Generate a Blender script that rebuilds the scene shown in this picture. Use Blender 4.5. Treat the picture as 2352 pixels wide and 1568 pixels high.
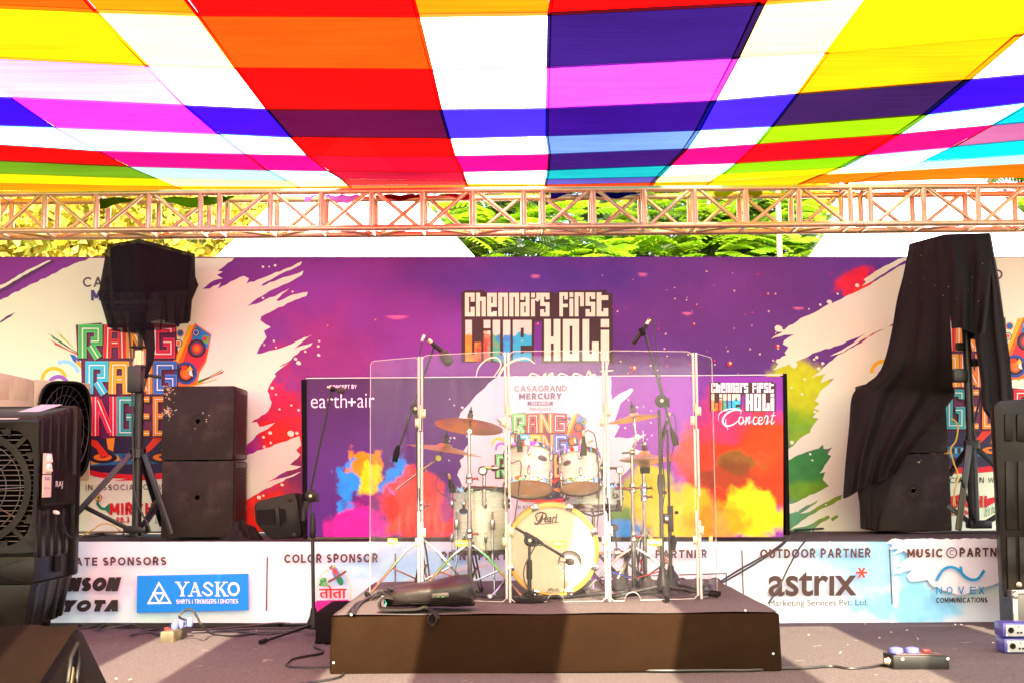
import bpy, bmesh, math, random
import numpy as np
from mathutils import Vector, Matrix
from mathutils.geometry import tessellate_polygon

for o in list(bpy.data.objects):
    bpy.data.objects.remove(o)
scn = bpy.context.scene
COL = scn.collection
random.seed(7)
R_ = math.radians

# ------------------------------------------------------------------ camera
FPX = 3015.0                       # focal length in pixels of a 2352 px wide picture
CAM = Vector((0, 0, 1.05))
PITCH, ROLL = R_(5.795), R_(-0.46)
cd = bpy.data.cameras.new("camera")
cam = bpy.data.objects.new("camera", cd)
COL.objects.link(cam)
cd.sensor_width = 36.0
cd.lens = 36.0 * FPX / 2352.0
cd.clip_start = 0.1
cd.clip_end = 2000
CM = Matrix.Rotation(math.pi / 2 + PITCH, 4, 'X') @ Matrix.Rotation(ROLL, 4, 'Z')
cam.matrix_world = Matrix.Translation(CAM) @ CM
scn.camera = cam
CR = CM.to_3x3()

# ------------------------------------------------------------------ sky, sun, exposure
SUN_EL = R_(38)
SX = -0.21 * math.sin(SUN_EL)
sdir = Vector((SX, math.sqrt(1 - math.sin(SUN_EL) ** 2 - SX * SX), -math.sin(SUN_EL)))   # direction the light travels
world = bpy.data.worlds.new("World")
scn.world = world
world.use_nodes = True
wn = world.node_tree.nodes
sky = wn.new('ShaderNodeTexSky')
sky.sky_type = 'NISHITA'
sky.sun_disc = False
sky.sun_elevation = SUN_EL
sky.sun_rotation = math.atan2(-sdir.x, -sdir.y)
sky.dust_density = 2.5
wn['Background'].inputs['Strength'].default_value = 0.12
world.node_tree.links.new(sky.outputs[0], wn['Background'].inputs['Color'])
sl = bpy.data.lights.new("sun", 'SUN')
sl.energy = 4.6
sl.angle = R_(0.55)
sl.color = (1.0, 0.90, 0.74)
so = bpy.data.objects.new("sun", sl)
COL.objects.link(so)
so.rotation_euler = sdir.to_track_quat('-Z', 'Y').to_euler()
so.location = (0, 0, 30)
vs = scn.view_settings
vs.view_transform = 'Standard'
vs.look = 'None'
vs.exposure = 2.85
vs.gamma = 1.0
vs.use_curve_mapping = False
cy = scn.cycles
cy.max_bounces = 9
cy.diffuse_bounces = 4
cy.glossy_bounces = 4
cy.transmission_bounces = 6
cy.transparent_max_bounces = 24
cy.sample_clamp_indirect = 8
cy.caustics_reflective = False
cy.caustics_refractive = False
cy.use_denoising = True

# ------------------------------------------------------------------ projection helpers
def ray(px, py):
    return CR @ Vector(((px - 1176.0) / FPX, (784.0 - py) / FPX, -1.0))

def P(px, py, Y):
    """the world point at depth Y seen at (px, py)"""
    d = ray(px, py)
    return CAM + d * (Y / d.y)

def PZ(px, py, z):
    """the world point at height z seen at (px, py)"""
    d = ray(px, py)
    return CAM + d * ((z - CAM.z) / d.z)

# ------------------------------------------------------------------ materials
def lin(c):
    c = c / 255.0
    return c / 12.92 if c <= 0.04045 else ((c + 0.055) / 1.055) ** 2.4

def srgb(r, g, b):
    return (lin(r), lin(g), lin(b))

def new_mat(name):
    m = bpy.data.materials.new(name)
    m.use_nodes = True
    return m, m.node_tree.nodes, m.node_tree.links, m.node_tree.nodes['Principled BSDF']

def pbr(name, col, rough=0.5, metal=0.0, var=0.15, nscale=12.0, bump=0.0, bscale=150.0, spec=0.5, sheen=0.0,
        stain=None, stain_amt=0.5, stain_scale=3.0, stretch=None, coat=0.0):
    m, n, l, b = new_mat(name)
    b.inputs['Roughness'].default_value = rough
    b.inputs['Metallic'].default_value = metal
    b.inputs['Specular IOR Level'].default_value = spec
    b.inputs['Coat Weight'].default_value = coat
    if sheen:
        b.inputs['Sheen Weight'].default_value = sheen
    tc = n.new('ShaderNodeTexCoord')
    src = tc.outputs['Object']
    if stretch:
        mp = n.new('ShaderNodeMapping')
        mp.inputs['Scale'].default_value = stretch
        l.new(src, mp.inputs['Vector'])
        src = mp.outputs[0]
    nz = n.new('ShaderNodeTexNoise')
    nz.inputs['Scale'].default_value = nscale
    nz.inputs['Detail'].default_value = 6
    l.new(src, nz.inputs['Vector'])
    mx = n.new('ShaderNodeMix')
    mx.data_type = 'RGBA'
    mx.inputs[6].default_value = (*[c * (1 - var) for c in col], 1)
    mx.inputs[7].default_value = (*[min(1, c * (1 + var)) for c in col], 1)
    l.new(nz.outputs['Fac'], mx.inputs[0])
    out = mx.outputs[2]
    if stain:
        n2 = n.new('ShaderNodeTexNoise')
        n2.inputs['Scale'].default_value = stain_scale
        n2.inputs['Detail'].default_value = 8
        n2.inputs['Roughness'].default_value = 0.65
        l.new(src, n2.inputs['Vector'])
        rp = n.new('ShaderNodeValToRGB')
        rp.color_ramp.elements[0].position = 0.5
        rp.color_ramp.elements[1].position = 0.72
        l.new(n2.outputs['Fac'], rp.inputs[0])
        ml = n.new('ShaderNodeMath')
        ml.operation = 'MULTIPLY'
        ml.inputs[1].default_value = stain_amt
        l.new(rp.outputs[0], ml.inputs[0])
        m2 = n.new('ShaderNodeMix')
        m2.data_type = 'RGBA'
        l.new(ml.outputs[0], m2.inputs[0])
        l.new(out, m2.inputs[6])
        m2.inputs[7].default_value = (*stain, 1)
        out = m2.outputs[2]
    l.new(out, b.inputs['Base Color'])
    if bump:
        n3 = n.new('ShaderNodeTexNoise')
        n3.inputs['Scale'].default_value = bscale
        n3.inputs['Detail'].default_value = 4
        l.new(src, n3.inputs['Vector'])
        bp = n.new('ShaderNodeBump')
        bp.inputs['Strength'].default_value = bump
        bp.inputs['Distance'].default_value = 0.004
        l.new(n3.outputs['Fac'], bp.inputs['Height'])
        l.new(bp.outputs[0], b.inputs['Normal'])
    return m

_pm = {}
def print_mat(r, g, b, rough=0.5):
    """printed ink of one sRGB colour"""
    k = (r, g, b)
    if k not in _pm:
        _pm[k] = pbr("ink_%d_%d_%d" % k, srgb(r, g, b), rough, var=0.04, nscale=6, spec=0.3)
    return _pm[k]

def attr_mat(name, rough=0.45, spec=0.3, wave=0.0):
    m, n, l, b = new_mat(name)
    a = n.new('ShaderNodeAttribute')
    a.attribute_name = 'art'
    l.new(a.outputs['Color'], b.inputs['Base Color'])
    b.inputs['Roughness'].default_value = rough
    b.inputs['Specular IOR Level'].default_value = spec
    if wave:
        tc = n.new('ShaderNodeTexCoord')
        nz = n.new('ShaderNodeTexNoise')
        nz.inputs['Scale'].default_value = 2.2
        nz.inputs['Detail'].default_value = 3
        l.new(tc.outputs['Object'], nz.inputs['Vector'])
        bp = n.new('ShaderNodeBump')
        bp.inputs['Strength'].default_value = wave
        bp.inputs['Distance'].default_value = 0.05
        l.new(nz.outputs['Fac'], bp.inputs['Height'])
        l.new(bp.outputs[0], b.inputs['Normal'])
    return m

# ------------------------------------------------------------------ objects
WL = {}
def tag(o, label=None, cat=None, group=None, kind=None):
    if label: o['label'] = label
    if cat: o['category'] = cat
    if group: o['group'] = group
    if kind: o['kind'] = kind
    return o

def thing(name, label, cat, loc, group=None):
    o = bpy.data.objects.new(name, None)
    o.empty_display_size = 0.1
    COL.objects.link(o)
    o.location = loc
    WL[o.name] = Vector(loc)
    return tag(o, label, cat, group)

def link_mesh(name, verts, faces, mats, parent=None, midx=None, smooth=False, bevel=0.0, bseg=2, angle=30):
    me = bpy.data.meshes.new(name)
    verts = [Vector(v) for v in verts]
    if parent is None:
        xs = [v.x for v in verts]; ys = [v.y for v in verts]; zs = [v.z for v in verts]
        org = Vector(((min(xs) + max(xs)) / 2, (min(ys) + max(ys)) / 2, min(zs)))
    else:
        org = WL[parent.name]
    me.from_pydata([v - org for v in verts], [], faces)
    if not isinstance(mats, (list, tuple)):
        mats = [mats]
    for m in mats:
        me.materials.append(m)
    if midx:
        me.polygons.foreach_set('material_index', midx)
    if bevel:
        bm = bmesh.new()
        bm.from_mesh(me)
        bmesh.ops.remove_doubles(bm, verts=bm.verts, dist=1e-5)
        es = [e for e in bm.edges if len(e.link_faces) == 2 and e.calc_face_angle(0) > R_(angle)]
        bmesh.ops.bevel(bm, geom=es, offset=bevel, segments=bseg, affect='EDGES', profile=0.5, clamp_overlap=True)
        bm.to_mesh(me)
        bm.free()
    me.validate()
    if smooth or bevel:
        me.polygons.foreach_set('use_smooth', [True] * len(me.polygons))
        if hasattr(me, 'set_sharp_from_angle'):
            me.set_sharp_from_angle(angle=R_(40))
    o = bpy.data.objects.new(name, me)
    COL.objects.link(o)
    if parent is None:
        o.location = org
        WL[o.name] = org
    else:
        o.parent = parent
        WL[o.name] = WL[parent.name].copy()
    return o

def frame_of(d):
    d = Vector(d).normalized()
    a = Vector((0, 0, 1)) if abs(d.z) < 0.92 else Vector((1, 0, 0))
    u = d.cross(a).normalized()
    return u, u.cross(d).normalized(), d

class MB:
    """collects shapes, then links them as ONE mesh object"""
    def __init__(self):
        self.v, self.f, self.m, self.cur = [], [], [], 0
    def face(self, idx):
        self.f.append(tuple(idx)); self.m.append(self.cur)
    def poly(self, pts):
        n = len(self.v)
        self.v += [Vector(p) for p in pts]
        self.face(range(n, n + len(pts)))
        return self
    def box(self, c, s, rot=None):
        c = Vector(c); n = len(self.v)
        for sx, sy, sz in ((-1,-1,-1),(1,-1,-1),(1,1,-1),(-1,1,-1),(-1,-1,1),(1,-1,1),(1,1,1),(-1,1,1)):
            p = Vector((sx * s[0] / 2, sy * s[1] / 2, sz * s[2] / 2))
            if rot is not None: p = rot @ p
            self.v.append(c + p)
        for q in ((0,3,2,1),(4,5,6,7),(0,1,5,4),(1,2,6,5),(2,3,7,6),(3,0,4,7)):
            self.face([n + i for i in q])
        return self
    def hexa(self, b, t):
        """prism from bottom loop b and top loop t (same count)"""
        k = len(b); n = len(self.v)
        self.v += [Vector(p) for p in b] + [Vector(p) for p in t]
        self.face([n + i for i in range(k)][::-1])
        self.face([n + k + i for i in range(k)])
        for i in range(k):
            j = (i + 1) % k
            self.face([n + i, n + j, n + k + j, n + k + i])
        return self
    def tube(self, pts, r, n=8, cap=True, closed=False):
        pts = [Vector(p) for p in pts]
        rr = r if isinstance(r, (list, tuple)) else [r] * len(pts)
        base = len(self.v)
        k = len(pts)
        u = None
        for i in range(k):
            if closed: d = pts[(i + 1) % k] - pts[i - 1]
            elif i == 0: d = pts[1] - pts[0]
            elif i == k - 1: d = pts[-1] - pts[-2]
            else: d = (pts[i + 1] - pts[i]).normalized() + (pts[i] - pts[i - 1]).normalized()
            if d.length < 1e-9: d = Vector((0, 0, 1))
            d.normalize()
            if u is None: u, w, _ = frame_of(d)
            else:
                u = (u - d * u.dot(d))
                if u.length < 1e-6: u, w, _ = frame_of(d)
                u.normalize(); w = u.cross(d).normalized()
            for j in range(n):
                a = 2 * math.pi * j / n
                self.v.append(pts[i] + (u * math.cos(a) + w * math.sin(a)) * rr[i])
        for i in range(k - (0 if closed else 1)):
            i2 = (i + 1) % k
            for j in range(n):
                j2 = (j + 1) % n
                self.face([base + i * n + j, base + i2 * n + j, base + i2 * n + j2, base + i * n + j2])
        if cap and not closed:
            self.face([base + j for j in range(n)])
            self.face([base + (k - 1) * n + j for j in range(n)][::-1])
        return self
    def lathe(self, prof, o, axis=(0, 0, 1), n=28, cap=True):
        """profile [(radius, height along axis)]"""
        o = Vector(o); u, w, d = frame_of(axis)
        base = len(self.v)
        for r, h in prof:
            for j in range(n):
                a = 2 * math.pi * j / n
                self.v.append(o + d * h + (u * math.cos(a) + w * math.sin(a)) * max(r, 1e-5))
        for i in range(len(prof) - 1):
            for j in range(n):
                j2 = (j + 1) % n
                self.face([base + i * n + j, base + i * n + j2, base + (i + 1) * n + j2, base + (i + 1) * n + j])
        if cap:
            self.face([base + j for j in range(n)][::-1])
            self.face([base + (len(prof) - 1) * n + j for j in range(n)])
        return self
    def ball(self, c, r, axis=(0, 0, 1), n=12, sq=1.0):
        k = 7
        return self.lathe([(r * math.sin(math.pi * i / k), -r * sq * math.cos(math.pi * i / k)) for i in range(k + 1)], c, axis, n, False)
    def grid(self, fn, nu, nv):
        base = len(self.v)
        for i in range(nu + 1):
            for j in range(nv + 1):
                self.v.append(Vector(fn(i / nu, j / nv)))
        for i in range(nu):
            for j in range(nv):
                a = base + i * (nv + 1) + j
                self.face([a, a + nv + 1, a + nv + 2, a + 1])
        return self
    def build(self, name, mats, parent=None, smooth=False, bevel=0.0, bseg=2):
        return link_mesh(name, self.v, self.f, mats, parent, self.m, smooth, bevel, bseg)

def smooth_path(pts, k=6):
    """Catmull-Rom through the points"""
    pts = [Vector(p) for p in pts]
    out = []
    for i in range(len(pts) - 1):
        p0 = pts[max(i - 1, 0)]; p1 = pts[i]; p2 = pts[i + 1]; p3 = pts[min(i + 2, len(pts) - 1)]
        for s in range(k):
            t = s / k
            out.append(0.5 * ((2 * p1) + (p2 - p0) * t + (2 * p0 - 5 * p1 + 4 * p2 - p3) * t * t + (3 * p1 - p0 - 3 * p2 + p3) * t ** 3))
    out.append(pts[-1])
    return out

def copy_tree(o, loc=None, parent=None):
    c = o.copy()
    COL.objects.link(c)
    if parent is not None: c.parent = parent
    if loc is not None: c.location = loc
    for ch in list(o.children): copy_tree(ch, None, c)
    return c

# ------------------------------------------------------------------ flat print work, laid out on a plane of depth Y
class Art:
    """printed shapes on an upright panel at depth Y; everything of one call sequence goes into ONE mesh"""
    def __init__(self, Y, tf=None, slope=0.008):
        self.Y, self.tf = Y, tf or (lambda x, y: (x, y))
        self.v, self.f, self.m, self.mats, self.lift = [], [], [], [], 0.003
    def mi(self, mat):
        if mat not in self.mats: self.mats.append(mat)
        return self.mats.index(mat)
    def put(self, pts2, faces, mat, lift=None):
        self.lift += 0.00012
        L = self.lift if lift is None else lift
        n = len(self.v)
        for x, y in pts2:
            X, Y2 = self.tf(x, y)
            self.v.append(P(X, Y2, self.Y - L))
        k = self.mi(mat)
        for f in faces:
            self.f.append([n + i for i in f]); self.m.append(k)
    def poly(self, pts, mat, holes=()):
        loops = [[Vector((x, -y, 0)) for x, y in pts]] + [[Vector((x, -y, 0)) for x, y in h] for h in holes]
        tris = tessellate_polygon(loops)
        flat = list(pts)
        for h in holes: flat += list(h)
        out = []
        for t in tris:
            a, b, c = (flat[i] for i in t)
            cr = (b[0] - a[0]) * (c[1] - a[1]) - (b[1] - a[1]) * (c[0] - a[0])
            out.append(t if cr < 0 else t[::-1])
        self.put(flat, out, mat)
    def ell(self, x, y, rx, ry, mat, rot=0, n=20, wob=0):
        pts = []
        for i in range(n):
            a = 2 * math.pi * i / n
            k = 1 + random.uniform(-wob, wob)
            px, py = rx * k * math.cos(a), ry * k * math.sin(a)
            pts.append((x + px * math.cos(rot) - py * math.sin(rot), y + px * math.sin(rot) + py * math.cos(rot)))
        self.put(pts, [tuple(range(n))[::-1]], mat)
    def ring(self, x, y, r0, r1, mat, n=24, sq=1.0):
        pts = [(x + r * math.cos(2 * math.pi * i / n) * sq, y + r * math.sin(2 * math.pi * i / n)) for r in (r0, r1) for i in range(n)]
        self.put(pts, [(i, (i + 1) % n, n + (i + 1) % n, n + i) for i in range(n)], mat)
    def rect(self, x0, y0, x1, y1, mat):
        self.put([(x0, y1), (x1, y1), (x1, y0), (x0, y0)], [(0, 1, 2, 3)], mat)
    def rib(self, pts, w, mat, taper=None, sq=True):
        """mitred stroke along px points"""
        pts = [Vector((a, b)) for a, b in pts]
        k = len(pts)
        closed = (pts[0] - pts[-1]).length < 1e-6 and k > 3
        if closed: pts = pts[:-1]; k -= 1
        out = []
        for i in range(k):
            a = pts[i - 1] if (i > 0 or closed) else None
            c = pts[(i + 1) % k] if (i < k - 1 or closed) else None
            d1 = (pts[i] - a).normalized() if a is not None else None
            d2 = (c - pts[i]).normalized() if c is not None else None
            d1 = d1 or d2; d2 = d2 or d1
            n1 = Vector((-d1.y, d1.x)); n2 = Vector((-d2.y, d2.x))
            nn = n1 + n2
            nn = nn / max(nn.length_squared, 0.5) * 2 if nn.length > 1e-3 else n1
            ww = w * (taper(i / (k - 1)) if taper else 1) / 2
            p = pts[i]
            if sq and not closed and i == 0: p = p - d2 * ww
            if sq and not closed and i == k - 1: p = p + d1 * ww
            out += [tuple(p + nn * ww), tuple(p - nn * ww)]
        fs = []
        for i in range(k if closed else k - 1):
            j = (i + 1) % k
            fs.append((2 * i, 2 * j, 2 * j + 1, 2 * i + 1))
        self.put(out, fs, mat)
    def text(self, s, x0, y0, x1, y1, mat, bold=0.0, shear=0.0, slope=0.008, space=1.0):
        if all(c in STROKES or c == ' ' for c in s):
            return self.stroke_text(s, x0, y0, x1, y1, mat, 0.135 + bold * 2.2, shear, slope, (0.02 if bold > 0.05 else 0.14) + (space - 1) * 0.8)
        V, F = text_mesh(s, bold, shear, space)
        a0, b0 = V.min(0); a1, b1 = V.max(0)
        xc = (x0 + x1) / 2
        pts = []
        for a, b in V:
            x = x0 + (a - a0) / (a1 - a0) * (x1 - x0)
            y = y1 - (b - b0) / (b1 - b0) * (y1 - y0)
            pts.append((x, y - slope * (x - xc)))
        self.put(pts, F, mat)
    def stroke_text(self, s, x0, y0, x1, y1, mat, w, shear, slope, gap):
        lines, stems, x = [], [], 0.0
        for c in s:
            if c == ' ': x += 0.42; continue
            wd, st = STROKES[c]
            for l in st:
                if len(l) == 2 and abs(l[0][1] - l[1][1]) > .1:      # straight stem: ends cut level with the line
                    Yv = lambda b: 0.0 if b <= 0 else (1.0 if b >= 1 else w / 2 + b * (1 - w))
                    q = [(x + a * (1 - w) + w / 2 + Yv(b) * shear, Yv(b)) for a, b in l]
                    dx, dy = (l[1][0] - l[0][0]) * (1 - w), q[1][1] - q[0][1]
                    stems.append((q, w / 2 * math.hypot(dx, dy) / abs(dy)))
                else: lines.append([(x + a * (1 - w) + w / 2 + (w / 2 + b * (1 - w)) * shear, w / 2 + b * (1 - w)) for a, b in l])
            x += wd * (1 - w) + w + gap
        xs = [a + s * w / 2 for l in lines for a, b in l for s in (-1, 1)] + [a + s * h for q, h in stems for a, b in q for s in (-1, 1)]
        mx, mn = max(xs), min(xs)
        sx = (x1 - x0) / (mx - mn); sy = y1 - y0
        xc = (x0 + x1) / 2
        for q, h in stems:
            (a0, b0), (a1, b1) = q if q[0][1] < q[1][1] else q[::-1]
            V = [(x0 + (a - mn) * sx, y1 - b * sy) for a, b in ((a0 - h, b0), (a0 + h, b0), (a1 + h, b1), (a1 - h, b1))]
            self.put([(a, b - slope * (a - xc)) for a, b in V], [(0, 1, 2, 3)], mat)
        for l in lines:
            pts = [(x0 + (a - mn) * sx, y1 - b * sy - slope * (x0 + (a - mn) * sx - xc)) for a, b in l]
            self.rib(pts, w * sy, mat, sq=len(l) == 2 or abs(l[0][1] - l[1][1]) < .01 or abs(l[0][0] - l[1][0]) < .01)
    def build(self, name, parent, label=None):
        o = link_mesh(name, self.v, self.f, self.mats, parent, self.m)
        if label: o['label'] = label
        return o

def _arc(cx, cy, rx, ry, a0, a1, n=9):
    return [(cx + rx * math.cos(math.radians(a0 + (a1 - a0) * i / n)), cy + ry * math.sin(math.radians(a0 + (a1 - a0) * i / n))) for i in range(n + 1)]
STROKES = {
 'A': (.76, [[(0, 0), (.38, 1)], [(.38, 1), (.76, 0)], [(.22, .3), (.54, .3)]]),
 'B': (.6, [[(0, 0), (0, 1), (.33, 1)] + _arc(.33, .76, .24, .24, 90, -90) + [(0, .52)], [(.33, .52)] + _arc(.34, .26, .27, .26, 90, -90) + [(0, 0)]]),
 'C': (.76, [_arc(.44, .5, .44, .5, 42, 318, 14)]),
 'D': (.68, [[(0, .5), (0, 1), (.22, 1)] + _arc(.22, .5, .46, .5, 80, -80, 10) + [(.22, 0), (0, 0), (0, .5)]]),
 'E': (.54, [[(.54, 1), (0, 1), (0, 0), (.54, 0)], [(0, .52), (.48, .52)]]),
 'F': (.52, [[(.52, 1), (0, 1), (0, 0)], [(0, .5), (.46, .5)]]),
 'G': (.8, [_arc(.46, .5, .46, .5, 42, 335, 14) + [(.86, .46), (.52, .46)]]),
 'H': (.66, [[(0, 0), (0, 1)], [(.66, 0), (.66, 1)], [(0, .52), (.66, .52)]]),
 'I': (.0, [[(0, 0), (0, 1)]]),
 'K': (.62, [[(0, 0), (0, 1)], [(.6, 1), (0, .38)], [(.22, .58), (.62, 0)]]),
 'L': (.5, [[(0, 1), (0, 0), (.5, 0)]]),
 'M': (.84, [[(0, 0), (0, 1)], [(.02, 1), (.42, .12)], [(.42, .12), (.82, 1)], [(.84, 0), (.84, 1)]]),
 'N': (.7, [[(0, 0), (0, 1)], [(.03, 1), (.67, 0)], [(.7, 0), (.7, 1)]]),
 'O': (.9, [_arc(.45, .5, .45, .5, 90, 450, 20)]),
 'P': (.58, [[(0, 0), (0, 1), (.3, 1)] + _arc(.3, .72, .28, .28, 90, -90) + [(0, .44)]]),
 'R': (.62, [[(0, 0), (0, 1), (.3, 1)] + _arc(.3, .72, .28, .28, 90, -90) + [(0, .44)], [(.3, .44), (.6, 0)]]),
 'S': (.58, [_arc(.29, .74, .27, .26, 35, 270, 9) + _arc(.29, .24, .29, .24, 90, -150, 9)]),
 'T': (.64, [[(0, 1), (.64, 1)], [(.32, 1), (.32, 0)]]),
 'U': (.66, [[(0, 1), (0, .33)] + _arc(.33, .33, .33, .33, 180, 360, 10) + [(.66, 1)]]),
 'V': (.72, [[(0, 1), (.36, 0)], [(.36, 0), (.72, 1)]]),
 'W': (1.05, [[(0, 1), (.26, 0), (.525, .9), (.79, 0), (1.05, 1)]]),
 'X': (.66, [[(0, 1), (.66, 0)], [(0, 0), (.66, 1)]]),
 'Y': (.68, [[(0, 1), (.34, .42)], [(.34, .42), (.68, 1)], [(.34, 0), (.34, .5)]]),
 '8': (.56, [_arc(.28, .75, .24, .25, -90, 270, 14), _arc(.28, .26, .28, .26, 90, 450, 14)]),
 '9': (.56, [_arc(.28, .7, .28, .3, -30, 330, 14) + [(.56, .6), (.3, 0)]]),
 '3': (.54, [_arc(.27, .75, .25, .25, 150, -80, 9) + _arc(.27, .26, .28, .26, 80, -150, 9)]),
 '.': (.0, [[(0, -.03), (0, .05)]]),
 '|': (.0, [[(0, -.1), (0, 1.1)]]),
}
_tc = {}
def text_mesh(s, bold=0.0, shear=0.0, space=1.0):
    key = (s, bold, shear, space)
    if key in _tc: return _tc[key]
    cu = bpy.data.curves.new("txt", 'FONT')
    cu.body = s
    cu.size = 1.0
    cu.offset = bold
    cu.shear = shear
    cu.space_character = space
    cu.resolution_u = 4
    cu.fill_mode = 'FRONT'
    ob = bpy.data.objects.new("txt", cu)
    COL.objects.link(ob)
    bpy.context.view_layer.update()
    dg = bpy.context.evaluated_depsgraph_get()
    me = bpy.data.meshes.new_from_object(ob.evaluated_get(dg))
    V = np.array([(v.co.x, v.co.y) for v in me.vertices])
    F = [tuple(p.vertices) for p in me.polygons]
    bpy.data.objects.remove(ob)
    bpy.data.curves.remove(cu)
    bpy.data.meshes.remove(me)
    _tc[key] = (V, F)
    return _tc[key]

# ------------------------------------------------------------------ numpy clouds for printed colour fields
_rng = np.random.default_rng(11)
def vnoise(X, Y, scale, seed):
    rg = np.random.default_rng(seed)
    T = rg.random((64, 64))
    x = X / scale; y = Y / scale
    xi = np.floor(x).astype(int); yi = np.floor(y).astype(int)
    fx = x - xi; fy = y - yi
    fx = fx * fx * (3 - 2 * fx); fy = fy * fy * (3 - 2 * fy)
    g = lambda a, b: T[a % 64, b % 64]
    return (g(xi, yi) * (1 - fx) + g(xi + 1, yi) * fx) * (1 - fy) + (g(xi, yi + 1) * (1 - fx) + g(xi + 1, yi + 1) * fx) * fy

def fbm(X, Y, scale, seed, oct=4):
    s = 0; a = 1; t = 0
    for i in range(oct):
        s = s + a * vnoise(X + 17 * i, Y - 31 * i, scale / 2 ** i, seed + i); t += a; a *= 0.55
    return s / t

def art_panel(name, mat, parent, Y, x0, y0, x1, y1, nx, ny, painter, shape=None):
    """an upright panel; its printed colours are computed per point from picture coordinates"""
    gx = np.linspace(x0, x1, nx + 1); gy = np.linspace(y0, y1, ny + 1)
    X, Yp = np.meshgrid(gx, gy)
    C = painter(X, Yp)
    verts = []
    for j in range(ny + 1):
        for i in range(nx + 1):
            p = P(X[j, i], Yp[j, i], Y)
            if shape: p = p + Vector((0, shape(i / nx, j / ny), 0))
            verts.append(p)
    faces = [(j * (nx + 1) + i, (j + 1) * (nx + 1) + i, (j + 1) * (nx + 1) + i + 1, j * (nx + 1) + i + 1) for j in range(ny) for i in range(nx)]
    o = link_mesh(name, verts, faces, mat, parent, smooth=True)
    at = o.data.color_attributes.new('art', 'FLOAT_COLOR', 'POINT')
    buf = np.ones((C.shape[0] * C.shape[1], 4), dtype=np.float32)
    buf[:, :3] = C.reshape(-1, 3)
    at.data.foreach_set('color', buf.ravel())
    return o

def blob(C, X, Y, col, cx, cy, rx, ry, seed, amp=0.9, soft=0.5, nscale=40, op=1.0, rot=0.0):
    dx = X - cx; dy = Y - cy
    c, s = math.cos(rot), math.sin(rot)
    u = (dx * c + dy * s) / rx; v = (-dx * s + dy * c) / ry
    d = np.sqrt(u * u + v * v)
    n = fbm(X, Y, nscale, seed, 5) - 0.5
    m = np.clip((1 - d + n * amp * 2) / soft + 0.5, 0, 1)
    m = m * m * (3 - 2 * m) * op
    col = np.array(srgb(*col))
    tex = 1 + 0.55 * (fbm(X, Y, nscale * 0.6, seed + 50, 5) - 0.5)
    return C * (1 - m[..., None]) + (col[None, None, :] * tex[..., None]) * m[..., None]
# ================================================================== SETTING
RY, RZ = 9.40, 0.593               # front and height of the rear deck
BY = 10.75                         # backdrop depth
M = {}
M['carpet'] = pbr("grey_carpet", (0.104, 0.090, 0.087), 0.95, var=0.75, nscale=85, bump=0.9, bscale=200, spec=0.03, stain=(0.08, 0.068, 0.07), stain_amt=0.5, stain_scale=1.3)
M['deck_carpet'] = pbr("deck_carpet", (0.07, 0.06, 0.06), 0.95, var=0.35, nscale=140, bump=0.6, bscale=260, spec=0.1)
M['dark_felt'] = pbr("dark_brown_felt", (0.0175, 0.0085, 0.0045), 0.9, var=0.2, nscale=8, bump=0.5, bscale=14, spec=0.02, stain=(0.035, 0.021, 0.012), stain_amt=0.15, stain_scale=2.4)
M['black_felt'] = pbr("black_felt", (0.010, 0.007, 0.008), 0.92, var=0.3, nscale=40, bump=0.3, bscale=300, spec=0.03)
M['soil'] = pbr("soil", (0.16, 0.12, 0.08), 0.95, var=0.3, nscale=2, stain=(0.06, 0.07, 0.02), stain_amt=0.8, stain_scale=0.4)
M['vinyl_black'] = pbr("black_cloth_edge", (0.006, 0.005, 0.006), 0.8, var=0.3, nscale=9, spec=0.06)
M['screw'] = pbr("screw_zinc", (0.8, 0.8, 0.78), 0.3, 0.6)

g = MB(); g.poly([(-900, -900, -0.62), (900, -900, -0.62), (900, 900, -0.62), (-900, 900, -0.62)])
tag(g.build('ground', M['soil']), kind='structure')

g = MB()
g.grid(lambda u, v: (-9 + 18 * u, -1.0 + (RY + 1.0 + 1.9) * v, 0.004 * math.sin(u * 40 + 3 * v) * math.sin(v * 31)), 90, 60)
fl = tag(g.build('stage_floor', M['carpet'], smooth=True), kind='structure')

g = MB().box((0, RY + 1.0, RZ / 2 - 0.01), (15, 1.98, RZ - 0.02))
tag(g.build('stage_deck', M['deck_carpet'], bevel=0.008), kind='structure')

# litter on the carpet: threads, scraps of paper and petals
g = MB()
for i in range(150):
    x, y = random.uniform(-3.6, 3.9), random.uniform(6.0, 9.25)
    if -1.05 < x < 1.5 and 7.0 < y < 9.4: continue
    a = random.uniform(0, 6.28); L = random.choice((0.006, 0.01, 0.015, 0.03)); w = 0.0022 if L > 0.012 else 0.005
    g.poly([(x + L * math.cos(a) * s - w * math.sin(a) * t, y + L * math.sin(a) * s + w * math.cos(a) * t, 0.0075 + 0.002 * s) for s, t in ((-1, -1), (1, -1), (1, 1), (-1, 1))])
tag(g.build('floor_litter', pbr("paper_scraps", (0.62, 0.55, 0.42), 0.8, var=0.4, nscale=3)), 'pale threads and paper scraps scattered over the grey stage carpet', 'litter', kind='stuff')

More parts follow.
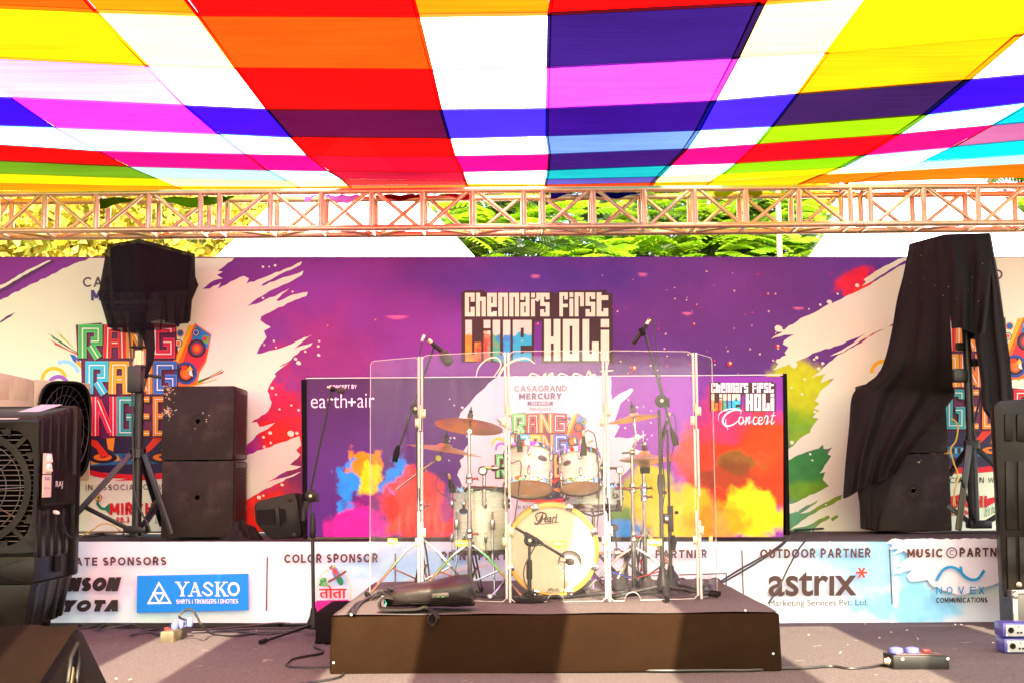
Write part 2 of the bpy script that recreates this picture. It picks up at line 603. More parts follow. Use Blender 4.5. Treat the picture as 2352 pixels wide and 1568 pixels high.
# ------------------------------------------------------------------ drum platform
PX0, PX1, PY0, PY1, PH = -0.985, 1.425, 7.13, 9.36, 0.315
pf = thing('drum_platform', 'low brown felt covered drum platform with grey carpet top', 'platform', ((PX0 + PX1) / 2, PY0, 0))
g = MB()
g.hexa([(PX0, PY0, 0.0), (PX1, PY0, 0.0), (PX1, PY1, 0), (PX0, PY1, 0)], [(PX0 + .004, PY0 + .004, PH - .012), (PX1 - .006, PY0 + .004, PH - .012), (PX1, PY1, PH - .012), (PX0, PY1, PH - .012)])
g.build('skirt', M['dark_felt'], pf, bevel=0.012)
g = MB()
g.grid(lambda u, v: (PX0 + 0.012 + (PX1 - PX0 - 0.024) * u, PY0 + 0.012 + (PY1 - PY0 - 0.02) * v, PH - 0.004 + 0.0025 * math.sin(u * 23 + v * 5) * math.cos(v * 19)), 40, 40)
g.build('carpet_top', M['carpet'], pf, smooth=True)
for sx, sy in ((807, 1411), (766, 1521), (1712, 1401), (1776, 1500)):
    p = P(sx, sy, PY0 - 0.001)
    MB().lathe([(0.007, 0), (0.006, 0.003), (0.002, 0.004)], (p.x, p.y, p.z), (0, -1, 0), 10).build('screw', M['screw'], pf)

# black step box left behind the platform
g = MB()
q0 = PZ(728, 1462, 0); 
g.box((-0.985 - 0.135, 8.76, 0.104), (0.265, 0.72, 0.2))
tag(g.build('step_box', M['black_felt'], bevel=0.015), 'small black felt step box beside the left side of the drum platform', 'box')

# ------------------------------------------------------------------ large printed backdrop
def wobx(a, k=1.5):
    return a
CREAM = pbr("print_cream", (0.77, 0.83, 0.60), 0.55, var=0.03, nscale=3, spec=0.25)
def paint_back(X, Y):
    t = np.clip(X / 2352, 0, 1)[..., None]
    n = (fbm(X, Y, 260, 3) - 0.5)[..., None]
    C = np.array(srgb(124, 42, 140)) * (1 - t) + np.array(srgb(108, 52, 146)) * t
    C = C * (1 + 0.9 * n)
    C = blob(C, X, Y, (66, 40, 140), 1230, 640, 260, 60, 21, 0.5, 1.4, 90, 0.8)
    C = blob(C, X, Y, (66, 30, 110), 1750, 800, 420, 160, 22, 0.5, 1.4, 120, 0.6)
    C = blob(C, X, Y, (150, 40, 110), 720, 860, 200, 120, 23, 0.8, 1.2, 70, 0.55)
    C = blob(C, X, Y, (200, 20, 70), 650, 960, 70, 110, 24, 0.9, 0.7, 40, 0.95)
    C = blob(C, X, Y, (222, 30, 22), 640, 1010, 62, 60, 25, 0.8, 0.6, 30, 0.95)
    C = blob(C, X, Y, (225, 36, 16), 590, 1180, 110, 75, 26, 0.6, 0.7, 40, 1)
    C = blob(C, X, Y, (110, 30, 80), 690, 1110, 40, 60, 27, 0.6, 0.8, 40, 0.8)
    C = blob(C, X, Y, (90, 50, 160), 2070, 620, 190, 40, 28, 0.6, 1.2, 80, 0.6)
    C = blob(C, X, Y, (228, 24, 60), 1962, 655, 42, 36, 29, 0.9, 0.6, 26, 1)
    C = blob(C, X, Y, (235, 60, 20), 1985, 668, 40, 16, 30, 0.8, 0.6, 20, 0.9, -0.5)
    C = blob(C, X, Y, (180, 50, 30), 2010, 770, 40, 14, 31, 0.6, 0.8, 20, 0.9, -0.5)
    C = blob(C, X, Y, (186, 200, 8), 1838, 905, 85, 75, 32, 0.35, 0.35, 40, 1)
    C = blob(C, X, Y, (120, 185, 30), 1820, 985, 75, 50, 33, 0.6, 0.9, 40, 0.9)
    C = blob(C, X, Y, (140, 190, 20), 1850, 1010, 40, 24, 34, 0.6, 0.9, 40, 0.9)
    C = blob(C, X, Y, (52, 135, 60), 1850, 1085, 70, 60, 35, 0.6, 0.9, 40, 1)
    C = blob(C, X, Y, (110, 165, 20), 1830, 1130, 90, 26, 36, 0.7, 0.9, 40, 0.9)
    C = blob(C, X, Y, (90, 160, 110), 1840, 1195, 90, 40, 37, 0.7, 0.9, 40, 1)
    C = blob(C, X, Y, (125, 160, 20), 1930, 1180, 70, 60, 38, 0.7, 0.9, 40, 0.9)
    # soft pink streaks in the printed purple
    for k, (cx, cy) in enumerate(((912, 729), (1230, 635), (1476, 631), (1579, 721), (1834, 709))):
        C = blob(C, X, Y, (232, 120, 170), cx, cy, 26 if k == 0 else 12, 2.6, 60 + k, 0.05, 0.6, 9, 0.85)
    return np.clip(C, 0.002, 0.95)
bk = thing('stage_backdrop', 'wide purple and cream printed backdrop wall with paint splashes behind the stage', 'backdrop', (0, BY, RZ))
BX0, BX1, BT, BB = -560, 2960, 590, 1219
def bwave(u, v): return 0.012 * math.sin(u * 37) + 0.006 * math.sin(u * 90 + v * 4)
art_panel('printed_sheet', attr_mat("backdrop_print", 0.46, 0.22, 0.5), bk, BY, BX0, BT, BX1, BB, 900, 160, paint_back)
MB().box((0, BY + 0.045, RZ + 1.1), (14, 0.07, 2.18)).build('timber_frame', pbr("frame_wood", (0.25, 0.16, 0.09), 0.7), bk)

def rough_poly(pts, amp=2.2, step=9):
    """break long edges of a brush stroke into a ragged outline"""
    out = []
    k = len(pts)
    for i in range(k):
        a = pts[i]; b = pts[(i + 1) % k]
        L = math.hypot(b[0] - a[0], b[1] - a[1])
        n = max(1, int(L / step)) if L < 330 else 1
        for j in range(n):
            t = j / n
            w = 0 if j == 0 else random.uniform(-amp, amp)
            nx, ny = (-(b[1] - a[1]) / L, (b[0] - a[0]) / L) if L else (0, 0)
            out.append((a[0] + (b[0] - a[0]) * t + nx * w, a[1] + (b[1] - a[1]) * t + ny * w))
    return out

A = Art(BY)
A.poly(rough_poly([(-550, 980), (-250, 840), (0, 690), (60, 660), (120, 630), (170, 606), (196, 599), (205, 593), (538, 593), (532, 600), (500, 622), (512, 625), (498, 632), (512, 640), (490, 645), (465, 664),
   (482, 663), (508, 649), (500, 664), (530, 647), (560, 634), (572, 640), (566, 652), (600, 640), (625, 630), (660, 616), (694, 601), (690, 609), (640, 632), (604, 652), (600, 658), (640, 642), (672, 632), (697, 622),
   (694, 632), (660, 651), (620, 668), (590, 686), (567, 704), (600, 694), (640, 676), (665, 662), (650, 674), (634, 690), (640, 692), (672, 677), (707, 671), (704, 680), (670, 693), (630, 712), (600, 727), (598, 736), (610, 745), (622, 751),
   (606, 760), (612, 775), (600, 790), (590, 812), (608, 809), (640, 801), (680, 784), (718, 768), (700, 780), (675, 801), (692, 794), (718, 787), (714, 794), (690, 804), (668, 826), (650, 836), (640, 843), (664, 832), (650, 842), (630, 858), (634, 862), (628, 870), (614, 897), (624, 923), (615, 944), (577, 969),
   (590, 968), (596, 979), (632, 970), (612, 986), (589, 998), (564, 1026), (563, 1046), (610, 1028), (650, 1014), (688, 1000), (692, 1021), (680, 1033), (690, 1043), (666, 1066), (692, 1070), (650, 1085), (613, 1106), (650, 1096), (692, 1082), (640, 1108), (600, 1127), (566, 1147), (563, 1219), (-550, 1219)], 1.6), CREAM)
A.poly(rough_poly([(2078, 592), (2062, 596), (2030, 612), (1996, 634), (1984, 642), (1989, 648), (1980, 657), (1994, 651), (2012, 640), (2040, 622), (2066, 606), (2096, 592)], 1.2), CREAM)
A.poly(rough_poly([(2066, 611), (2039, 628), (1989, 660), (1939, 683), (1901, 700), (1871, 718), (1846, 728), (1831, 738), (1812, 748), (1801, 758), (1781, 752), (1784, 758), (1797, 763), (1771, 778), (1802, 769), (1824, 768), (1801, 782), (1798, 790), (1811, 797), (1802, 810), (1806, 815), (1779, 829), (1796, 828), (1774, 850), (1814, 835), (1839, 825), (1876, 808), (1926, 793), (1966, 776), (1988, 765), (1959, 788), (1906, 818), (1938, 808), (1966, 790), (2012, 762), (2100, 724), (2950, 724), (2950, 592), (2110, 592)], 1.6), CREAM)
A.poly(rough_poly([(2100, 723), (2012, 764), (1959, 798), (1926, 814), (1904, 832), (1884, 852), (1864, 867), (1896, 857), (1884, 879), (1916, 868), (1894, 889), (1881, 904), (1871, 919), (1882, 926), (1869, 938), (1882, 941), (1866, 958), (1880, 960), (1869, 974), (1860, 993), (1836, 1007), (1822, 1023), (1808, 1031), (1808, 1057), (1852, 1037), (1880, 1029), (1890, 1020), (1892, 1030), (1901, 1030), (1912, 1026), (1901, 1042), (1909, 1046), (1901, 1059), (1882, 1086), (1895, 1083), (1890, 1100), (1904, 1115), (1888, 1124), (1852, 1141), (1825, 1154), (1808, 1158), (1808, 1180), (1835, 1171), (1880, 1146), (1874, 1155), (1838, 1178), (1860, 1174), (1920, 1140), (1934, 1135), (1932, 1146), (1890, 1166), (1850, 1190), (1808, 1218), (1858, 1205), (1880, 1192), (1902, 1182), (1907, 1188), (1880, 1204), (1860, 1219), (2950, 1219), (2950, 723)], 1.6), CREAM)
PURP = print_mat(88, 34, 96); GRN = print_mat(110, 150, 20)
A.poly(rough_poly([(0, 664), (20, 654), (60, 634), (120, 600), (112, 598), (60, 622), (10, 652), (0, 655)], 0.8), CREAM)
A.poly(rough_poly([(30, 647), (70, 624), (120, 598), (128, 600), (90, 622), (50, 645), (0, 676), (0, 668)], 0.8), PURP)
A.poly(rough_poly([(0, 738), (16, 726), (36, 717), (24, 728), (0, 742)], 0.6), PURP)
A.poly([(1908, 1190), (1922, 1181), (1926, 1186), (1912, 1196)], GRN)
A.poly([(2000, 1218), (2032, 1204), (2060, 1196), (2060, 1219)], print_mat(200, 150, 30))
for x, y, r in ((604, 613, 3), (618, 613, 2), (632, 610, 3), (604, 685, 3), (672, 670, 2.5), (686, 833, 5.5), (732, 815, 4), (731, 795, 3), (733, 783, 2.6), (679, 824, 4), (701, 807, 3), (629, 783, 2.6), (607, 792, 2.2), (634, 797, 2), (625, 890, 4), (634, 905, 2.4), (669, 930, 2.6), (620, 993, 4.6), (605, 1003, 3.4), (622, 1016, 3.2), (607, 1025, 3.4), (668, 995, 8), (682, 994, 4), (595, 1141, 5), (648, 1112, 4), (605, 1137, 3), (686, 941, 3), (642, 939, 2.6),
               (1788, 755, 9), (1905, 694, 6), (1884, 700, 3), (1860, 731, 3.4), (1924, 675, 2.6), (1858, 710, 2), (1969, 656, 5), (1823, 837, 9), (1876, 820, 4), (1890, 834, 4), (1880, 846, 4.4), (1870, 825, 3), (1788, 829, 6), (1872, 945, 4), (1842, 905, 3), (1818, 890, 2.4), (1819, 1015, 5), (1861, 1042, 3), (1866, 1056, 2.6), (1848, 870, 2.6), (1832, 1172, 3), (1897, 1158, 2.4), (1787, 800, 2.4)):
    A.ell(x, y, r, r * 0.85, CREAM, 0.4, 14, 0.12)
rs = random.Random(5)
for i in range(70):
    x, y = rs.uniform(1380, 1800), rs.uniform(620, 900)
    A.ell(x, y, *( [rs.uniform(0.8, 2.4)] * 2), print_mat(245, 200, 170) if i % 3 else print_mat(225, 40, 60), 0, 8)
for x, y, r in ((1456, 845, 6), (1676, 835, 6), (1786, 795, 5), (1600, 700, 2), (1594, 744, 3), (1764, 675, 3), (1235, 744, 2.6), (862, 735, 2.4), (752, 748, 2.4)):
    A.ell(x, y, r, r, print_mat(220, 30, 45), 0, 12); A.ell(x + r * .25, y - r * .25, r * .5, r * .5, print_mat(250, 215, 170), 0, 10)
A.build('paint_splash', bk)

# block lettering in the style of the poster: thick strokes with thin slits
def block_glyph(ch, x0, x1, yt, yb):
    x0, x1 = x0 + 0.9, x1 - 0.9
    w = x1 - x0; h = yb - yt
    t = w * 0.415
    l, r, tp, bt = x0 + t / 2, x1 - t / 2, yt + t / 2, yb - t / 2
    Y = lambda k: yb - k * h
    G = {'C': [[(r, Y(.62)), (r, tp), (l, tp), (l, bt), (r, bt), (r, Y(.40))]],
         'h': [[(l, yt), (l, yb)], [(x0 + t, Y(.74)), (r, Y(.74)), (r, yb)]],
         'e': [[(r, Y(.22)), (r, bt), (l, bt), (l, tp), (r, tp), (r, Y(.48)), (x0 + t, Y(.48))]],
         'n': [[(l, yb), (l, tp), (r, tp), (r, yb)]],
         'a': [[(l, Y(.70)), (l, tp), (r, tp), (r, yb)], [(x1 - t, Y(.52)), (l, Y(.52)), (l, bt), (x1 - t, bt)]],
         'i': [[(l, yt), (l, Y(.80))], [(l, Y(.74)), (l, yb)]],
         "'": [[(l, yt), (l, Y(.78)), (l - t * .5, Y(.66))]],
         's': [[(r, Y(.72)), (r, tp), (l, tp), (l, Y(.52)), (r, Y(.52)), (r, bt), (l, bt), (l, Y(.3))]],
         'f': [[(l, yb), (l, tp), (r, tp), (r, Y(.70))], [(x0 + t, Y(.45)), (x1, Y(.45))]],
         'r': [[(l, yb), (l, tp), (r, tp), (r, Y(.42))]],
         't': [[(l, yt), (l, bt), (r, bt), (r, Y(.34))], [(x0 + t, Y(.78)), (x1, Y(.78))]],
         'L': [[(l, yt), (l, bt), (r, bt), (r, Y(.46))]],
         'V': [[(l, yt), (l, bt), ((l + r) / 2, yb - t * .3), (r, bt), (r, yt)]],
         'H': [[(l, yt), (l, yb)], [(r, yt), (r, yb)], [(x0 + t, Y(.50)), (x1 - t, Y(.50))]],
         'O': [[(l, Y(.5)), (l, tp), (r, tp), (r, bt), (l, bt), (l, Y(.5))]]}
    return G[ch], t
def block_word(A, s, xs, yt, yb, mat, pad=0.0):
    for ch, (a, b) in zip(s, xs):
        strokes, t = block_glyph(ch, a, b, yt, yb)
        for st in strokes: A.rib(st, t + pad, mat, sq=False)
W1 = [(1067, 1091), (1092.5, 1116.5), (1118, 1142), (1143.5, 1167.5), (1169, 1193), (1194.5, 1217), (1219, 1242), (1231, 1254), (1240, 1263)]
W1b = [(1284, 1305), (1307, 1330), (1319, 1342), (1344, 1368), (1369.5, 1398)]
def paint_letter_mat():
    m, n, l, b = new_mat("rainbow_letter")
    tc = n.new('ShaderNodeTexCoord')
    sp = n.new('ShaderNodeSeparateXYZ'); l.new(tc.outputs['Generated'], sp.inputs[0])
    nz = n.new('ShaderNodeTexNoise'); nz.inputs['Scale'].default_value = 9; nz.inputs['Detail'].default_value = 6
    l.new(tc.outputs['Generated'], nz.inputs['Vector'])
    ad = n.new('ShaderNodeMath'); ad.operation = 'MULTIPLY_ADD'; ad.inputs[1].default_value = 0.5; l.new(nz.outputs['Fac'], ad.inputs[0]); l.new(sp.outputs['X'], ad.inputs[2])
    rp = n.new('ShaderNodeValToRGB'); l.new(ad.outputs[0], rp.inputs[0])
    cr = rp.color_ramp
    for i, (p, c) in enumerate(((0.22, (240, 160, 20)), (0.42, (245, 120, 20)), (0.52, (220, 30, 25)), (0.70, (60, 170, 120)), (0.85, (40, 120, 210)), (1.0, (20, 180, 210)))):
        e = cr.elements[i] if i < 2 else cr.elements.new(p)
        e.position = p; e.color = (*srgb(*c), 1)
    a2 = n.new('ShaderNodeMath'); a2.operation = 'MULTIPLY_ADD'; a2.inputs[1].default_value = -0.8; l.new(nz.outputs['Fac'], a2.inputs[0]); l.new(sp.outputs['Z'], a2.inputs[2])
    th = n.new('ShaderNodeMapRange'); th.inputs[1].default_value = 0.24; th.inputs[2].default_value = 0.30; l.new(a2.outputs[0], th.inputs[0])
    mx = n.new('ShaderNodeMix'); mx.data_type = 'RGBA'; l.new(th.outputs[0], mx.inputs[0]); l.new(rp.outputs[0], mx.inputs[6]); mx.inputs[7].default_value = (0.8, 0.7, 0.55, 1)
    l.new(mx.outputs[2], b.inputs['Base Color']); b.inputs['Roughness'].default_value = 0.5
    return m
RAIN = paint_letter_mat()
DARK = print_mat(58, 34, 36)
def concert_title(parent, Y, tf, white, script=True):
    A = Art(Y, tf)
    A.poly([(1060, 674), (1068, 667), (1110, 667), (1116, 672), (1270, 670), (1277, 676), (1284, 668), (1394, 666), (1394, 673), (1407, 674), (1408, 832), (1244, 834), (1244, 738), (1228, 738), (1226, 830), (1060, 832)], DARK)
    block_word(A, "Chennai's", W1, 673, 727, white)
    block_word(A, "first", W1b, 672, 727, white)
    block_word(A, "HOLi", [(1249, 1288), (1292, 1331), (1337, 1376), (1379, 1427)], 733, 828, white)
    A.build('title_lettering', parent)
    A = Art(Y, tf); A.lift = 0.006
    block_word(A, "LiVe", [(1068, 1106), (1110, 1149), (1131, 1173), (1177, 1222)], 735, 829, RAIN)
    A.build('rainbow_lettering', parent)
    if script:
        A = Art(Y, tf); A.lift = 0.009
        tp = lambda t: 0.45 + 0.8 * math.sin(math.pi * min(1, max(0, t)))
        def sw(pts, w): A.rib([(p.x, p.y) for p in smooth_path([(a, b, 0) for a, b in pts], 8)], w, white, tp)
        sw([(1228, 834), (1205, 822), (1165, 836), (1146, 862), (1140, 890), (1160, 905), (1195, 896), (1218, 872)], 5)
        sw([(1092, 884), (1098, 846), (1120, 824), (1142, 822), (1150, 840), (1128, 872)], 3)
        x = 1212
        for ch in range(6):                                  # o n c e r t, joined hand
            if ch in (0, 2, 3): sw([(x + 26, 862), (x + 8, 858), (x, 880), (x + 8, 898), (x + 22, 892), (x + 34, 878)], 4.5)
            if ch == 0: sw([(x + 22, 860), (x + 27, 878), (x + 10, 898)], 4)
            if ch == 3: sw([(x + 4, 882), (x + 20, 872), (x + 24, 860)], 3)
            if ch == 1: sw([(x, 866), (x + 8, 858), (x, 897), (x + 12, 868), (x + 24, 858), (x + 20, 895), (x + 34, 880)], 4.5)
            if ch == 4: sw([(x, 872), (x + 8, 852), (x + 14, 862), (x + 22, 862), (x + 12, 896), (x + 30, 880)], 4.5)
            if ch == 5: sw([(x + 22, 826), (x + 8, 880), (x + 10, 898), (x + 28, 880)], 4.5); sw([(x + 2, 852), (x + 32, 850)], 3)
            x += 33
        A.build('script_lettering', parent)
concert_title(bk, BY, None, CREAM)
# ------------------------------------------------------------------ festival logo printed on the panels
C_ = lambda *a: print_mat(*a)
def strokes_RANG(ch, x0, x1, yt, yb, t):
    l, r, tp, bt = x0 + t / 2, x1 - t / 2, yt + t / 2, yb - t / 2
    m = (yt + yb) / 2; xm = (x0 + x1) / 2
    return {'R': [[(l, yb), (l, tp), (r, tp), (r, m), (l + t, m)], [(xm, m + t * .5), (r, yb)]],
            'A': [[(l, yb), (l + 2, tp), (r - 2, tp), (r, yb)], [(l + t * .6, m + 4), (r - t * .6, m + 4)]],
            'N': [[(l, yb), (l, yt)], [(l + t * .3, tp), (r - t * .3, bt)], [(r, yb), (r, yt)]],
            'G': [[(r, yt + (yb - yt) * .24), (r, tp), (l, tp), (l, bt), (r, bt), (r, m + 2), (xm, m + 2)]],
            'E': [[(r, tp), (l, tp), (l, bt), (r, bt)], [(l + t * .5, m), (r, m)]],
            'L': [[(l, yt), (l, bt), (r, bt)]]}[ch]
LET = [("RANG", [(180, 235), (237, 290), (290, 344), (347, 402)], 745, 822, [(70, 185, 85), (225, 15, 25), (240, 135, 20), (225, 20, 70)]),
       ("RANG", [(196, 249), (249, 299), (299, 350), (352, 406)], 829, 904, [(50, 185, 220), (245, 165, 20), (240, 125, 20), (50, 100, 200)]),
       ("RANGEELA", [(112, 160), (162, 214), (211, 268), (268, 312), (313, 349), (351, 386), (388, 420), (422, 470)], 910, 1000, [(70, 185, 85), (245, 165, 20), (235, 20, 60), (40, 165, 165), (240, 150, 20), (240, 130, 20), (50, 100, 200), (225, 20, 30)])]
def festival_logo(parent, Y, tf, full=True):
    A = Art(Y, tf)
    PL = C_(105, 20, 75)
    # squirts of colour
    for (x0, y0, x1, y1, w, col) in ((182, 812, 100, 760, 26, (60, 160, 70)), (180, 814, 108, 778, 24, (225, 60, 40)), (180, 808, 125, 756, 12, (190, 205, 30)), (430, 885, 515, 850, 22, (225, 50, 40)), (430, 886, 512, 846, 14, (90, 175, 60)), (432, 884, 500, 868, 12, (235, 180, 30))):
        A.poly([(x0 - 3, y0 - 3), (x0 + 4, y0 + 4)] + [(x1 + (x0 - x1) * k * .12 + (w if k % 2 else 0) * .3, y1 + (y0 - y1) * k * .12 + (6 - 4 * k if k % 2 else 2 * k)) for k in range(3)], C_(*col))
    A.poly([(160, 812), (172, 815), (184, 830), (176, 835), (168, 828)], C_(40, 95, 190)); A.poly([(174, 826), (196, 838), (192, 850), (176, 836)], C_(245, 165, 20))
    arc = lambda cx, cy, r, a0, a1, n=12: [(cx + r * math.cos(a0 + (a1 - a0) * i / n), cy + r * math.sin(a0 + (a1 - a0) * i / n)) for i in range(n + 1)]
    A.rib(arc(148, 862, 32, 2.6 + 3.3, -1.9 + 6.28, 10)[::-1], 9, C_(150, 210, 245)); A.rib(arc(124, 872, 27, 3.3, 5.9), 8, C_(245, 190, 30)); A.rib(arc(134, 886, 22, 3.1, 6.9), 9, C_(160, 90, 195))
    # back plate
    A.poly([(174, 746), (232, 741), (236, 745), (346, 742), (404, 745), (410, 826), (412, 905), (476, 912), (478, 1006), (108, 1006), (106, 908), (188, 904), (186, 828), (178, 826)], PL)
    # painted loudspeaker
    A.poly([(398, 826), (448, 742), (486, 768), (474, 830), (458, 856), (452, 882), (410, 890), (402, 850)], C_(235, 105, 20))
    A.poly([(404, 826), (432, 748), (446, 746), (408, 834)], C_(245, 180, 40)); A.poly([(450, 746), (484, 770), (470, 828), (456, 850), (414, 848)], C_(215, 40, 60)); A.poly([(450, 746), (484, 770), (477, 800), (440, 778)], C_(30, 130, 190))
    A.poly([(466, 770), (482, 772), (478, 790), (464, 784)], C_(100, 180, 70))
    for x, y, r, cols in ((450, 764, 9, ((60, 60, 70), (190, 190, 210), (60, 70, 160))), (470, 778, 5, ((150, 20, 30), (225, 40, 40))), (452, 800, 21, ((50, 20, 45), (95, 60, 95), (225, 60, 30), (240, 120, 25))), (427, 856, 26, ((35, 70, 150), (45, 20, 40), (230, 90, 30), (60, 180, 215))), (414, 765, 9, ((245, 150, 30), (30, 95, 170))), (410, 788, 9, ((60, 30, 40), (235, 235, 225), (240, 110, 20)))):
        for i, c in enumerate(cols): A.ell(x, y, r * (1 - .24 * i), r * (1 - .22 * i), C_(*c), 0, 22)
    A.poly([(427, 856), (414, 842), (420, 838), (430, 838)], C_(225, 60, 30)); A.poly([(427, 856), (440, 848), (443, 864)], C_(230, 235, 240)); A.poly([(427, 856), (436, 838), (443, 848)], C_(250, 190, 60)); A.ell(427, 856, 8, 8, C_(240, 120, 25), 0, 14)
    A.build('festival_picture', parent)
    A = Art(Y, tf); A.lift = 0.006
    for word, xs, yt, yb, cols in LET:
        for ch, (a, b), c in zip(word, xs, cols):
            t = (b - a) * (0.34 if ch != 'N' else 0.29)
            ss = strokes_RANG(ch, a, b, yt, yb, t)
            sh = C_(60, 12, 45)
            k = (yb - yt) / 77 * 2.5
            for s in ss: A.rib([(x + k, y + k * 1.3) for x, y in s], t, sh, sq=False)
            li = C_(*[min(255, int(v * .75 + 70)) for v in c])
            for s in ss: A.rib(s, t, li, sq=False)
            for s in ss: A.rib(s, t * .84, C_(*c), sq=False)
            for s in ss: A.rib(s, t * .13, C_(250, 240, 235), sq=False)
    A.build('festival_lettering', parent)
    if not full: return
    A = Art(Y, tf); A.lift = 0.006
    # hands at a mixing desk
    NV = C_(36, 24, 62)
    A.poly([(206, 1006), (478, 1006), (478, 1078), (340, 1092), (206, 1082)], NV)
    A.poly([(207, 1048), (262, 1040), (350, 1043), (478, 1040), (478, 1058), (330, 1064), (207, 1068)], C_(30, 110, 150)); A.poly([(207, 1050), (270, 1044), (278, 1056), (210, 1066)], C_(215, 150, 50))
    for cx in (236, 372):
        A.ell(cx, 1050, 33, 13, C_(28, 18, 40)); A.ell(cx, 1049, 21, 8, C_(235, 120, 30)); A.ell(cx, 1048, 7, 3, C_(40, 25, 60))
    A.poly([(208, 1008), (222, 1010), (242, 1034), (252, 1046), (246, 1050), (236, 1042), (240, 1050), (230, 1048), (222, 1030), (208, 1020)], C_(225, 45, 25)); A.poly([(244, 1006), (264, 1004), (260, 1036), (248, 1030)], C_(240, 150, 30))
    A.poly([(356, 1000), (376, 1004), (350, 1030), (334, 1042), (330, 1034), (340, 1020)], C_(225, 45, 25)); A.poly([(374, 1016), (400, 1006), (402, 1034), (370, 1034)], C_(240, 125, 30))
    for i in range(7): A.rect(282 + i * 7, 1044, 286 + i * 7, 1056, C_(150, 190, 200) if i % 2 else C_(20, 20, 30))
    A.poly([(206, 1078), (240, 1085), (330, 1090), (478, 1070), (478, 1086), (400, 1096), (330, 1102), (262, 1103), (290, 1098), (232, 1096), (206, 1090)], C_(215, 20, 40))
    A.text("IN ASSOCIATION WITH", 197, 1111, 410, 1124, C_(50, 34, 40), 0.0, 0, space=1.15)
    # radio logo
    RD = C_(205, 20, 30)
    A.text("MIRCHI", 252, 1154, 362, 1181, RD, 0.05)
    A.poly([(362, 1160), (392, 1153), (386, 1166), (362, 1178)], RD)
    A.rib([(226, 1142), (224, 1156), (232, 1166), (244, 1168)], 6, C_(20, 130, 80)); A.poly([(238, 1166), (252, 1154), (252, 1180)], C_(20, 130, 80))
    A.ring(226, 1142, 6.5, 8.5, C_(200, 60, 50)); A.ring(226, 1142, 3, 5, C_(220, 180, 60)); A.ell(226, 1142, 3, 3, C_(20, 130, 80), 0, 12)
    A.text("98.3 FM", 267, 1186, 322, 1199, RD, 0.03)
    A.text("It's hot!", 356, 1172, 390, 1196, C_(20, 130, 80), 0.0, 0.3, slope=0.4)
    A.build('sponsor_lettering', parent)

def presenter(parent, Y, tf, col1, col2, bar):
    A = Art(Y, tf)
    A.text("CASAGRAND", 190, 636, 398, 659, col1, 0.015)
    A.text("MERCURY", 209, 666, 378, 690, col2, 0.045)
    A.rect(243, 699, 343, 714, bar); A.text("PERAMBUR", 258, 702, 330, 711, C_(240, 230, 225), 0, space=1.2)
    A.text("PRESENTS", 252, 724, 336, 735, col1, 0, space=1.2)
    A.build('presenter_lettering', parent)
festival_logo(bk, BY, None)
festival_logo(bk, BY, lambda x, y: (x + 1905, y - 16))
presenter(bk, BY, None, C_(88, 62, 66), C_(70, 52, 120), C_(70, 52, 120))
presenter(bk, BY, lambda x, y: (x + 1905, y - 16), C_(88, 62, 66), C_(70, 52, 120), C_(70, 52, 120))

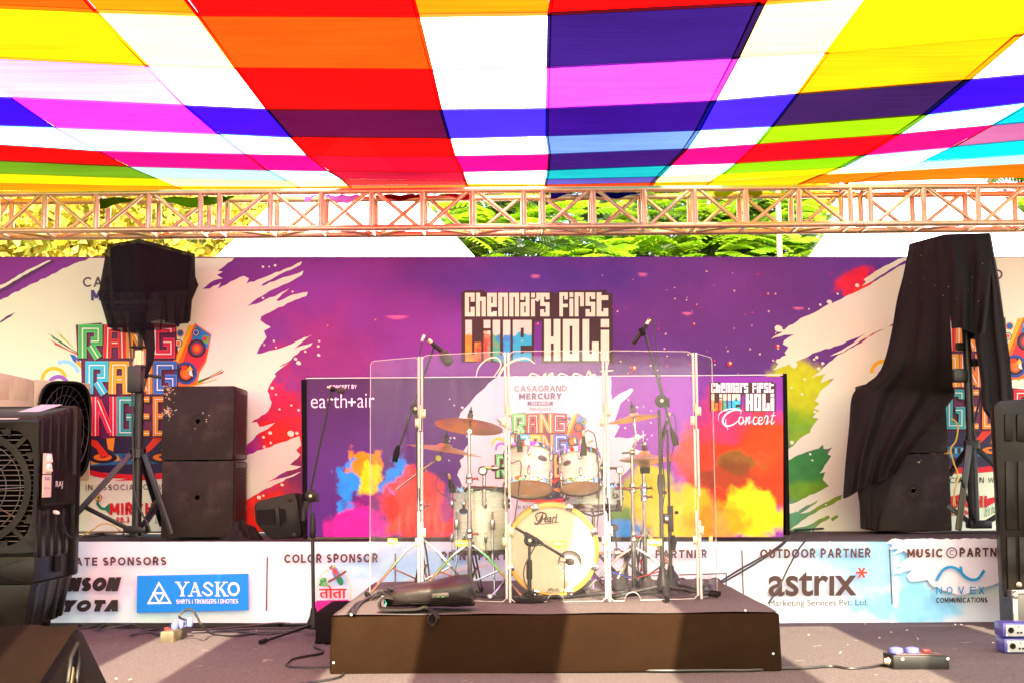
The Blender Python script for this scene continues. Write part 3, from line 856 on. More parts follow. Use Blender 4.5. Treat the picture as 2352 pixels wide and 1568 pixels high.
# ------------------------------------------------------------------ smaller banner standing on the deck edge behind the drums
SY = RY + 0.03
sb = thing('concert_banner', 'waist high colour powder banner with black cloth edges standing behind the drum kit', 'banner', (0.25, SY, RZ))
def paint_small(X, Y):
    t = np.clip((X - 700) / 1100, 0, 1)[..., None]
    v = np.clip((Y - 860) / 370, 0, 1)[..., None]
    C = np.array(srgb(72, 34, 86)) * (1 - v) + np.array(srgb(78, 22, 122)) * v
    R2 = np.array(srgb(128, 44, 160))
    C = C * (1 - np.clip((X[..., None] - 1150) / 250, 0, 1)) + R2 * np.clip((X[..., None] - 1150) / 250, 0, 1)
    C = C * (1 + 0.4 * (fbm(X, Y, 130, 71) - 0.5))[..., None]
    C = blob(C, X, Y, (240, 130, 10), 838, 1085, 40, 52, 80, 1.1, 0.25, 34)
    C = blob(C, X, Y, (245, 195, 10), 848, 1110, 24, 46, 81, 1.0, 0.4, 26)
    C = blob(C, X, Y, (30, 130, 225), 795, 1120, 26, 46, 82, 1.2, 0.3, 30)
    C = blob(C, X, Y, (30, 130, 225), 912, 1105, 32, 52, 83, 1.1, 0.3, 34)
    C = blob(C, X, Y, (110, 10, 110), 852, 1168, 42, 42, 84, 0.9, 0.4, 34)
    C = blob(C, X, Y, (205, 0, 150), 824, 1205, 62, 40, 85, 0.9, 0.5, 40)
    C = blob(C, X, Y, (225, 20, 16), 930, 1165, 46, 60, 86, 0.8, 0.35, 40)
    C = blob(C, X, Y, (225, 45, 30), 985, 1180, 90, 62, 87, 1.0, 0.5, 50, 0.95)
    C = blob(C, X, Y, (235, 60, 45), 955, 1130, 44, 50, 88, 1.1, 0.4, 34, 0.9)
    C = blob(C, X, Y, (120, 20, 120), 1040, 1150, 46, 40, 89, 1.0, 0.5, 40, 0.8)
    C = blob(C, X, Y, (80, 120, 30), 1452, 1165, 62, 66, 90, 0.6, 0.4, 50)
    C = blob(C, X, Y, (170, 170, 20), 1490, 1120, 60, 46, 91, 0.7, 0.6, 40)
    C = blob(C, X, Y, (20, 120, 190), 1420, 1215, 56, 24, 92, 0.7, 0.5, 30)
    C = blob(C, X, Y, (225, 60, 60), 1610, 1030, 56, 56, 93, 0.9, 0.5, 44)
    C = blob(C, X, Y, (225, 50, 10), 1715, 1070, 130, 110, 94, 0.6, 0.45, 70)
    C = blob(C, X, Y, (235, 60, 8), 1760, 1010, 60, 70, 95, 0.8, 0.6, 50)
    C = blob(C, X, Y, (205, 40, 100), 1650, 960, 50, 60, 96, 0.9, 0.7, 50, 0.7)
    C = blob(C, X, Y, (104, 84, 26), 1690, 1056, 60, 26, 97, 0.9, 0.6, 34, 0.9)
    C = blob(C, X, Y, (110, 50, 20), 1660, 1100, 60, 34, 98, 0.9, 0.7, 34, 0.8)
    C = blob(C, X, Y, (235, 180, 0), 1560, 1180, 90, 60, 99, 0.7, 0.5, 50)
    C = blob(C, X, Y, (240, 195, 0), 1735, 1185, 66, 60, 100, 0.6, 0.35, 40)
    C = blob(C, X, Y, (230, 140, 0), 1640, 1200, 70, 40, 101, 0.9, 0.7, 40, 0.9)
    return np.clip(C, 0.002, 0.9)
art_panel('printed_sheet', attr_mat("banner_print", 0.45, 0.2, 0.3), sb, SY, 703, 864, 1799, 1232, 420, 150, paint_small)
MB().box((0.22, SY + 0.05, RZ + 0.58), (3.40, 0.06, 1.13)).build('timber_frame', pbr("banner_frame", (0.2, 0.13, 0.08), 0.7), sb)
for xa, xb, ya, yb, x2a, x2b in ((692, 704, 871, 1237, 696, 706), (1798, 1807, 857, 1228, 1804, 1814)):
    a, b, c, d = P(xa, ya, SY), P(xb, ya, SY), P(x2a, yb, SY), P(x2b, yb, SY)
    g = MB(); o_ = Vector((0, 0.09, 0))
    fr = [c, d, b, a]; g.hexa([p - Vector((0, .012, 0)) for p in fr], [p + o_ for p in fr]); g.build('cloth_edge', M['vinyl_black'], sb, bevel=0.004)
MB().tube([P(703, 868, SY - .004), P(1799, 860, SY - .004)], 0.0035, 6).build('hemmed_top', C_(240, 225, 225), sb)
WHT = pbr("print_white", (0.54, 0.54, 0.58), 0.45, var=0.03, nscale=4, spec=0.2)
A = Art(SY)
A.poly(rough_poly([(1145, 864), (1134, 870), (1121, 880), (1104, 898), (1086, 916), (1070, 934), (1058, 947), (1050, 965), (1041, 984), (1056, 978), (1066, 980), (1074, 990), (1070, 1002), (1081, 1009), (1072, 1023), (1062, 1038), (1066, 1048), (1056, 1056), (1060, 1070), (1050, 1090), (1060, 1110), (1064, 1130), (1090, 1155), (1090, 1190), (1100, 1232), (1400, 1232), (1400, 1140), (1430, 1090), (1460, 1063), (1480, 1046), (1493, 1035), (1470, 1034), (1451, 1026), (1456, 1016), (1472, 1006), (1486, 996), (1450, 1004), (1410, 1004), (1418, 990), (1424, 978), (1411, 969), (1416, 955), (1420, 944), (1425, 927), (1442, 912), (1455, 895), (1450, 890), (1430, 900), (1405, 918), (1403, 864)], 1.6), WHT)
for i in range(34):
    s = random.Random(100 + i)
    left = i % 2
    x = s.uniform(1030, 1085) if left else s.uniform(1425, 1500); y = s.uniform(900, 1080)
    A.ell(x, y, s.uniform(1, 3.4), s.uniform(1, 2.6), WHT, 0.6, 10, 0.1)
A.build('paint_splash', sb)
A = Art(SY)
LV = C_(235, 220, 240)
A.text("CONCEPT BY", 757, 883, 819, 892, LV, 0.02, space=1.1)
A.text("earth", 714, 903, 797, 936, LV, -0.008); A.text("air", 821, 903, 860, 935, LV, -0.008)
A.rect(799, 920.5, 817, 924.5, LV); A.rect(806, 913, 810, 932, LV)
A.build('concept_lettering', sb)
ctf = lambda x, y: (1176 + (x - 178) * .558, 947 + (y - 742) * .575)
festival_logo(sb, SY, ctf)
presenter(sb, SY, lambda x, y: (1181 + (x - 190) * .582, 885 + (y - 636) * .575), C_(120, 96, 100), C_(92, 74, 110), C_(92, 74, 120))
concert_title(sb, SY, lambda x, y: (1630 + (x - 1060) * .437, 876 + (y - 667) * .413), C_(245, 230, 240), False)
A = Art(SY); A.lift = 0.008
tp = lambda t: 0.35 + 0.9 * math.sin(math.pi * min(1, max(0, t)))
def sw(pts, w): A.rib([(p.x, p.y) for p in smooth_path([(a, b, 0) for a, b in pts], 8)], w, LV, tp)
sw([(1704, 942), (1690, 940), (1668, 950), (1660, 966), (1668, 977), (1684, 974), (1696, 964)], 3.4)
sw([(1650, 966), (1652, 950), (1668, 940), (1690, 938), (1702, 944), (1700, 951)], 1.8); sw([(1668, 960), (1667, 972), (1672, 986)], 1.8)
for x, k in ((1697, 0), (1712, 1), (1730, 2), (1742, 3), (1755, 4), (1769, 5)):
    if k in (0, 2, 3): sw([(x + 10, 958), (x + 3, 957), (x, 966), (x + 3, 973), (x + 9, 971), (x + 14, 965)], 2.6)
    if k == 0: sw([(x + 9, 957), (x + 10, 966), (x + 4, 973)], 2.4)
    if k == 3: sw([(x + 2, 967), (x + 8, 963), (x + 9, 958)], 2)
    if k == 1: sw([(x, 960), (x + 3, 957), (x, 973), (x + 6, 960), (x + 10, 957), (x + 8, 972), (x + 15, 965)], 2.6)
    if k == 4: sw([(x, 963), (x + 4, 954), (x + 9, 958), (x + 5, 973), (x + 13, 965)], 2.6)
    if k == 5: sw([(x + 9, 944), (x + 3, 966), (x + 4, 973), (x + 10, 967)], 2.6); sw([(x + 1, 954), (x + 12, 953)], 1.8)
A.build('script_lettering', sb)

# ------------------------------------------------------------------ sponsor banner on the deck front
LY = RY - 0.012
lb = thing('sponsor_banner', 'long pale blue and white sponsor banner along the front of the rear deck', 'banner', (0, LY, 0))
def paint_low(X, Y):
    C = np.ones(X.shape + (3,)) * np.array((0.62, 0.70, 0.80))
    n = fbm(X, Y, 110, 140)
    C = blob(C, X, Y, (190, 222, 245), 300, 1400, 160, 60, 141, 0.8, 0.7, 70, 0.8)
    C = blob(C, X, Y, (240, 190, 205), 260, 1345, 60, 40, 142, 0.8, 1.2, 60, 0.6)
    C = blob(C, X, Y, (165, 205, 238), 860, 1290, 90, 36, 143, 0.9, 0.35, 60, 0.9, -0.25)
    C = blob(C, X, Y, (150, 200, 238), 980, 1300, 110, 36, 144, 0.9, 0.35, 60, 0.9, -0.2)
    C = blob(C, X, Y, (200, 225, 245), 1000, 1340, 120, 22, 145, 0.9, 0.6, 50, 0.8, -0.2)
    C = blob(C, X, Y, (240, 215, 225), 1500, 1330, 200, 60, 146, 0.9, 1.0, 60, 0.6)
    C = blob(C, X, Y, (135, 200, 238), 2000, 1290, 150, 60, 147, 0.7, 0.7, 60, 0.9)
    C = blob(C, X, Y, (120, 195, 238), 2080, 1390, 110, 40, 148, 0.7, 0.5, 50, 0.9)
    C = blob(C, X, Y, (215, 235, 250), 1840, 1345, 110, 60, 149, 0.6, 0.9, 60, 0.95)
    return np.clip(C, 0, 0.85)
art_panel('printed_sheet', attr_mat("sponsor_print", 0.4, 0.25, 0.35), lb, LY, -420, 1243, 2860, 1429, 540, 40, paint_low,
          lambda u, v: -0.03 * v * v * (0.5 + 0.5 * math.sin(u * 21)) - 0.004 * math.sin(u * 60))
A = Art(LY - 0.034)
A.rib([(700, 1418), (850, 1406), (1180, 1376)], 0.1, WHT)
PK = pbr("print_pale", (0.66, 0.64, 0.72), 0.4, var=0.03, nscale=4)
A.poly(rough_poly([(2048, 1237), (2036, 1246), (2052, 1250), (2040, 1262), (2064, 1258), (2056, 1270), (2076, 1264), (2090, 1276), (2060, 1298), (2072, 1300), (2050, 1318), (2096, 1308), (2082, 1322), (2090, 1334), (2130, 1330), (2140, 1344), (2160, 1352), (2210, 1366), (2250, 1350), (2330, 1330), (2330, 1236)], 1.5), PK)
A.poly(rough_poly([(900, 1342), (960, 1322), (1030, 1306), (1120, 1294), (1120, 1300), (1040, 1314), (960, 1334), (900, 1354)], 1.2), WHT)
BR = C_(86, 50, 44)
for s, x0, y0, x1, y1 in (("CORPORATE SPONSORS", 56, 1279, 382, 1298), ("COLOR SPONSOR", 653, 1271, 868, 1291), ("PRINT PARTNER", 1014, 1266, 1216, 1285), ("DIGITAL PARTNER", 1392, 1262, 1624, 1281), ("OUTDOOR PARTNER", 1746, 1259, 2000, 1280), ("MUSIC", 2084, 1259, 2166, 1279), ("PARTNER", 2204, 1257, 2322, 1277)):
    A.text(s, x0, y0, x1, y1, BR, 0.034, space=1.08)
A.ring(2186, 1268, 10, 12.5, BR, 28); A.text("C", 2181, 1262, 2191, 1274, BR)
for x, ya, yb, dx in ((614, 1278, 1402, -2), (908, 1270, 1342, 0), (1704, 1262, 1390, 4), (2043, 1260, 1387, 6)):
    A.poly([(x - 1.6, ya), (x + 1.6, ya), (x + 1.6 + dx, yb), (x - 1.6 + dx, yb)], BR)
K = C_(40, 30, 30)
A.text("LANSON", 98, 1325, 279, 1357, K, 0.10, 0.25); A.text("TOYOTA", 78, 1377, 271, 1404, K, 0.10, 0.25)
A.poly([(315, 1321), (571, 1316), (571, 1400), (314, 1406)], C_(0, 128, 226))
W_ = C_(245, 240, 245)
def tri(pts): A.rib(pts + [pts[0]], 4, W_)
tri([(365, 1338), (341, 1384), (391, 1383)]); A.rib([(353, 1361), (378, 1361), (366, 1383), (353, 1361)], 4, W_)
def serif(s, x, y0, y1, w):
    h = y1 - y0
    for ch in s:
        T, t = 5.6, 2.4
        L, R, m = x + 2, x + w - 3, (y0 + y1) / 2
        if ch == 'Y': A.rib([(L + 2, y0), (x + w / 2, m + 2)], T, W_, sq=False); A.rib([(R - 1, y0), (x + w / 2, m + 2)], t, W_, sq=False); A.rib([(x + w / 2, m), (x + w / 2, y1)], T, W_, sq=False)
        if ch == 'A': A.rib([(L + 2, y1), (x + w / 2, y0)], t, W_, sq=False); A.rib([(x + w / 2 - 1, y0), (R - 2, y1)], T, W_, sq=False); A.rib([(L + 7, m + 6), (R - 7, m + 6)], t, W_, sq=False)
        if ch == 'S': A.rib([(p.x, p.y) for p in smooth_path([(R - 2, y0 + 8, 0), (x + w / 2, y0 + 1, 0), (L + 4, y0 + 8, 0), (x + w / 2, m, 0), (R - 3, m + 9, 0), (x + w / 2, y1 - 1, 0), (L + 1, y1 - 8, 0)], 5)], 4.2, W_)
        if ch == 'K': A.rib([(L + 5, y0), (L + 5, y1)], T, W_, sq=False); A.rib([(R - 2, y0), (L + 8, m + 2)], t, W_, sq=False); A.rib([(L + 12, m - 2), (R - 1, y1)], T, W_, sq=False)
        if ch == 'O': A.ring(x + w / 2, m, h / 2 - 5, h / 2 + 0.5, W_, 28, 0.86)
        for bx, by in {'Y': ((L + 2, y0), (R - 1, y0), (x + w / 2, y1)), 'A': ((L + 2, y1), (R - 2, y1)), 'K': ((L + 5, y0), (L + 5, y1), (R - 2, y0), (R, y1))}.get(ch, ()):
            A.rect(bx - 6, by - 1.1, bx + 6, by + 1.1, W_)
        x += w
serif("YASKO", 404, 1336, 1367, 29.5)
A.text("SHIRTS | TROUSERS | DHOTIES", 405, 1375, 547, 1385, W_, 0.0)
# parrot brand arch
A.rib([(727, 1412), (727, 1350), (731, 1330), (744, 1312), (766, 1304), (788, 1311), (801, 1330), (806, 1350), (806, 1412)], 2, C_(235, 200, 140))
RD2 = C_(215, 15, 30)
A.text("तोता", 733, 1342, 796, 1373, RD2, 0.02)
A.poly([(722, 1412), (722, 1384), (728, 1378), (800, 1376), (806, 1384), (806, 1412)], C_(215, 10, 140))
for x, y, rx, ry, c in ((764, 1302, 6, 6, (40, 140, 120)), (772, 1316, 8, 16, (50, 130, 190)), (770, 1312, 5, 9, (220, 60, 60)), (781, 1332, 7, 12, (30, 120, 80)), (759, 1303, 3, 3, (220, 60, 40)), (766, 1299, 3, 3, (240, 190, 50))): A.ell(x, y, rx, ry, C_(*c), -0.4, 14)
A.rib([(756, 1334), (778, 1322), (793, 1312)], 5, C_(120, 60, 50))
for i in range(10): A.ell(738 + random.uniform(-8, 14), 1335 + random.uniform(-7, 7), 5, 4, C_(60, 140, 80) if i % 2 else C_(110, 170, 100), i, 8)
# digital partner frame and rounded letters
GY = C_(60, 52, 60)
A.rib([(1330, 1326), (1668, 1316), (1668, 1352)], 2.6, GY)
for i in range(5): A.rib([(1490 + 38 * i + 14 * math.cos(a), 1342 - i * .3 + 14 * math.sin(a)) for a in [math.pi + math.pi * k / 8 for k in range(9)]], 4.5, GY)
# outdoor partner
ax = C_(72, 46, 42)
A.text("astrıx", 1765, 1310, 1968, 1368, ax, 0.018)
for k in range(3): A.rib([(1979 - 11 * math.cos(k * 1.047), 1314 - 11 * math.sin(k * 1.047)), (1979 + 11 * math.cos(k * 1.047), 1314 + 11 * math.sin(k * 1.047))], 4.6, C_(240, 60, 25))
A.text("Marketing Services Pvt. Ltd.", 1766, 1376, 1994, 1394, ax, -0.002)
BL = C_(20, 135, 190)
A.rib([(p.x, p.y) for p in smooth_path([(2152, 1330, 0), (2166, 1308, 0), (2184, 1301, 0), (2202, 1308, 0), (2216, 1322, 0), (2230, 1330, 0), (2246, 1328, 0), (2259, 1311, 0)], 6)], 6.5, BL); A.rib([(2207, 1303), (2209, 1314)], 6, BL)
for ch, x in zip("NOVEX", (2150, 2174, 2201, 2228, 2247)): A.text(ch, x, 1346, x + 14, 1363, BL, 0.01)
A.text("COMMUNICATIONS", 2150, 1371, 2268, 1383, C_(40, 30, 36), 0.03)
A.build('sponsor_lettering', lb)
for x in (140, 700, 1080, 1640, 1906, 2075):
    p = P(x, 1250 - (x - 1176) * .006, LY - 0.006)
    MB().lathe([(0.011, 0), (0.011, 0.003), (0.005, 0.003), (0.005, 0)], p, (0, -1, 0), 12).build('eyelet', M['screw'], lb)
# ================================================================== FABRIC CANOPY
# px traces of the strip edges, projected onto the gently rising canopy surface
CZ0, CS = 1.05 + 1.926, 0.044
def canopy_pt(px, py, sag=0.0):
    d = ray(px, py)
    t = (CZ0 - CAM.z) / (d.z - CS * d.y)
    p = CAM + d * t
    return p + Vector((0, 0, -sag))
CK = [[(-760, -160), (-300, 0), (0, 207), (123, 292), (288, 380), (387, 422), (430, 440)],
      [(60, -160), (196, 0), (218, 25), (337, 151), (425, 243), (499, 306), (612, 390), (664, 418), (700, 440)],
      [(318, -160), (427, 0), (453, 33), (543, 158), (613, 251), (668, 315), (708, 359), (752, 392), (784, 411), (815, 440)],
      [(905, -160), (949, 0), (960, 39), (991, 162), (1012, 251), (1032, 318), (1044, 359), (1062, 395), (1072, 425), (1076, 440)],
      [(1272, -160), (1267, 0), (1262, 32), (1259, 158), (1257, 251), (1256, 311), (1262, 351), (1259, 394), (1253, 425), (1252, 440)],
      [(1830, -160), (1752, 0), (1689, 135), (1638, 232), (1603, 299), (1570, 348), (1536, 381), (1501, 418), (1485, 440)],
      [(2110, -160), (1990, 0), (1900, 121), (1832, 216), (1774, 290), (1738, 332), (1691, 376), (1661, 399), (1631, 418), (1605, 440)],
      [(2640, -160), (2432, 0), (2352, 70), (2222, 183), (2127, 262), (2060, 309), (1979, 359), (1930, 385), (1860, 413), (1800, 440)],
      [(3100, -160), (2760, 0), (2500, 150), (2352, 246), (2292, 281), (2197, 334), (2116, 373), (2043, 397), (1940, 425), (1900, 440)]]
CL = [[(-2600, -160), (-1900, 0), (-1300, 207), (-1150, 292), (-950, 395), (-900, 440)]] + CK + [[(5000, -160), (4300, 0), (3700, 150), (3400, 246), (3250, 334), (3200, 372), (3100, 440)]]  # outer edges widened out of view to keep direct sun off the backdrop
RL = [[(-1800, -150), (1176, -150), (4200, -150)],
      [(-800, -20), (0, 15), (218, 25), (453, 33), (960, 36), (1262, 32), (1749, 8), (1990, -10), (2432, -50), (3400, -130)],
      [(-900, 90), (0, 134), (337, 151), (543, 158), (991, 161), (1259, 155), (1689, 133), (1900, 121), (2352, 80), (3200, 0)],
      [(-900, 185), (0, 224), (425, 243), (613, 252), (1012, 253), (1257, 250), (1638, 233), (1832, 216), (2222, 184), (2352, 172), (3200, 90)],
      [(-900, 255), (0, 288), (123, 292), (499, 307), (668, 315), (1032, 318), (1256, 312), (1603, 299), (1774, 290), (2127, 263), (2352, 236), (3200, 150)],
      [(-900, 305), (0, 332), (214, 348), (708, 358), (1044, 359), (1259, 355), (1570, 343), (1738, 332), (2060, 309), (2352, 281), (3200, 205)],
      [(-900, 350), (0, 369), (120, 375), (280, 382), (612, 391), (752, 393), (1062, 395), (1259, 391), (1536, 380), (1691, 375), (1979, 357), (2197, 337), (2352, 322), (3200, 250)],
      [(-900, 380), (0, 398), (200, 406), (400, 411), (660, 416), (784, 413), (1072, 415), (1253, 412), (1501, 407), (1661, 399), (1930, 385), (2116, 372), (2352, 355), (3200, 290)],
      [(-900, 403), (0, 421), (300, 428), (660, 430), (1072, 424), (1253, 425), (1501, 420), (1631, 418), (1860, 403), (2040, 395), (2300, 380), (2352, 378), (3200, 320)],
      [(-900, 420), (0, 438), (300, 440), (1176, 433), (1700, 428), (2352, 408), (3200, 370)]]
HW = [0, 7, 4.5, 3.5, 3.0, 2.4, 2.4, 1.8, 1.6, 0]          # hem width of each row edge, px
HK = [0, 3, 6, 5, 5, 5, 13, 6, 15, 5, 0]
def interp(line, t, ax):
    pts = line
    for a, b in zip(pts[:-1], pts[1:]):
        if a[ax] <= t <= b[ax] or b is pts[-1] or t < pts[0][ax]:
            k = (t - a[ax]) / (b[ax] - a[ax]) if b[ax] != a[ax] else 0
            return a[1 - ax] + (b[1 - ax] - a[1 - ax]) * k
def crossing(k, r, dk=0.0, dr=0.0):
    y = 200.0
    for i in range(30):
        x = interp(CL[k], y - dr, 1) + dk * (1 - 0.0014 * max(0, min(y, 430)))
        y = 0.5 * y + 0.5 * (interp(RL[r], x, 0) + dr)
    return x, y
WHITE = (255, 255, 255)
CC = [  # rows (top of the picture first) x strips (left to right)
 [(255,90,0), (255,100,0), (255,160,0), (255,0,0), (255,160,0), (255,0,0), (255,150,0), (255,255,0), (255,200,80), (255,160,0)],
 [(255,225,0), (255,228,0), (255,253,215), (255,88,0), WHITE, (60,30,128), (255,253,215), (255,255,0), WHITE, WHITE],
 [WHITE, (250,205,255), WHITE, (255,0,0), WHITE, (255,95,255), WHITE, (255,212,0), WHITE, WHITE],
 [(60,0,240), (250,60,250), (70,0,255), (95,0,65), (75,50,255), (55,0,140), (75,40,255), (62,32,92), (60,10,255), (60,10,255)],
 [(215,255,255), (252,238,255), (240,255,255), (255,0,0), (250,255,255), (120,160,240), (240,255,255), (170,230,0), (225,250,255), (0,220,240)],
 [(235,0,10), (245,10,130), (255,0,140), (255,0,50), (255,0,145), (60,25,115), (255,0,125), (255,0,30), (255,0,125), (205,110,165)],
 [(110,160,30), (190,245,245), (220,255,255), (215,25,60), WHITE, (30,190,200), (235,255,255), (150,225,10), (210,245,255), (0,245,245)],
 [(240,225,0), (255,250,190), (255,250,220), (235,60,60), (255,250,225), (100,90,190), (255,255,200), (245,235,0), (255,255,240), (190,245,240)],
 [(255,150,0), (255,190,0), (255,170,40), (255,150,60), (255,170,0), (255,80,10), (255,190,20), (240,210,0), (255,130,0), (255,120,0)]]
KL = 6.1                                                    # picture brightness of a fully translucent panel
_cm = {}
def cloth_mat(rgb, leak=0.02, dark=1.0):
    k = (rgb, leak, dark)
    if k in _cm: return _cm[k]
    T = []
    for c in rgb:
        v = lin(c)
        if c >= 250: v = 0.90 if min(rgb) >= 250 else (0.62 if min(rgb) > 180 else 0.70)
        else: v = v / KL * 1.05
        T.append(max(0.0008, min(0.9, v * dark)))
    m, n, l, b = new_mat("sheer_cloth")
    n.remove(b)
    out = n['Material Output']
    tc = n.new('ShaderNodeTexCoord')
    mp = n.new('ShaderNodeMapping'); mp.inputs['Scale'].default_value = (0.6, 30, 8); l.new(tc.outputs['Object'], mp.inputs['Vector'])
    nz = n.new('ShaderNodeTexNoise'); nz.inputs['Scale'].default_value = 1.6; nz.inputs['Detail'].default_value = 5; nz.inputs['Distortion'].default_value = 0.4
    l.new(mp.outputs[0], nz.inputs['Vector'])
    n2 = n.new('ShaderNodeTexNoise'); n2.inputs['Scale'].default_value = 1.1; n2.inputs['Detail'].default_value = 3; l.new(tc.outputs['Object'], n2.inputs['Vector'])
    ad = n.new('ShaderNodeMath'); ad.operation = 'ADD'; l.new(nz.outputs['Fac'], ad.inputs[0]); l.new(n2.outputs['Fac'], ad.inputs[1])
    mr = n.new('ShaderNodeMapRange'); mr.inputs[1].default_value = 0.65; mr.inputs[2].default_value = 1.35; mr.inputs[3].default_value = 0.72; mr.inputs[4].default_value = 1.26
    l.new(ad.outputs[0], mr.inputs[0])
    vm = n.new('ShaderNodeVectorMath'); vm.operation = 'SCALE'; vm.inputs[0].default_value = T; l.new(mr.outputs[0], vm.inputs['Scale'])
    tr = n.new('ShaderNodeBsdfTranslucent'); l.new(vm.outputs[0], tr.inputs['Color'])
    df = n.new('ShaderNodeBsdfDiffuse'); df.inputs['Color'].default_value = (*[min(0.8, t * 0.9 + 0.01) for t in T], 1)
    m1 = n.new('ShaderNodeMixShader'); m1.inputs[0].default_value = 0.12; l.new(tr.outputs[0], m1.inputs[1]); l.new(df.outputs[0], m1.inputs[2])
    tp = n.new('ShaderNodeBsdfTransparent'); tp.inputs['Color'].default_value = (*[min(1, t * 1.3 + 0.02) for t in T], 1) if leak < 0.2 else (1.0, 0.93, 0.78, 1)
    m2 = n.new('ShaderNodeMixShader'); m2.inputs[0].default_value = leak; l.new(m1.outputs[0], m2.inputs[1]); l.new(tp.outputs[0], m2.inputs[2])
    l.new(m2.outputs[0], out.inputs['Surface'])
    _cm[k] = m
    return m
cano = thing('fabric_canopy', 'sheer multicoloured patchwork cloth canopy stretched over the stage', 'canopy', (0, 6.0, 3.2))
NR, NK = len(RL) - 1, len(CL) - 1
hems = []
for r in range(NR):
    for k in range(NK):
        tl = crossing(k, r, HK[k] / 2, HW[r] / 2); trr = crossing(k + 1, r, -HK[k + 1] / 2, HW[r] / 2)
        bl = crossing(k, r + 1, HK[k] / 2, -HW[r + 1] / 2); br = crossing(k + 1, r + 1, -HK[k + 1] / 2, -HW[r + 1] / 2)
        # follow the traced edges inside the panel
        nu, nv = 10, 6
        def pt(u, v, tl=tl, trr=trr, bl=bl, br=br, r=r, k=k):
            x = (tl[0] * (1 - u) + trr[0] * u) * (1 - v) + (bl[0] * (1 - u) + br[0] * u) * v
            y = (tl[1] * (1 - u) + trr[1] * u) * (1 - v) + (bl[1] * (1 - u) + br[1] * u) * v
            # bend rows along their traced edge
            yt = interp(RL[r], tl[0] * (1 - u) + trr[0] * u, 0) + HW[r] / 2
            yb = interp(RL[r + 1], bl[0] * (1 - u) + br[0] * u, 0) - HW[r + 1] / 2
            y = yt * (1 - v) + yb * v
            return canopy_pt(x, y, 0.012 * math.sin(math.pi * u) * math.sin(math.pi * v))
        MB().grid(pt, nu, nv).build('fabric_panel', cloth_mat(CC[r][k], 0.015), cano, smooth=True)
def mul(a, b): return tuple(int(round(255 * (x / 255) * (y / 255))) for x, y in zip(a, b))
for r in range(1, NR):                                    # doubled cloth along the row edges
    g = MB(); ms = []
    for k in range(NK):
        x0, _ = crossing(k, r); x1, _ = crossing(k + 1, r)
        a, b = CC[r - 1][k], CC[r][k]
        c = mul(a, b) if (a != WHITE or b != WHITE) else (250, 215, 245)
        if a == WHITE and b != WHITE or b == WHITE and a != WHITE: c = mul(c, (235, 215, 225))
        c = tuple(int(.55 * p_ + .225 * (q_ + r_)) if max(a) != min(a) or max(b) != min(b) else p_ for p_, q_, r_ in zip(c, a, b))
        ms.append(cloth_mat(c, 0.01)); g.cur = len(ms) - 1
        if x1 < -900 or x0 > 3200: continue
        g.grid(lambda u, v: canopy_pt(x0 + (x1 - x0) * u, interp(RL[r], x0 + (x1 - x0) * u, 0) + HW[r] * (v - .5) * 1.35, 0.0012), 10, 1)
    g.build('hem', ms, cano, smooth=True)
for k in range(1, NK):                                    # and along the strip edges
    g = MB(); ms = []
    for r in range(NR):
        _, y0 = crossing(k, r); _, y1 = crossing(k, r + 1)
        a, b = CC[r][k - 1], CC[r][k]
        c = mul(mul(a, b), (230, 215, 215)) if HK[k] > 10 else (mul(a, b) if a != b else mul(a, (235, 220, 200)))
        ms.append(cloth_mat(c, 0.01)); g.cur = len(ms) - 1
        def pk(u, v):
            y = y0 + (y1 - y0) * u
            w = HK[k] * (1 - 0.0014 * max(0, min(y, 430)))
            return canopy_pt(interp(CL[k], y, 1) + (w * 1.5 + 3) * (v - .5), y, 0.002)
        g.grid(pk, 6, 1)
    g.build('hem', ms, cano, smooth=True)
# unseen strips added over the stage front to shape its light, sheer white ones let the sun through
edge_y = 5.15
cols = [-8.0, -6.3, -5.2, -4.3, -3.25, -2.75, -1.68, -1.2, -0.37, 0.11, 0.88, 1.49, 2.2, 2.84, 3.75, 4.4, 5.4, 6.2, 8.0]
pal = [(255,255,0), (170,230,60), (255,250,190), (60,30,128), (200,255,200), (255,212,0), (120,200,240)]  # colours picked to tint the ambient light, not traced from visible strips
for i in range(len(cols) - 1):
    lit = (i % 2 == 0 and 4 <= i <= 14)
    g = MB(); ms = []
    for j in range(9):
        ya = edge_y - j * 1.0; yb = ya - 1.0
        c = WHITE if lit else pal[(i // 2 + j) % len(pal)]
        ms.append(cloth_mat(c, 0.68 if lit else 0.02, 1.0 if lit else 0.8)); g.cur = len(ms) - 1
        x0, x1 = cols[i], cols[i + 1]
        g.grid(lambda u, v: (x0 + (x1 - x0) * u, ya + (yb - ya) * v, CZ0 + CS * (ya + (yb - ya) * v) - 0.02), 2, 2)
    g.build('unseen_strip', ms, cano, smooth=True)
# loose ends hanging behind the first truss tube
for xa, xb, c, dp in ((215, 540, (110,170,30), 24), (860, 1085, (225,20,50), 14), (1265, 1490, (60,30,170), 15), (1640, 1750, (240,225,20), 16), (1975, 2200, (120,225,240), 12), (700, 850, (250,190,250), 20)):
    def hang(u, v, xa=xa, xb=xb, dp=dp):
        x = xa + (xb - xa) * u
        p = P(x, 444 - (x - 1176) * .012 + dp * v * (0.55 + 0.45 * math.sin(u * 9 + xa)), 10.34 + 0.2 * v)
        return p + Vector((0, 0.03 * math.sin(u * 30), 0))
    MB().grid(hang, 26, 5).build('loose_end', cloth_mat(c, 0.02), cano, smooth=True)

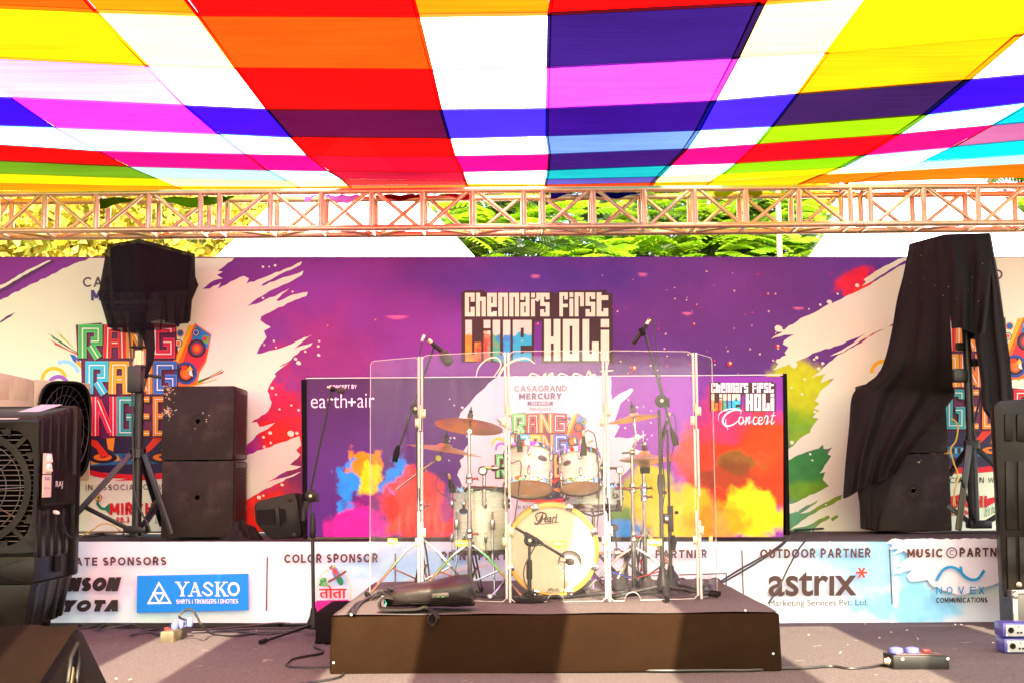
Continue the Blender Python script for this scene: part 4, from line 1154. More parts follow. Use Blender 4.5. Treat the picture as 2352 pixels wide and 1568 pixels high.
# ================================================================== TRUSS
M['alu'] = pbr("aluminium_tube", (0.84, 0.54, 0.30), 0.25, 0.6, var=0.10, nscale=14, bump=0.05, bscale=90, stain=(0.40, 0.24, 0.12), stain_amt=0.5, stain_scale=9)  # orange tint puts the canopy's reflected colour into the bare metal
TY0, TY1 = 10.30, 10.60
tz0, tz1 = P(1176, 521, TY0).z, P(1176, 437, TY0).z
tr = thing('box_truss', 'aluminium box truss beam spanning the stage under the canopy edge', 'truss', (0, TY0, tz0))
def tx(px): return (px - 1176) / FPX * TY0
TXL, TXR = -5.6, 5.6
for y in (TY0, TY1):
    for z in (tz0, tz1):
        g = MB(); g.tube([(TXL, y, z), (TXR, y, z)], 0.0245, 14, cap=True)
        g.build('chord', M['alu'], tr, smooth=True)
posts = [-258, -214, -96, 0 - 31, 88, 209, 331, 452, 496, 615, 733, 851, 970, 1086, 1206, 1250, 1368, 1487, 1605, 1724, 1848, 1968, 2015, 2139, 2266, 2385, 2504, 2622, 2732]
joint = {-258, 452, 1206, 1968}
seg = {-214, 496, 1250, 2015, 2732}
posts[3] = -31 if False else -22
par = {}
bi = 0
for i, px in enumerate(posts):
    x = tx(px)
    if not TXL < x < TXR: continue
    for y in (TY0, TY1):
        MB().tube([(x, y, tz0), (x, y, tz1)], 0.0235, 12, cap=False).build('post', M['alu'], tr, smooth=True)
    for z in (tz0, tz1):
        MB().tube([(x, TY0, z), (x, TY1, z)], 0.017, 10, cap=False).build('cross_tube', M['alu'], tr, smooth=True)
    if px in joint:
        x2 = tx(posts[i + 1])
        for y in (TY0, TY1):
            for z in (tz0, tz1):
                xm = (x + x2) / 2
                MB().lathe([(0.024, -0.045), (0.029, -0.04), (0.029, -0.012), (0.026, -0.01), (0.026, 0.01), (0.029, 0.012), (0.029, 0.04), (0.024, 0.045)], (xm, y, z), (1, 0, 0), 14).build('coupler', M['alu'], tr, smooth=True)
        continue
    if i + 1 < len(posts):
        x2 = tx(posts[i + 1])
        if px in seg: bi = 0
        up = (bi % 2 == 0)
        bi += 1
        ins = 0.03
        a, b_ = (x + ins, x2 - ins)
        zs = (tz0, tz1) if up else (tz1, tz0)
        MB().tube([(a, TY0, zs[0]), (b_, TY0, zs[1])], 0.0165, 10, cap=False).build('brace', M['alu'], tr, smooth=True)
        MB().tube([(a, TY1, zs[1]), (b_, TY1, zs[0])], 0.0165, 10, cap=False).build('brace', M['alu'], tr, smooth=True)
        MB().tube([(a, TY0, tz0), (b_, TY1, tz0)] if up else [(a, TY1, tz0), (b_, TY0, tz0)], 0.0125, 8, cap=False).build('brace', M['alu'], tr, smooth=True)
# the two truss legs that carry the beam stand just outside the picture
for s in (-1, 1):
    t2 = thing('truss_leg', 'aluminium truss tower carrying the %s end of the beam' % ('left' if s < 0 else 'right'), 'truss', (s * 5.75, TY0, 0))
    for dx in (0, 0.3):
        for y in (TY0, TY1):
            MB().tube([(s * (5.62 + dx), y, -0.6), (s * (5.62 + dx), y, tz1 + 0.1)], 0.0245, 10).build('chord', M['alu'], t2, smooth=True)
    g = MB()
    for k in range(9):
        z = -0.5 + k * 0.42
        g.tube([(s * 5.62, TY0, z), (s * 5.92, TY0, z + 0.4)], 0.013, 8); g.tube([(s * 5.62, TY1, z + .4), (s * 5.92, TY1, z)], 0.013, 8)
    g.build('brace', M['alu'], t2, smooth=True)

# ================================================================== BEHIND THE STAGE: TENTS, POLE, TREES
M['tent'] = pbr("white_tarpaulin", (0.82, 0.82, 0.81), 0.6, var=0.03, nscale=2, bump=0.1, bscale=3, spec=0.2)
def tent(name, apx, apy, lx, rx, yb, Y, label):
    ap = P(apx, apy, Y)
    hw = (P(rx, yb, Y).x - P(lx, yb, Y).x) / 2
    cx = (P(rx, yb, Y).x + P(lx, yb, Y).x) / 2
    zb = P(apx, yb, Y).z
    t = thing(name, label, 'tent', (cx, Y, -0.6))
    g = MB()
    for q in range(4):
        a0 = math.pi / 4 + q * math.pi / 2; a1 = a0 + math.pi / 2
        c0 = Vector((cx + hw * 1.414 * math.cos(a0), Y + hw * 1.414 * math.sin(a0), zb)); c1 = Vector((cx + hw * 1.414 * math.cos(a1), Y + hw * 1.414 * math.sin(a1), zb))
        top = Vector((ap.x, Y, ap.z))
        def f(u, v, c0=c0, c1=c1, top=top):
            p = c0.lerp(c1, u).lerp(top, v)
            p.z -= 0.16 * math.sin(math.pi * v) * math.sin(math.pi * u)
            return p
        g.grid(f, 10, 10)
    g.build('roof', M['tent'], t, smooth=True)
    g = MB()
    for q in range(4):
        a0 = math.pi / 4 + q * math.pi / 2; a1 = a0 + math.pi / 2
        c0 = Vector((cx + hw * 1.414 * math.cos(a0), Y + hw * 1.414 * math.sin(a0), zb)); c1 = Vector((cx + hw * 1.414 * math.cos(a1), Y + hw * 1.414 * math.sin(a1), zb))
        g.grid(lambda u, v: c0.lerp(c1, u) + Vector((0, 0, -0.3 * v - 0.03 * v * abs(math.sin(u * 30)))), 40, 1)
    g.build('valance', M['tent'], t, smooth=True)
    for q in range(4):
        a0 = math.pi / 4 + q * math.pi / 2
        x, y = cx + hw * 1.38 * math.cos(a0), Y + hw * 1.38 * math.sin(a0)
        MB().tube([(x, y, -0.6), (x, y, zb)], 0.03, 8).build('leg', M['alu'], t)
    MB().lathe([(0.03, -.05), (0.035, .1), (0.012, .2), (0.02, .26), (0.0, .3)], ap, (0, 0, 1), 10).build('finial', M['alu'], t)
tent('pagoda_tent', 812, 290, 470, 1190, 748, 14.6, 'white pointed pagoda tent roof behind the left half of the backdrop')
tent('pagoda_tent', 2080, 262, 1716, 2424, 740, 14.9, 'white pointed pagoda tent roof behind the right end of the backdrop')

M['pole'] = pbr("pale_post", (0.42, 0.25, 0.11), 0.6, var=0.15, nscale=5)
p = P(1791, 600, 12.2)
MBp = MB().tube([(p.x, 12.2, -0.62), (p.x, 12.2, 3.9)], 0.026, 12)
tag(MBp.build('tent_pole', M['pole'], smooth=True), 'slim pale upright pole behind the backdrop right of centre', 'pole')

def leaf_mat(name, col, col2, rough=0.5, trans=0.45):
    m, n, l, b = new_mat(name)
    out = n['Material Output']
    oi = n.new('ShaderNodeTexCoord')
    nz = n.new('ShaderNodeTexNoise'); nz.inputs['Scale'].default_value = 2.4; nz.inputs['Detail'].default_value = 4; l.new(oi.outputs['Object'], nz.inputs['Vector'])
    rp = n.new('ShaderNodeMapRange'); rp.inputs[1].default_value = 0.35; rp.inputs[2].default_value = 0.65; l.new(nz.outputs['Fac'], rp.inputs[0])
    mx = n.new('ShaderNodeMix'); mx.data_type = 'RGBA'; l.new(rp.outputs[0], mx.inputs[0]); mx.inputs[6].default_value = (*col, 1); mx.inputs[7].default_value = (*col2, 1)
    l.new(mx.outputs[2], b.inputs['Base Color']); b.inputs['Roughness'].default_value = rough
    t = n.new('ShaderNodeBsdfTranslucent'); l.new(mx.outputs[2], t.inputs['Color'])
    ms = n.new('ShaderNodeMixShader'); ms.inputs[0].default_value = trans; l.new(b.outputs[0], ms.inputs[1]); l.new(t.outputs[0], ms.inputs[2])
    l.new(ms.outputs[0], out.inputs['Surface'])
    return m
M['leaf_y'] = leaf_mat("yellow_leaf", (0.62, 0.44, 0.03), (0.40, 0.36, 0.04))
M['leaf_yg'] = leaf_mat("yellow_green_leaf", (0.20, 0.24, 0.02), (0.42, 0.36, 0.03))
M['leaf_g'] = leaf_mat("bright_green_leaf", (0.20, 0.42, 0.012), (0.34, 0.48, 0.012))
M['leaf_d'] = leaf_mat("dark_green_leaf", (0.03, 0.055, 0.012), (0.06, 0.09, 0.015))
M['bark'] = pbr("brown_bark", (0.16, 0.10, 0.065), 0.9, var=0.35, nscale=14, bump=0.6, bscale=30)

def frond(g, o, d, L, rnd, droop=0.45, n=11):
    """a feathery compound leaf: pairs of small leaflets along a drooping rib"""
    d = d.normalized()
    side = d.cross(Vector((0, 0, 1)))
    if side.length < 0.05: side = Vector((1, 0, 0))
    side.normalize()
    for i in range(n):
        t = (i + 0.6) / n
        p = o + d * (L * t) + Vector((0, 0, -droop * L * t * t))
        w = L * 0.34 * math.sin(math.pi * (0.16 + 0.80 * t)) 
        fw = d * (L / n * 0.42)
        for s in (-1, 1):
            q = p + side * (s * w) + d * (w * 0.35) + Vector((0, 0, -0.35 * w))
            g.poly([p - fw, p + fw, q + fw * 0.6, q - fw * 0.6])
def leaf(g, p, r, rnd):
    u = Vector((rnd.gauss(0, 1), rnd.gauss(0, 1), rnd.gauss(0, 1))).normalized()
    a = u.cross(Vector((rnd.gauss(0, 1), rnd.gauss(0, 1), rnd.gauss(0, 1)))).normalized()
    g.poly([p - a * r, p + u * r * .5, p + a * r, p - u * r * .5])
def limb(g, a, b, r0, r1, rnd, k=5, wob=0.12):
    pts = [a.lerp(b, i / k) + Vector((rnd.gauss(0, wob), rnd.gauss(0, wob), rnd.gauss(0, wob * .5))) * (0 if i in (0,) else 1) for i in range(k + 1)]
    g.tube(pts, [r0 + (r1 - r0) * i / k for i in range(k + 1)], 8)
    return pts
def tree(name, label, x, y, seed, crown, mats, nclump, per, kind, rad, group='trees behind the backdrop'):
    rnd = random.Random(seed)
    t = thing(name, label, 'tree', (x, y, -0.62), group)
    g = MB()
    base = Vector((x, y, -0.62)); fork = Vector((x + rnd.uniform(-.2, .2), y, 2.6))
    limb(g, base, fork, rad, rad * .8, rnd)
    ends = []
    for i in range(7):
        e = Vector((x + rnd.uniform(-.8, .8) * crown[0], y + rnd.uniform(-.8, .8) * crown[1], crown[3] + rnd.uniform(-.9, .8) * crown[2]))
        pts = limb(g, fork + Vector((0, 0, rnd.uniform(-.6, .2))), e, rad * .5, 0.02, rnd, 6, 0.18)
        ends += pts[3:]
        for q in range(3):
            e2 = pts[3] + Vector((rnd.gauss(0, 1) * crown[0] * .35, rnd.gauss(0, 1) * crown[1] * .3, rnd.gauss(0, 1) * crown[2] * .4)); limb(g, pts[3], e2, 0.03, 0.008, rnd, 4, 0.06); ends.append(e2)
    g.build('trunk', M['bark'], t, smooth=True)
    gs = [MB() for _ in mats]
    for c in range(nclump):
        for _ in range(20):
            v = Vector((rnd.uniform(-1, 1), rnd.uniform(-1, 1), rnd.uniform(-1, 1)))
            if 0.25 < v.length < 1: break
        cc = Vector((x + v.x * crown[0], y + v.y * crown[1], crown[3] + v.z * crown[2]))
        if rnd.random() < 0.3: cc = rnd.choice(ends)
        w = rnd.random()
        gi = 0 if w < 0.5 else (1 if w < 0.8 or len(gs) < 3 else 2)
        G = gs[min(gi, len(gs) - 1)]
        for q in range(per):
            if kind == 'frond':
                a = rnd.uniform(0, 6.28)
                d = Vector((math.cos(a), math.sin(a) - 0.35, rnd.uniform(-.15, .5)))
                frond(G, cc + Vector((rnd.gauss(0, .1), rnd.gauss(0, .1), rnd.gauss(0, .06))), d, rnd.uniform(.34, .6), rnd)
            else:
                leaf(G, cc + Vector((rnd.gauss(0, .22), rnd.gauss(0, .22), rnd.gauss(0, .18))), rnd.uniform(.055, .105), rnd)
    for i, (G, mt) in enumerate(zip(gs, mats)):
        if G.f: G.build('crown', mt, t)
xw = lambda px, Y: P(px, 500, Y).x
tree('yellow_leaf_tree', 'yellow leaved tree standing at the far left behind the backdrop', xw(60, 15.5), 15.5, 1, (1.5, 1.3, 1.35, 3.75), [M['leaf_y'], M['leaf_yg'], M['leaf_y']], 300, 30, 'leaf', .13)
tree('yellow_leaf_tree', 'yellow green leaved tree beside the left pagoda tent', xw(430, 16.5), 16.5, 2, (1.5, 1.3, 1.45, 3.9), [M['leaf_y'], M['leaf_yg'], M['leaf_yg']], 300, 30, 'leaf', .12)
tree('feathery_tree', 'bright green feathery leaved tree right of the left pagoda tent', xw(1210, 15.2), 15.2, 3, (1.35, 1.0, 0.95, 3.55), [M['leaf_g'], M['leaf_g'], M['leaf_d']], 200, 4, 'frond', .14)
tree('feathery_tree', 'bright green feathery leaved tree with a thick brown trunk above the middle of the backdrop', xw(1522, 16.0), 16.0, 4, (1.3, 1.0, 1.0, 3.75), [M['leaf_g'], M['leaf_g'], M['leaf_d']], 180, 4, 'frond', .2)
tree('feathery_tree', 'bright green feathery leaved tree just left of the right pagoda tent', xw(1760, 15.4), 15.4, 5, (1.0, 0.9, 1.0, 3.6), [M['leaf_g'], M['leaf_g'], M['leaf_d']], 170, 4, 'frond', .13)
tree('feathery_tree', 'green feathery leaved tree at the far right behind the pagoda tent', xw(2340, 17.5), 17.5, 6, (1.5, 1.2, 1.3, 4.1), [M['leaf_g'], M['leaf_yg'], M['leaf_d']], 130, 4, 'frond', .14)
# the wood further back reads as one dark mass
rnd = random.Random(9)
g = MB()
for i in range(15000):
    x = rnd.uniform(-12, 12); z = 1.2 + 5.2 * rnd.random() ** 0.8 + 0.6 * math.sin(x * 1.3); y = 21 + rnd.uniform(0, 3.5)
    leaf(g, Vector((x, y, z)), rnd.uniform(.12, .26), rnd)
tag(g.build('background_wood', M['leaf_d']), 'dark green mass of trees far behind the tents', 'wood', kind='stuff')
# ================================================================== EQUIPMENT
M['black_plastic'] = pbr("black_plastic", (0.011, 0.009, 0.009), 0.45, var=0.2, nscale=9, bump=0.08, bscale=120, spec=0.22, stain=(0.035, 0.026, 0.020), stain_amt=0.35, stain_scale=5)
M['rubber'] = pbr("rubber", (0.006, 0.005, 0.005), 0.75, var=0.2, spec=0.15)
M['void'] = pbr("opening_shade", (0.0015, 0.0012, 0.0012), 0.9, var=0.1, spec=0.0)  # near-black that puts the shade inside openings into the colour
M['cable'] = pbr("cable_black", (0.016, 0.014, 0.015), 0.45, var=0.2)
M['chrome'] = pbr("chrome", (0.36, 0.35, 0.345), 0.10, 1.0, var=0.04, nscale=8)
M['steel_black'] = pbr("black_steel", (0.009, 0.008, 0.008), 0.42, 0.1, var=0.25, nscale=20, stain=(0.05, 0.035, 0.025), stain_amt=0.3, stain_scale=12)
M['sub_paint'] = pbr("worn_black_paint", (0.030, 0.0235, 0.020), 0.78, var=0.3, nscale=5, bump=0.25, bscale=200, spec=0.08, stain=(0.10, 0.072, 0.052), stain_amt=0.6, stain_scale=3.2)
M['flake'] = pbr("bare_flaked_wood", (0.52, 0.38, 0.20), 0.8, var=0.5, nscale=40)
M['grille'] = pbr("brown_dusty_grille", (0.045, 0.020, 0.012), 0.6, 0.2, var=0.4, nscale=30)
M['cloth_black'] = pbr("black_cotton", (0.011, 0.0075, 0.006), 0.72, var=0.3, nscale=6, bump=0.25, bscale=260, spec=0.14)
M['white_plastic'] = pbr("white_plastic", (0.75, 0.70, 0.66), 0.4)
M['brass'] = pbr("brass_plate", (0.55, 0.47, 0.33), 0.35, 0.7, var=0.1)

def net_mat(name, alpha):
    m, n, l, b = new_mat(name)
    out = n['Material Output']
    b.inputs['Base Color'].default_value = (0.010, 0.008, 0.008, 1); b.inputs['Roughness'].default_value = 0.8
    b.inputs['Specular IOR Level'].default_value = 0.05
    t = n.new('ShaderNodeBsdfTransparent')
    ms = n.new('ShaderNodeMixShader'); ms.inputs[0].default_value = alpha
    l.new(t.outputs[0], ms.inputs[1]); l.new(b.outputs[0], ms.inputs[2]); l.new(ms.outputs[0], out.inputs['Surface'])
    return m
M['net'] = net_mat("black_netting", 0.85)

def curve(name, pts, r, mat, parent=None, k=6, n=7):
    return MB().tube(smooth_path(pts, k), r, n).build(name, mat, parent, smooth=True)
def pts_at(Y, *xy): return [P(x, y, Y) for x, y in xy]
def pz_line(z, *xy): return [PZ(x, y, z) for x, y in xy]

# ------------------------------------------------------------------ covered loudspeaker on the left stand
N_ = lambda x, y: P(x, y, 9.75); L_ = lambda x, y: P(x, y, 9.99); Rr = lambda x, y: P(x, y, 10.40)
rings = [((320, 549), (246, 562), (448, 583)), ((319, 590), (241, 592), (448, 612)), ((318, 640), (234, 630), (449, 636)), ((317, 690), (226, 676), (456, 655)), ((316, 725), (238, 716), (441, 690)), ((317, 757), (248, 752), (437, 738))]
spk = thing('covered_loudspeaker', 'loudspeaker under a black net cover on the left tripod stand', 'speaker', P(318, 760, 10.05))
def ring_pts(rg, j, m=10):
    n, l, r = N_(*rg[0]), L_(*rg[1]), Rr(*rg[2]); b = l + r - n
    out = []
    cs = [n, r, b, l]
    for q in range(4):
        a, c = cs[q], cs[(q + 1) % 4]
        for i in range(m):
            p = a.lerp(c, i / m)
            if 0 < i < m:
                k = 0.012 * j * math.sin(i * 1.9 + q * 2.1 + 0.3 * j) * 0.8
                nrm = Vector((c - a).cross(Vector((0, 0, 1)))).normalized()
                p = p + nrm * k + Vector((0, 0, -0.006 * j * math.sin(math.pi * i / m)))
            out.append(p)
    return out
g = MB(); m = 10
for j, rg in enumerate(rings): g.v += ring_pts(rg, j, m)
for j in range(len(rings) - 1):
    for i in range(4 * m):
        i2 = (i + 1) % (4 * m)
        g.face([j * 4 * m + i, j * 4 * m + i2, (j + 1) * 4 * m + i2, (j + 1) * 4 * m + i])
g.face(range(4 * m))
g.build('net_cover', M['net'], spk, smooth=True)
g = MB()
ra, rb = ring_pts(((319, 556), (250, 568), (443, 588)), 0, 1), ring_pts(((318, 672), (256, 672), (432, 668)), 0, 1)
g.hexa(rb, ra); g.build('cabinet', pbr('matte_cabinet', (0.012, 0.009, 0.008), 0.95, spec=0.02), spk, bevel=0.02)
MB().box(P(318, 742, 10.05), (0.12, 0.12, 0.16)).build('mounting_bracket', M['steel_black'], spk, bevel=0.01)
g = MB(); tail = pts_at(9.93, (330, 742), (340, 770), (346, 800), (344, 830), (334, 868))
for i in range(len(tail) - 1):
    w = [0.075, 0.05, 0.035, 0.03, 0.008]
    a, b = tail[i], tail[i + 1]
    g.hexa([a + Vector((-w[i], 0, 0)), a + Vector((0, .02, 0)), a + Vector((w[i], 0, 0)), a + Vector((0, -.03, 0))], [b + Vector((-w[i + 1], 0, 0)), b + Vector((0, .02, 0)), b + Vector((w[i + 1], 0, 0)), b + Vector((0, -.03, 0))])
g.build('hanging_cloth', M['cloth_black'], spk, smooth=True)

def tube_obj(name, a, b, r, mat, parent, n=12, r2=None): return MB().tube([a, b], [r, r2 or r], n).build(name, mat, parent, smooth=True)
def bar_obj(name, a, b, w, d, mat, parent):
    """flat bar from a to b"""
    a, b = Vector(a), Vector(b); dz = (b - a).normalized()
    u = dz.cross(Vector((0, 1, 0))).normalized(); v = u.cross(dz)
    g = MB(); g.hexa([a + u * w + v * d, a - u * w + v * d, a - u * w - v * d, a + u * w - v * d], [b + u * w + v * d, b - u * w + v * d, b - u * w - v * d, b + u * w - v * d])
    return g.build(name, mat, parent, bevel=0.002)

ls = thing('speaker_stand', 'heavy black winch tripod stand carrying the netted loudspeaker on the left', 'speaker stand', (P(318, 1215, 10.05).x, 10.05, RZ))
lx = P(318, 1000, 10.05).x
zt = lambda y, Y=10.05: P(318, y, Y).z
MB().tube([(lx, 10.05, zt(905)), (lx, 10.05, zt(752))], 0.020, 14).build('upper_pole', M['steel_black'], ls, smooth=True)
MB().tube([(lx, 10.05, RZ + .02), (lx, 10.05, zt(820))], 0.036, 16).build('pole', M['steel_black'], ls, smooth=True)
MB().lathe([(0.036, 0), (0.05, 0.0), (0.05, 0.05), (0.042, .05), (0.042, .11), (0.03, .115)], (lx, 10.05, zt(838)), (0, 0, 1), 16).build('collar', M['alu'], ls, smooth=True)
MB().box((lx - 0.015, 10.0, zt(872)), (0.105, 0.10, 0.20)).build('winch_box', M['steel_black'], ls, bevel=0.008)
g = MB(); g.tube(pts_at(9.94, (330, 892), (336, 868), (342, 862)), 0.008, 8); g.tube(pts_at(9.94, (341, 861), (372, 866)), 0.013, 10); g.build('winch_handle', M['steel_black'], ls, smooth=True)
for y in (805, 850):
    MB().tube(pts_at(10.0, (302, y - 8), (336, y - 8)), 0.009, 8).lathe([(0.022, -.006), (0.022, .006)], P(338, y - 8, 10.0), (1, 0, 0), 8).build('locking_knob', M['steel_black'], ls)
MB().lathe([(0.05, -.04), (0.06, -.035), (0.06, .035), (0.05, .04)], (lx, 10.05, zt(1040)), (0, 0, 1), 12).build('leg_collar', M['steel_black'], ls)
bar_obj('leg', P(300, 1042, 10.0), P(140, 1218, 9.85), 0.020, 0.014, M['steel_black'], ls)
bar_obj('leg', P(332, 1042, 10.0), P(394, 1226, 9.88), 0.020, 0.012, M['steel_black'], ls)
bar_obj('leg', P(322, 1042, 10.1), P(372, 1206, 10.55), 0.018, 0.012, M['steel_black'], ls)
MB().box((lx, 10.05, zt(1214)), (0.17, 0.13, 0.05)).build('leg_collar', M['steel_black'], ls, bevel=0.006)
bar_obj('brace', P(300, 1216, 10.0), P(188, 1160, 9.93), 0.016, 0.010, M['steel_black'], ls)
bar_obj('brace', P(322, 1214, 10.0), P(360, 1148, 9.93), 0.014, 0.010, M['steel_black'], ls)
bar_obj('brace', P(326, 1216, 10.1), P(366, 1156, 10.3), 0.014, 0.010, M['steel_black'], ls)
curve('stand_cable', pts_at(9.97, (296, 756), (303, 860), (304, 960), (306, 1060), (309, 1130), (322, 1170), (338, 1200), (346, 1222)), 0.008, M['cable'], ls)

# ------------------------------------------------------------------ subwoofers
def subwoofer(x0, x1, y0, z0, z1, label, seed, skew=0.0):
    t = thing('subwoofer', label, 'subwoofer', ((x0 + x1) / 2, y0, z0), 'stacked subwoofers')
    d = 0.52
    MB().hexa([(x0, y0, z0 + .004), (x1, y0, z0 + .004), (x1 - .008, y0 + d, z0 + .004), (x0, y0 + d, z0 + .004)], [(x0 + skew, y0, z1), (x1 + skew, y0, z1), (x1 + skew - .008, y0 + d, z1), (x0 + skew, y0 + d, z1)]).build('cabinet', M['sub_paint'], t, bevel=0.01)
    cx, cz = (x0 + x1) / 2 + skew * .5, (z0 + z1) / 2 + 0.015
    MB().lathe([(0.058, 0.0), (0.058, 0.0025), (0.052, 0.003), (0.050, 0.0015), (0.020, 0.0015)], (cx, y0 - 0.0004, cz), (0, -1, 0), 32, False).build('pole_cup', M['sub_paint'], t, smooth=True)
    MB().lathe([(0.018, 0.0), (0.018, 0.0028), (0.001, 0.0028)], (cx, y0 - 0.0004, cz), (0, -1, 0), 20).build('pole_socket', M['void'], t)  # black disc painted in for the shaded pole hole
    g = MB()
    for i in range(46):
        zz = z0 + 0.05 + (z1 - z0 - 0.1) * i / 45
        g.box((x1 + 0.003 + skew * .5, y0 + d / 2, zz), (0.008, d - 0.07, 0.0065))
    g.build('grille', M['grille'], t)
    for zz in (z0 + 0.03, z1 - 0.03):
        MB().box((x1 + 0.004 + skew * .5, y0 + d / 2, zz), (0.008, d - 0.09, 0.035)).build('grille_rail', M['steel_black'], t, bevel=0.002)
    return t, random.Random(seed), cx, cz
def flakes(t, rnd, spots, y):
    g = MB()
    for (cx, cz, r, n) in spots:
        for i in range(n):
            a = rnd.uniform(0, 6.28); q = r * abs(rnd.gauss(0, .5)); s = rnd.uniform(.002, .008)
            c = Vector((cx + q * math.cos(a), y - 0.0012, cz + q * math.sin(a)))
            g.poly([c + Vector((s * rnd.uniform(.5, 1.3) * math.cos(b), -0.0001 * (i % 5), s * rnd.uniform(.4, 1) * math.sin(b))) for b in (0, 1.2, 2.5, 3.8, 5)][::1])
    g.build('flaked_paint', M['flake'], t)
q = P(372, 1232, 10.1)
X0, X1 = P(372, 1060, 10.1).x, P(537, 1060, 10.1).x
zm = P(455, 1058, 10.1).z
t, rn, cx, cz = subwoofer(X0, X1, 10.1, RZ, zm, 'lower black subwoofer of the left stack beside the tripod stand', 1)
t, rn, cx, cz = subwoofer(X0 - 0.006, X1 - 0.006, 10.09, zm + .004, P(455, 886, 10.1).z, 'upper black subwoofer of the left stack with flaked paint corners', 2, 0.008)
flakes(t, rn, [(P(388, 898, 10.1).x, P(388, 893, 10.1).z, .05, 60), (P(386, 944, 10.1).x, P(386, 944, 10.1).z, .06, 80), (cx + .03, cz + .02, .035, 18), (cx - .02, cz - .05, .02, 8), (P(390, 915, 10.1).x, P(390, 915, 10.1).z, .02, 10)], 10.09)
X0, X1 = P(2013, 1130, 10.2).x, P(2184, 1130, 10.2).x
zm = P(2100, 1042, 10.2).z
t, rn, cx, cz = subwoofer(X0, X1, 10.2, RZ, zm, 'lower black subwoofer of the right stack under the draped cloth', 3)
flakes(t, rn, [(cx, cz, .04, 14), (cx + .05, cz + .22, .03, 8), (X0 + .01, RZ + .15, .02, 12)], 10.2)
t, rn, cx, cz = subwoofer(X0 - .005, X1 - 0.01, 10.19, zm + .005, P(2100, 876, 10.2).z, 'upper black subwoofer of the right stack half hidden by the draped cloth', 4)
flakes(t, rn, [(X1 - .2, zm + .2, .04, 8)], 10.19)

# ------------------------------------------------------------------ right stand under a long black cloth
rsx = P(2222, 900, 9.95).x
rs_ = thing('speaker_stand', 'heavy black tripod stand under the draped black cloth on the right', 'speaker stand', (rsx, 9.95, RZ))
MB().tube([P(2238, 1208, 9.95), P(2230, 1000, 9.95)], 0.040, 16).build('pole', M['steel_black'], rs_, smooth=True)
MB().tube([P(2230, 1000, 9.95), P(2217, 720, 9.95)], 0.032, 16).build('upper_pole', M['steel_black'], rs_, smooth=True)
MB().box(P(2203, 862, 9.95), (0.11, 0.10, 0.10)).build('winch_box', M['steel_black'], rs_, bevel=0.01)
for x, y in ((2240, 770), (2205, 796), (2240, 832)):
    MB().lathe([(0.03, -.03), (0.034, 0), (0.03, .03)], P(x, y, 9.93), (1, 0, 0), 10).build('locking_knob', M['steel_black'], rs_)
MB().lathe([(0.05, -.035), (0.062, -.03), (0.062, .03), (0.05, .035)], P(2232, 1020, 9.95), (0, 0, 1), 12).build('leg_collar', M['steel_black'], rs_)
bar_obj('leg', P(2226, 1022, 9.9), P(2201, 1216, 9.75), 0.022, 0.012, pbr("greenish_steel", (0.10, 0.10, 0.06), 0.45, 0.4, stain=(0.02, 0.03, 0.01), stain_amt=0.6), rs_)
bar_obj('leg', P(2236, 1022, 9.95), P(2330, 1110, 9.95), 0.020, 0.012, M['steel_black'], rs_)
bar_obj('leg', P(2226, 1024, 10.0), P(2180, 1090, 10.4), 0.020, 0.012, M['steel_black'], rs_)
MB().box(P(2248, 1203, 9.95), (0.16, 0.12, 0.06)).build('leg_collar', M['steel_black'], rs_, bevel=0.006)
bar_obj('brace', P(2254, 1206, 9.93), P(2330, 1160, 9.95), 0.018, 0.012, M['steel_black'], rs_)
bar_obj('brace', P(2234, 1204, 9.95), P(2176, 1160, 10.0), 0.018, 0.012, M['steel_black'], rs_)
bar_obj('brace', P(2240, 1204, 9.9), P(2208, 1100, 9.8), 0.008, 0.008, M['steel_black'], rs_)
tube_obj('rod', P(2258, 880, 9.9), P(2228, 1010, 9.93), 0.008, M['steel_black'], rs_)
MB().hexa([P(2128, 720, 9.98), P(2256, 720, 9.98), P(2256, 720, 9.98) + Vector((.02, .3, 0)), P(2128, 720, 9.98) + Vector((0, .3, 0))], [P(2130, 572, 9.98), P(2258, 560, 9.98), P(2258, 560, 9.98) + Vector((.02, .3, 0)), P(2130, 572, 9.98) + Vector((0, .3, 0))]).build('loudspeaker_cabinet', M['black_plastic'], rs_, bevel=0.015)
dr = thing('black_cloth', 'long black cloth draped over the right stand and subwoofers', 'cloth', P(2100, 1210, 9.9))
def sheet(rows, folds, fa, nu=36, sub=6, mat=None, name='drape', ph=0.0):
    def at(v):
        k = v * (len(rows) - 1); i = min(int(k), len(rows) - 2); t = k - i
        r0, r1, r2, r3 = rows[max(i - 1, 0)], rows[i], rows[i + 1], rows[min(i + 2, len(rows) - 1)]
        return [0.5 * (2 * b + (c - a) * t + (2 * a - 5 * b + 4 * c - d) * t * t + (3 * b - a - 3 * c + d) * t ** 3) for a, b, c, d in zip(r0, r1, r2, r3)]
    def f(u, v):
        xl, yl, Yl, xr, yr, Yr = at(v)
        amp = fa * (0.15 + v)
        w = math.sin(u * folds * 6.283 + ph + 1.3 * math.sin(v * 3 + ph)) * amp + 0.4 * math.sin(u * folds * 13.1 + v * 2) * amp
        Y = Yl + (Yr - Yl) * u + w
        return P(xl + (xr - xl) * u, yl + (yr - yl) * u + 3 * math.sin(u * 9 + ph) * (v if 0 < u < 1 else 0), Y)
    g = MB(); g.grid(f, nu, sub * (len(rows) - 1))
    return g.build(name, mat or M['cloth_black'], dr, smooth=True)
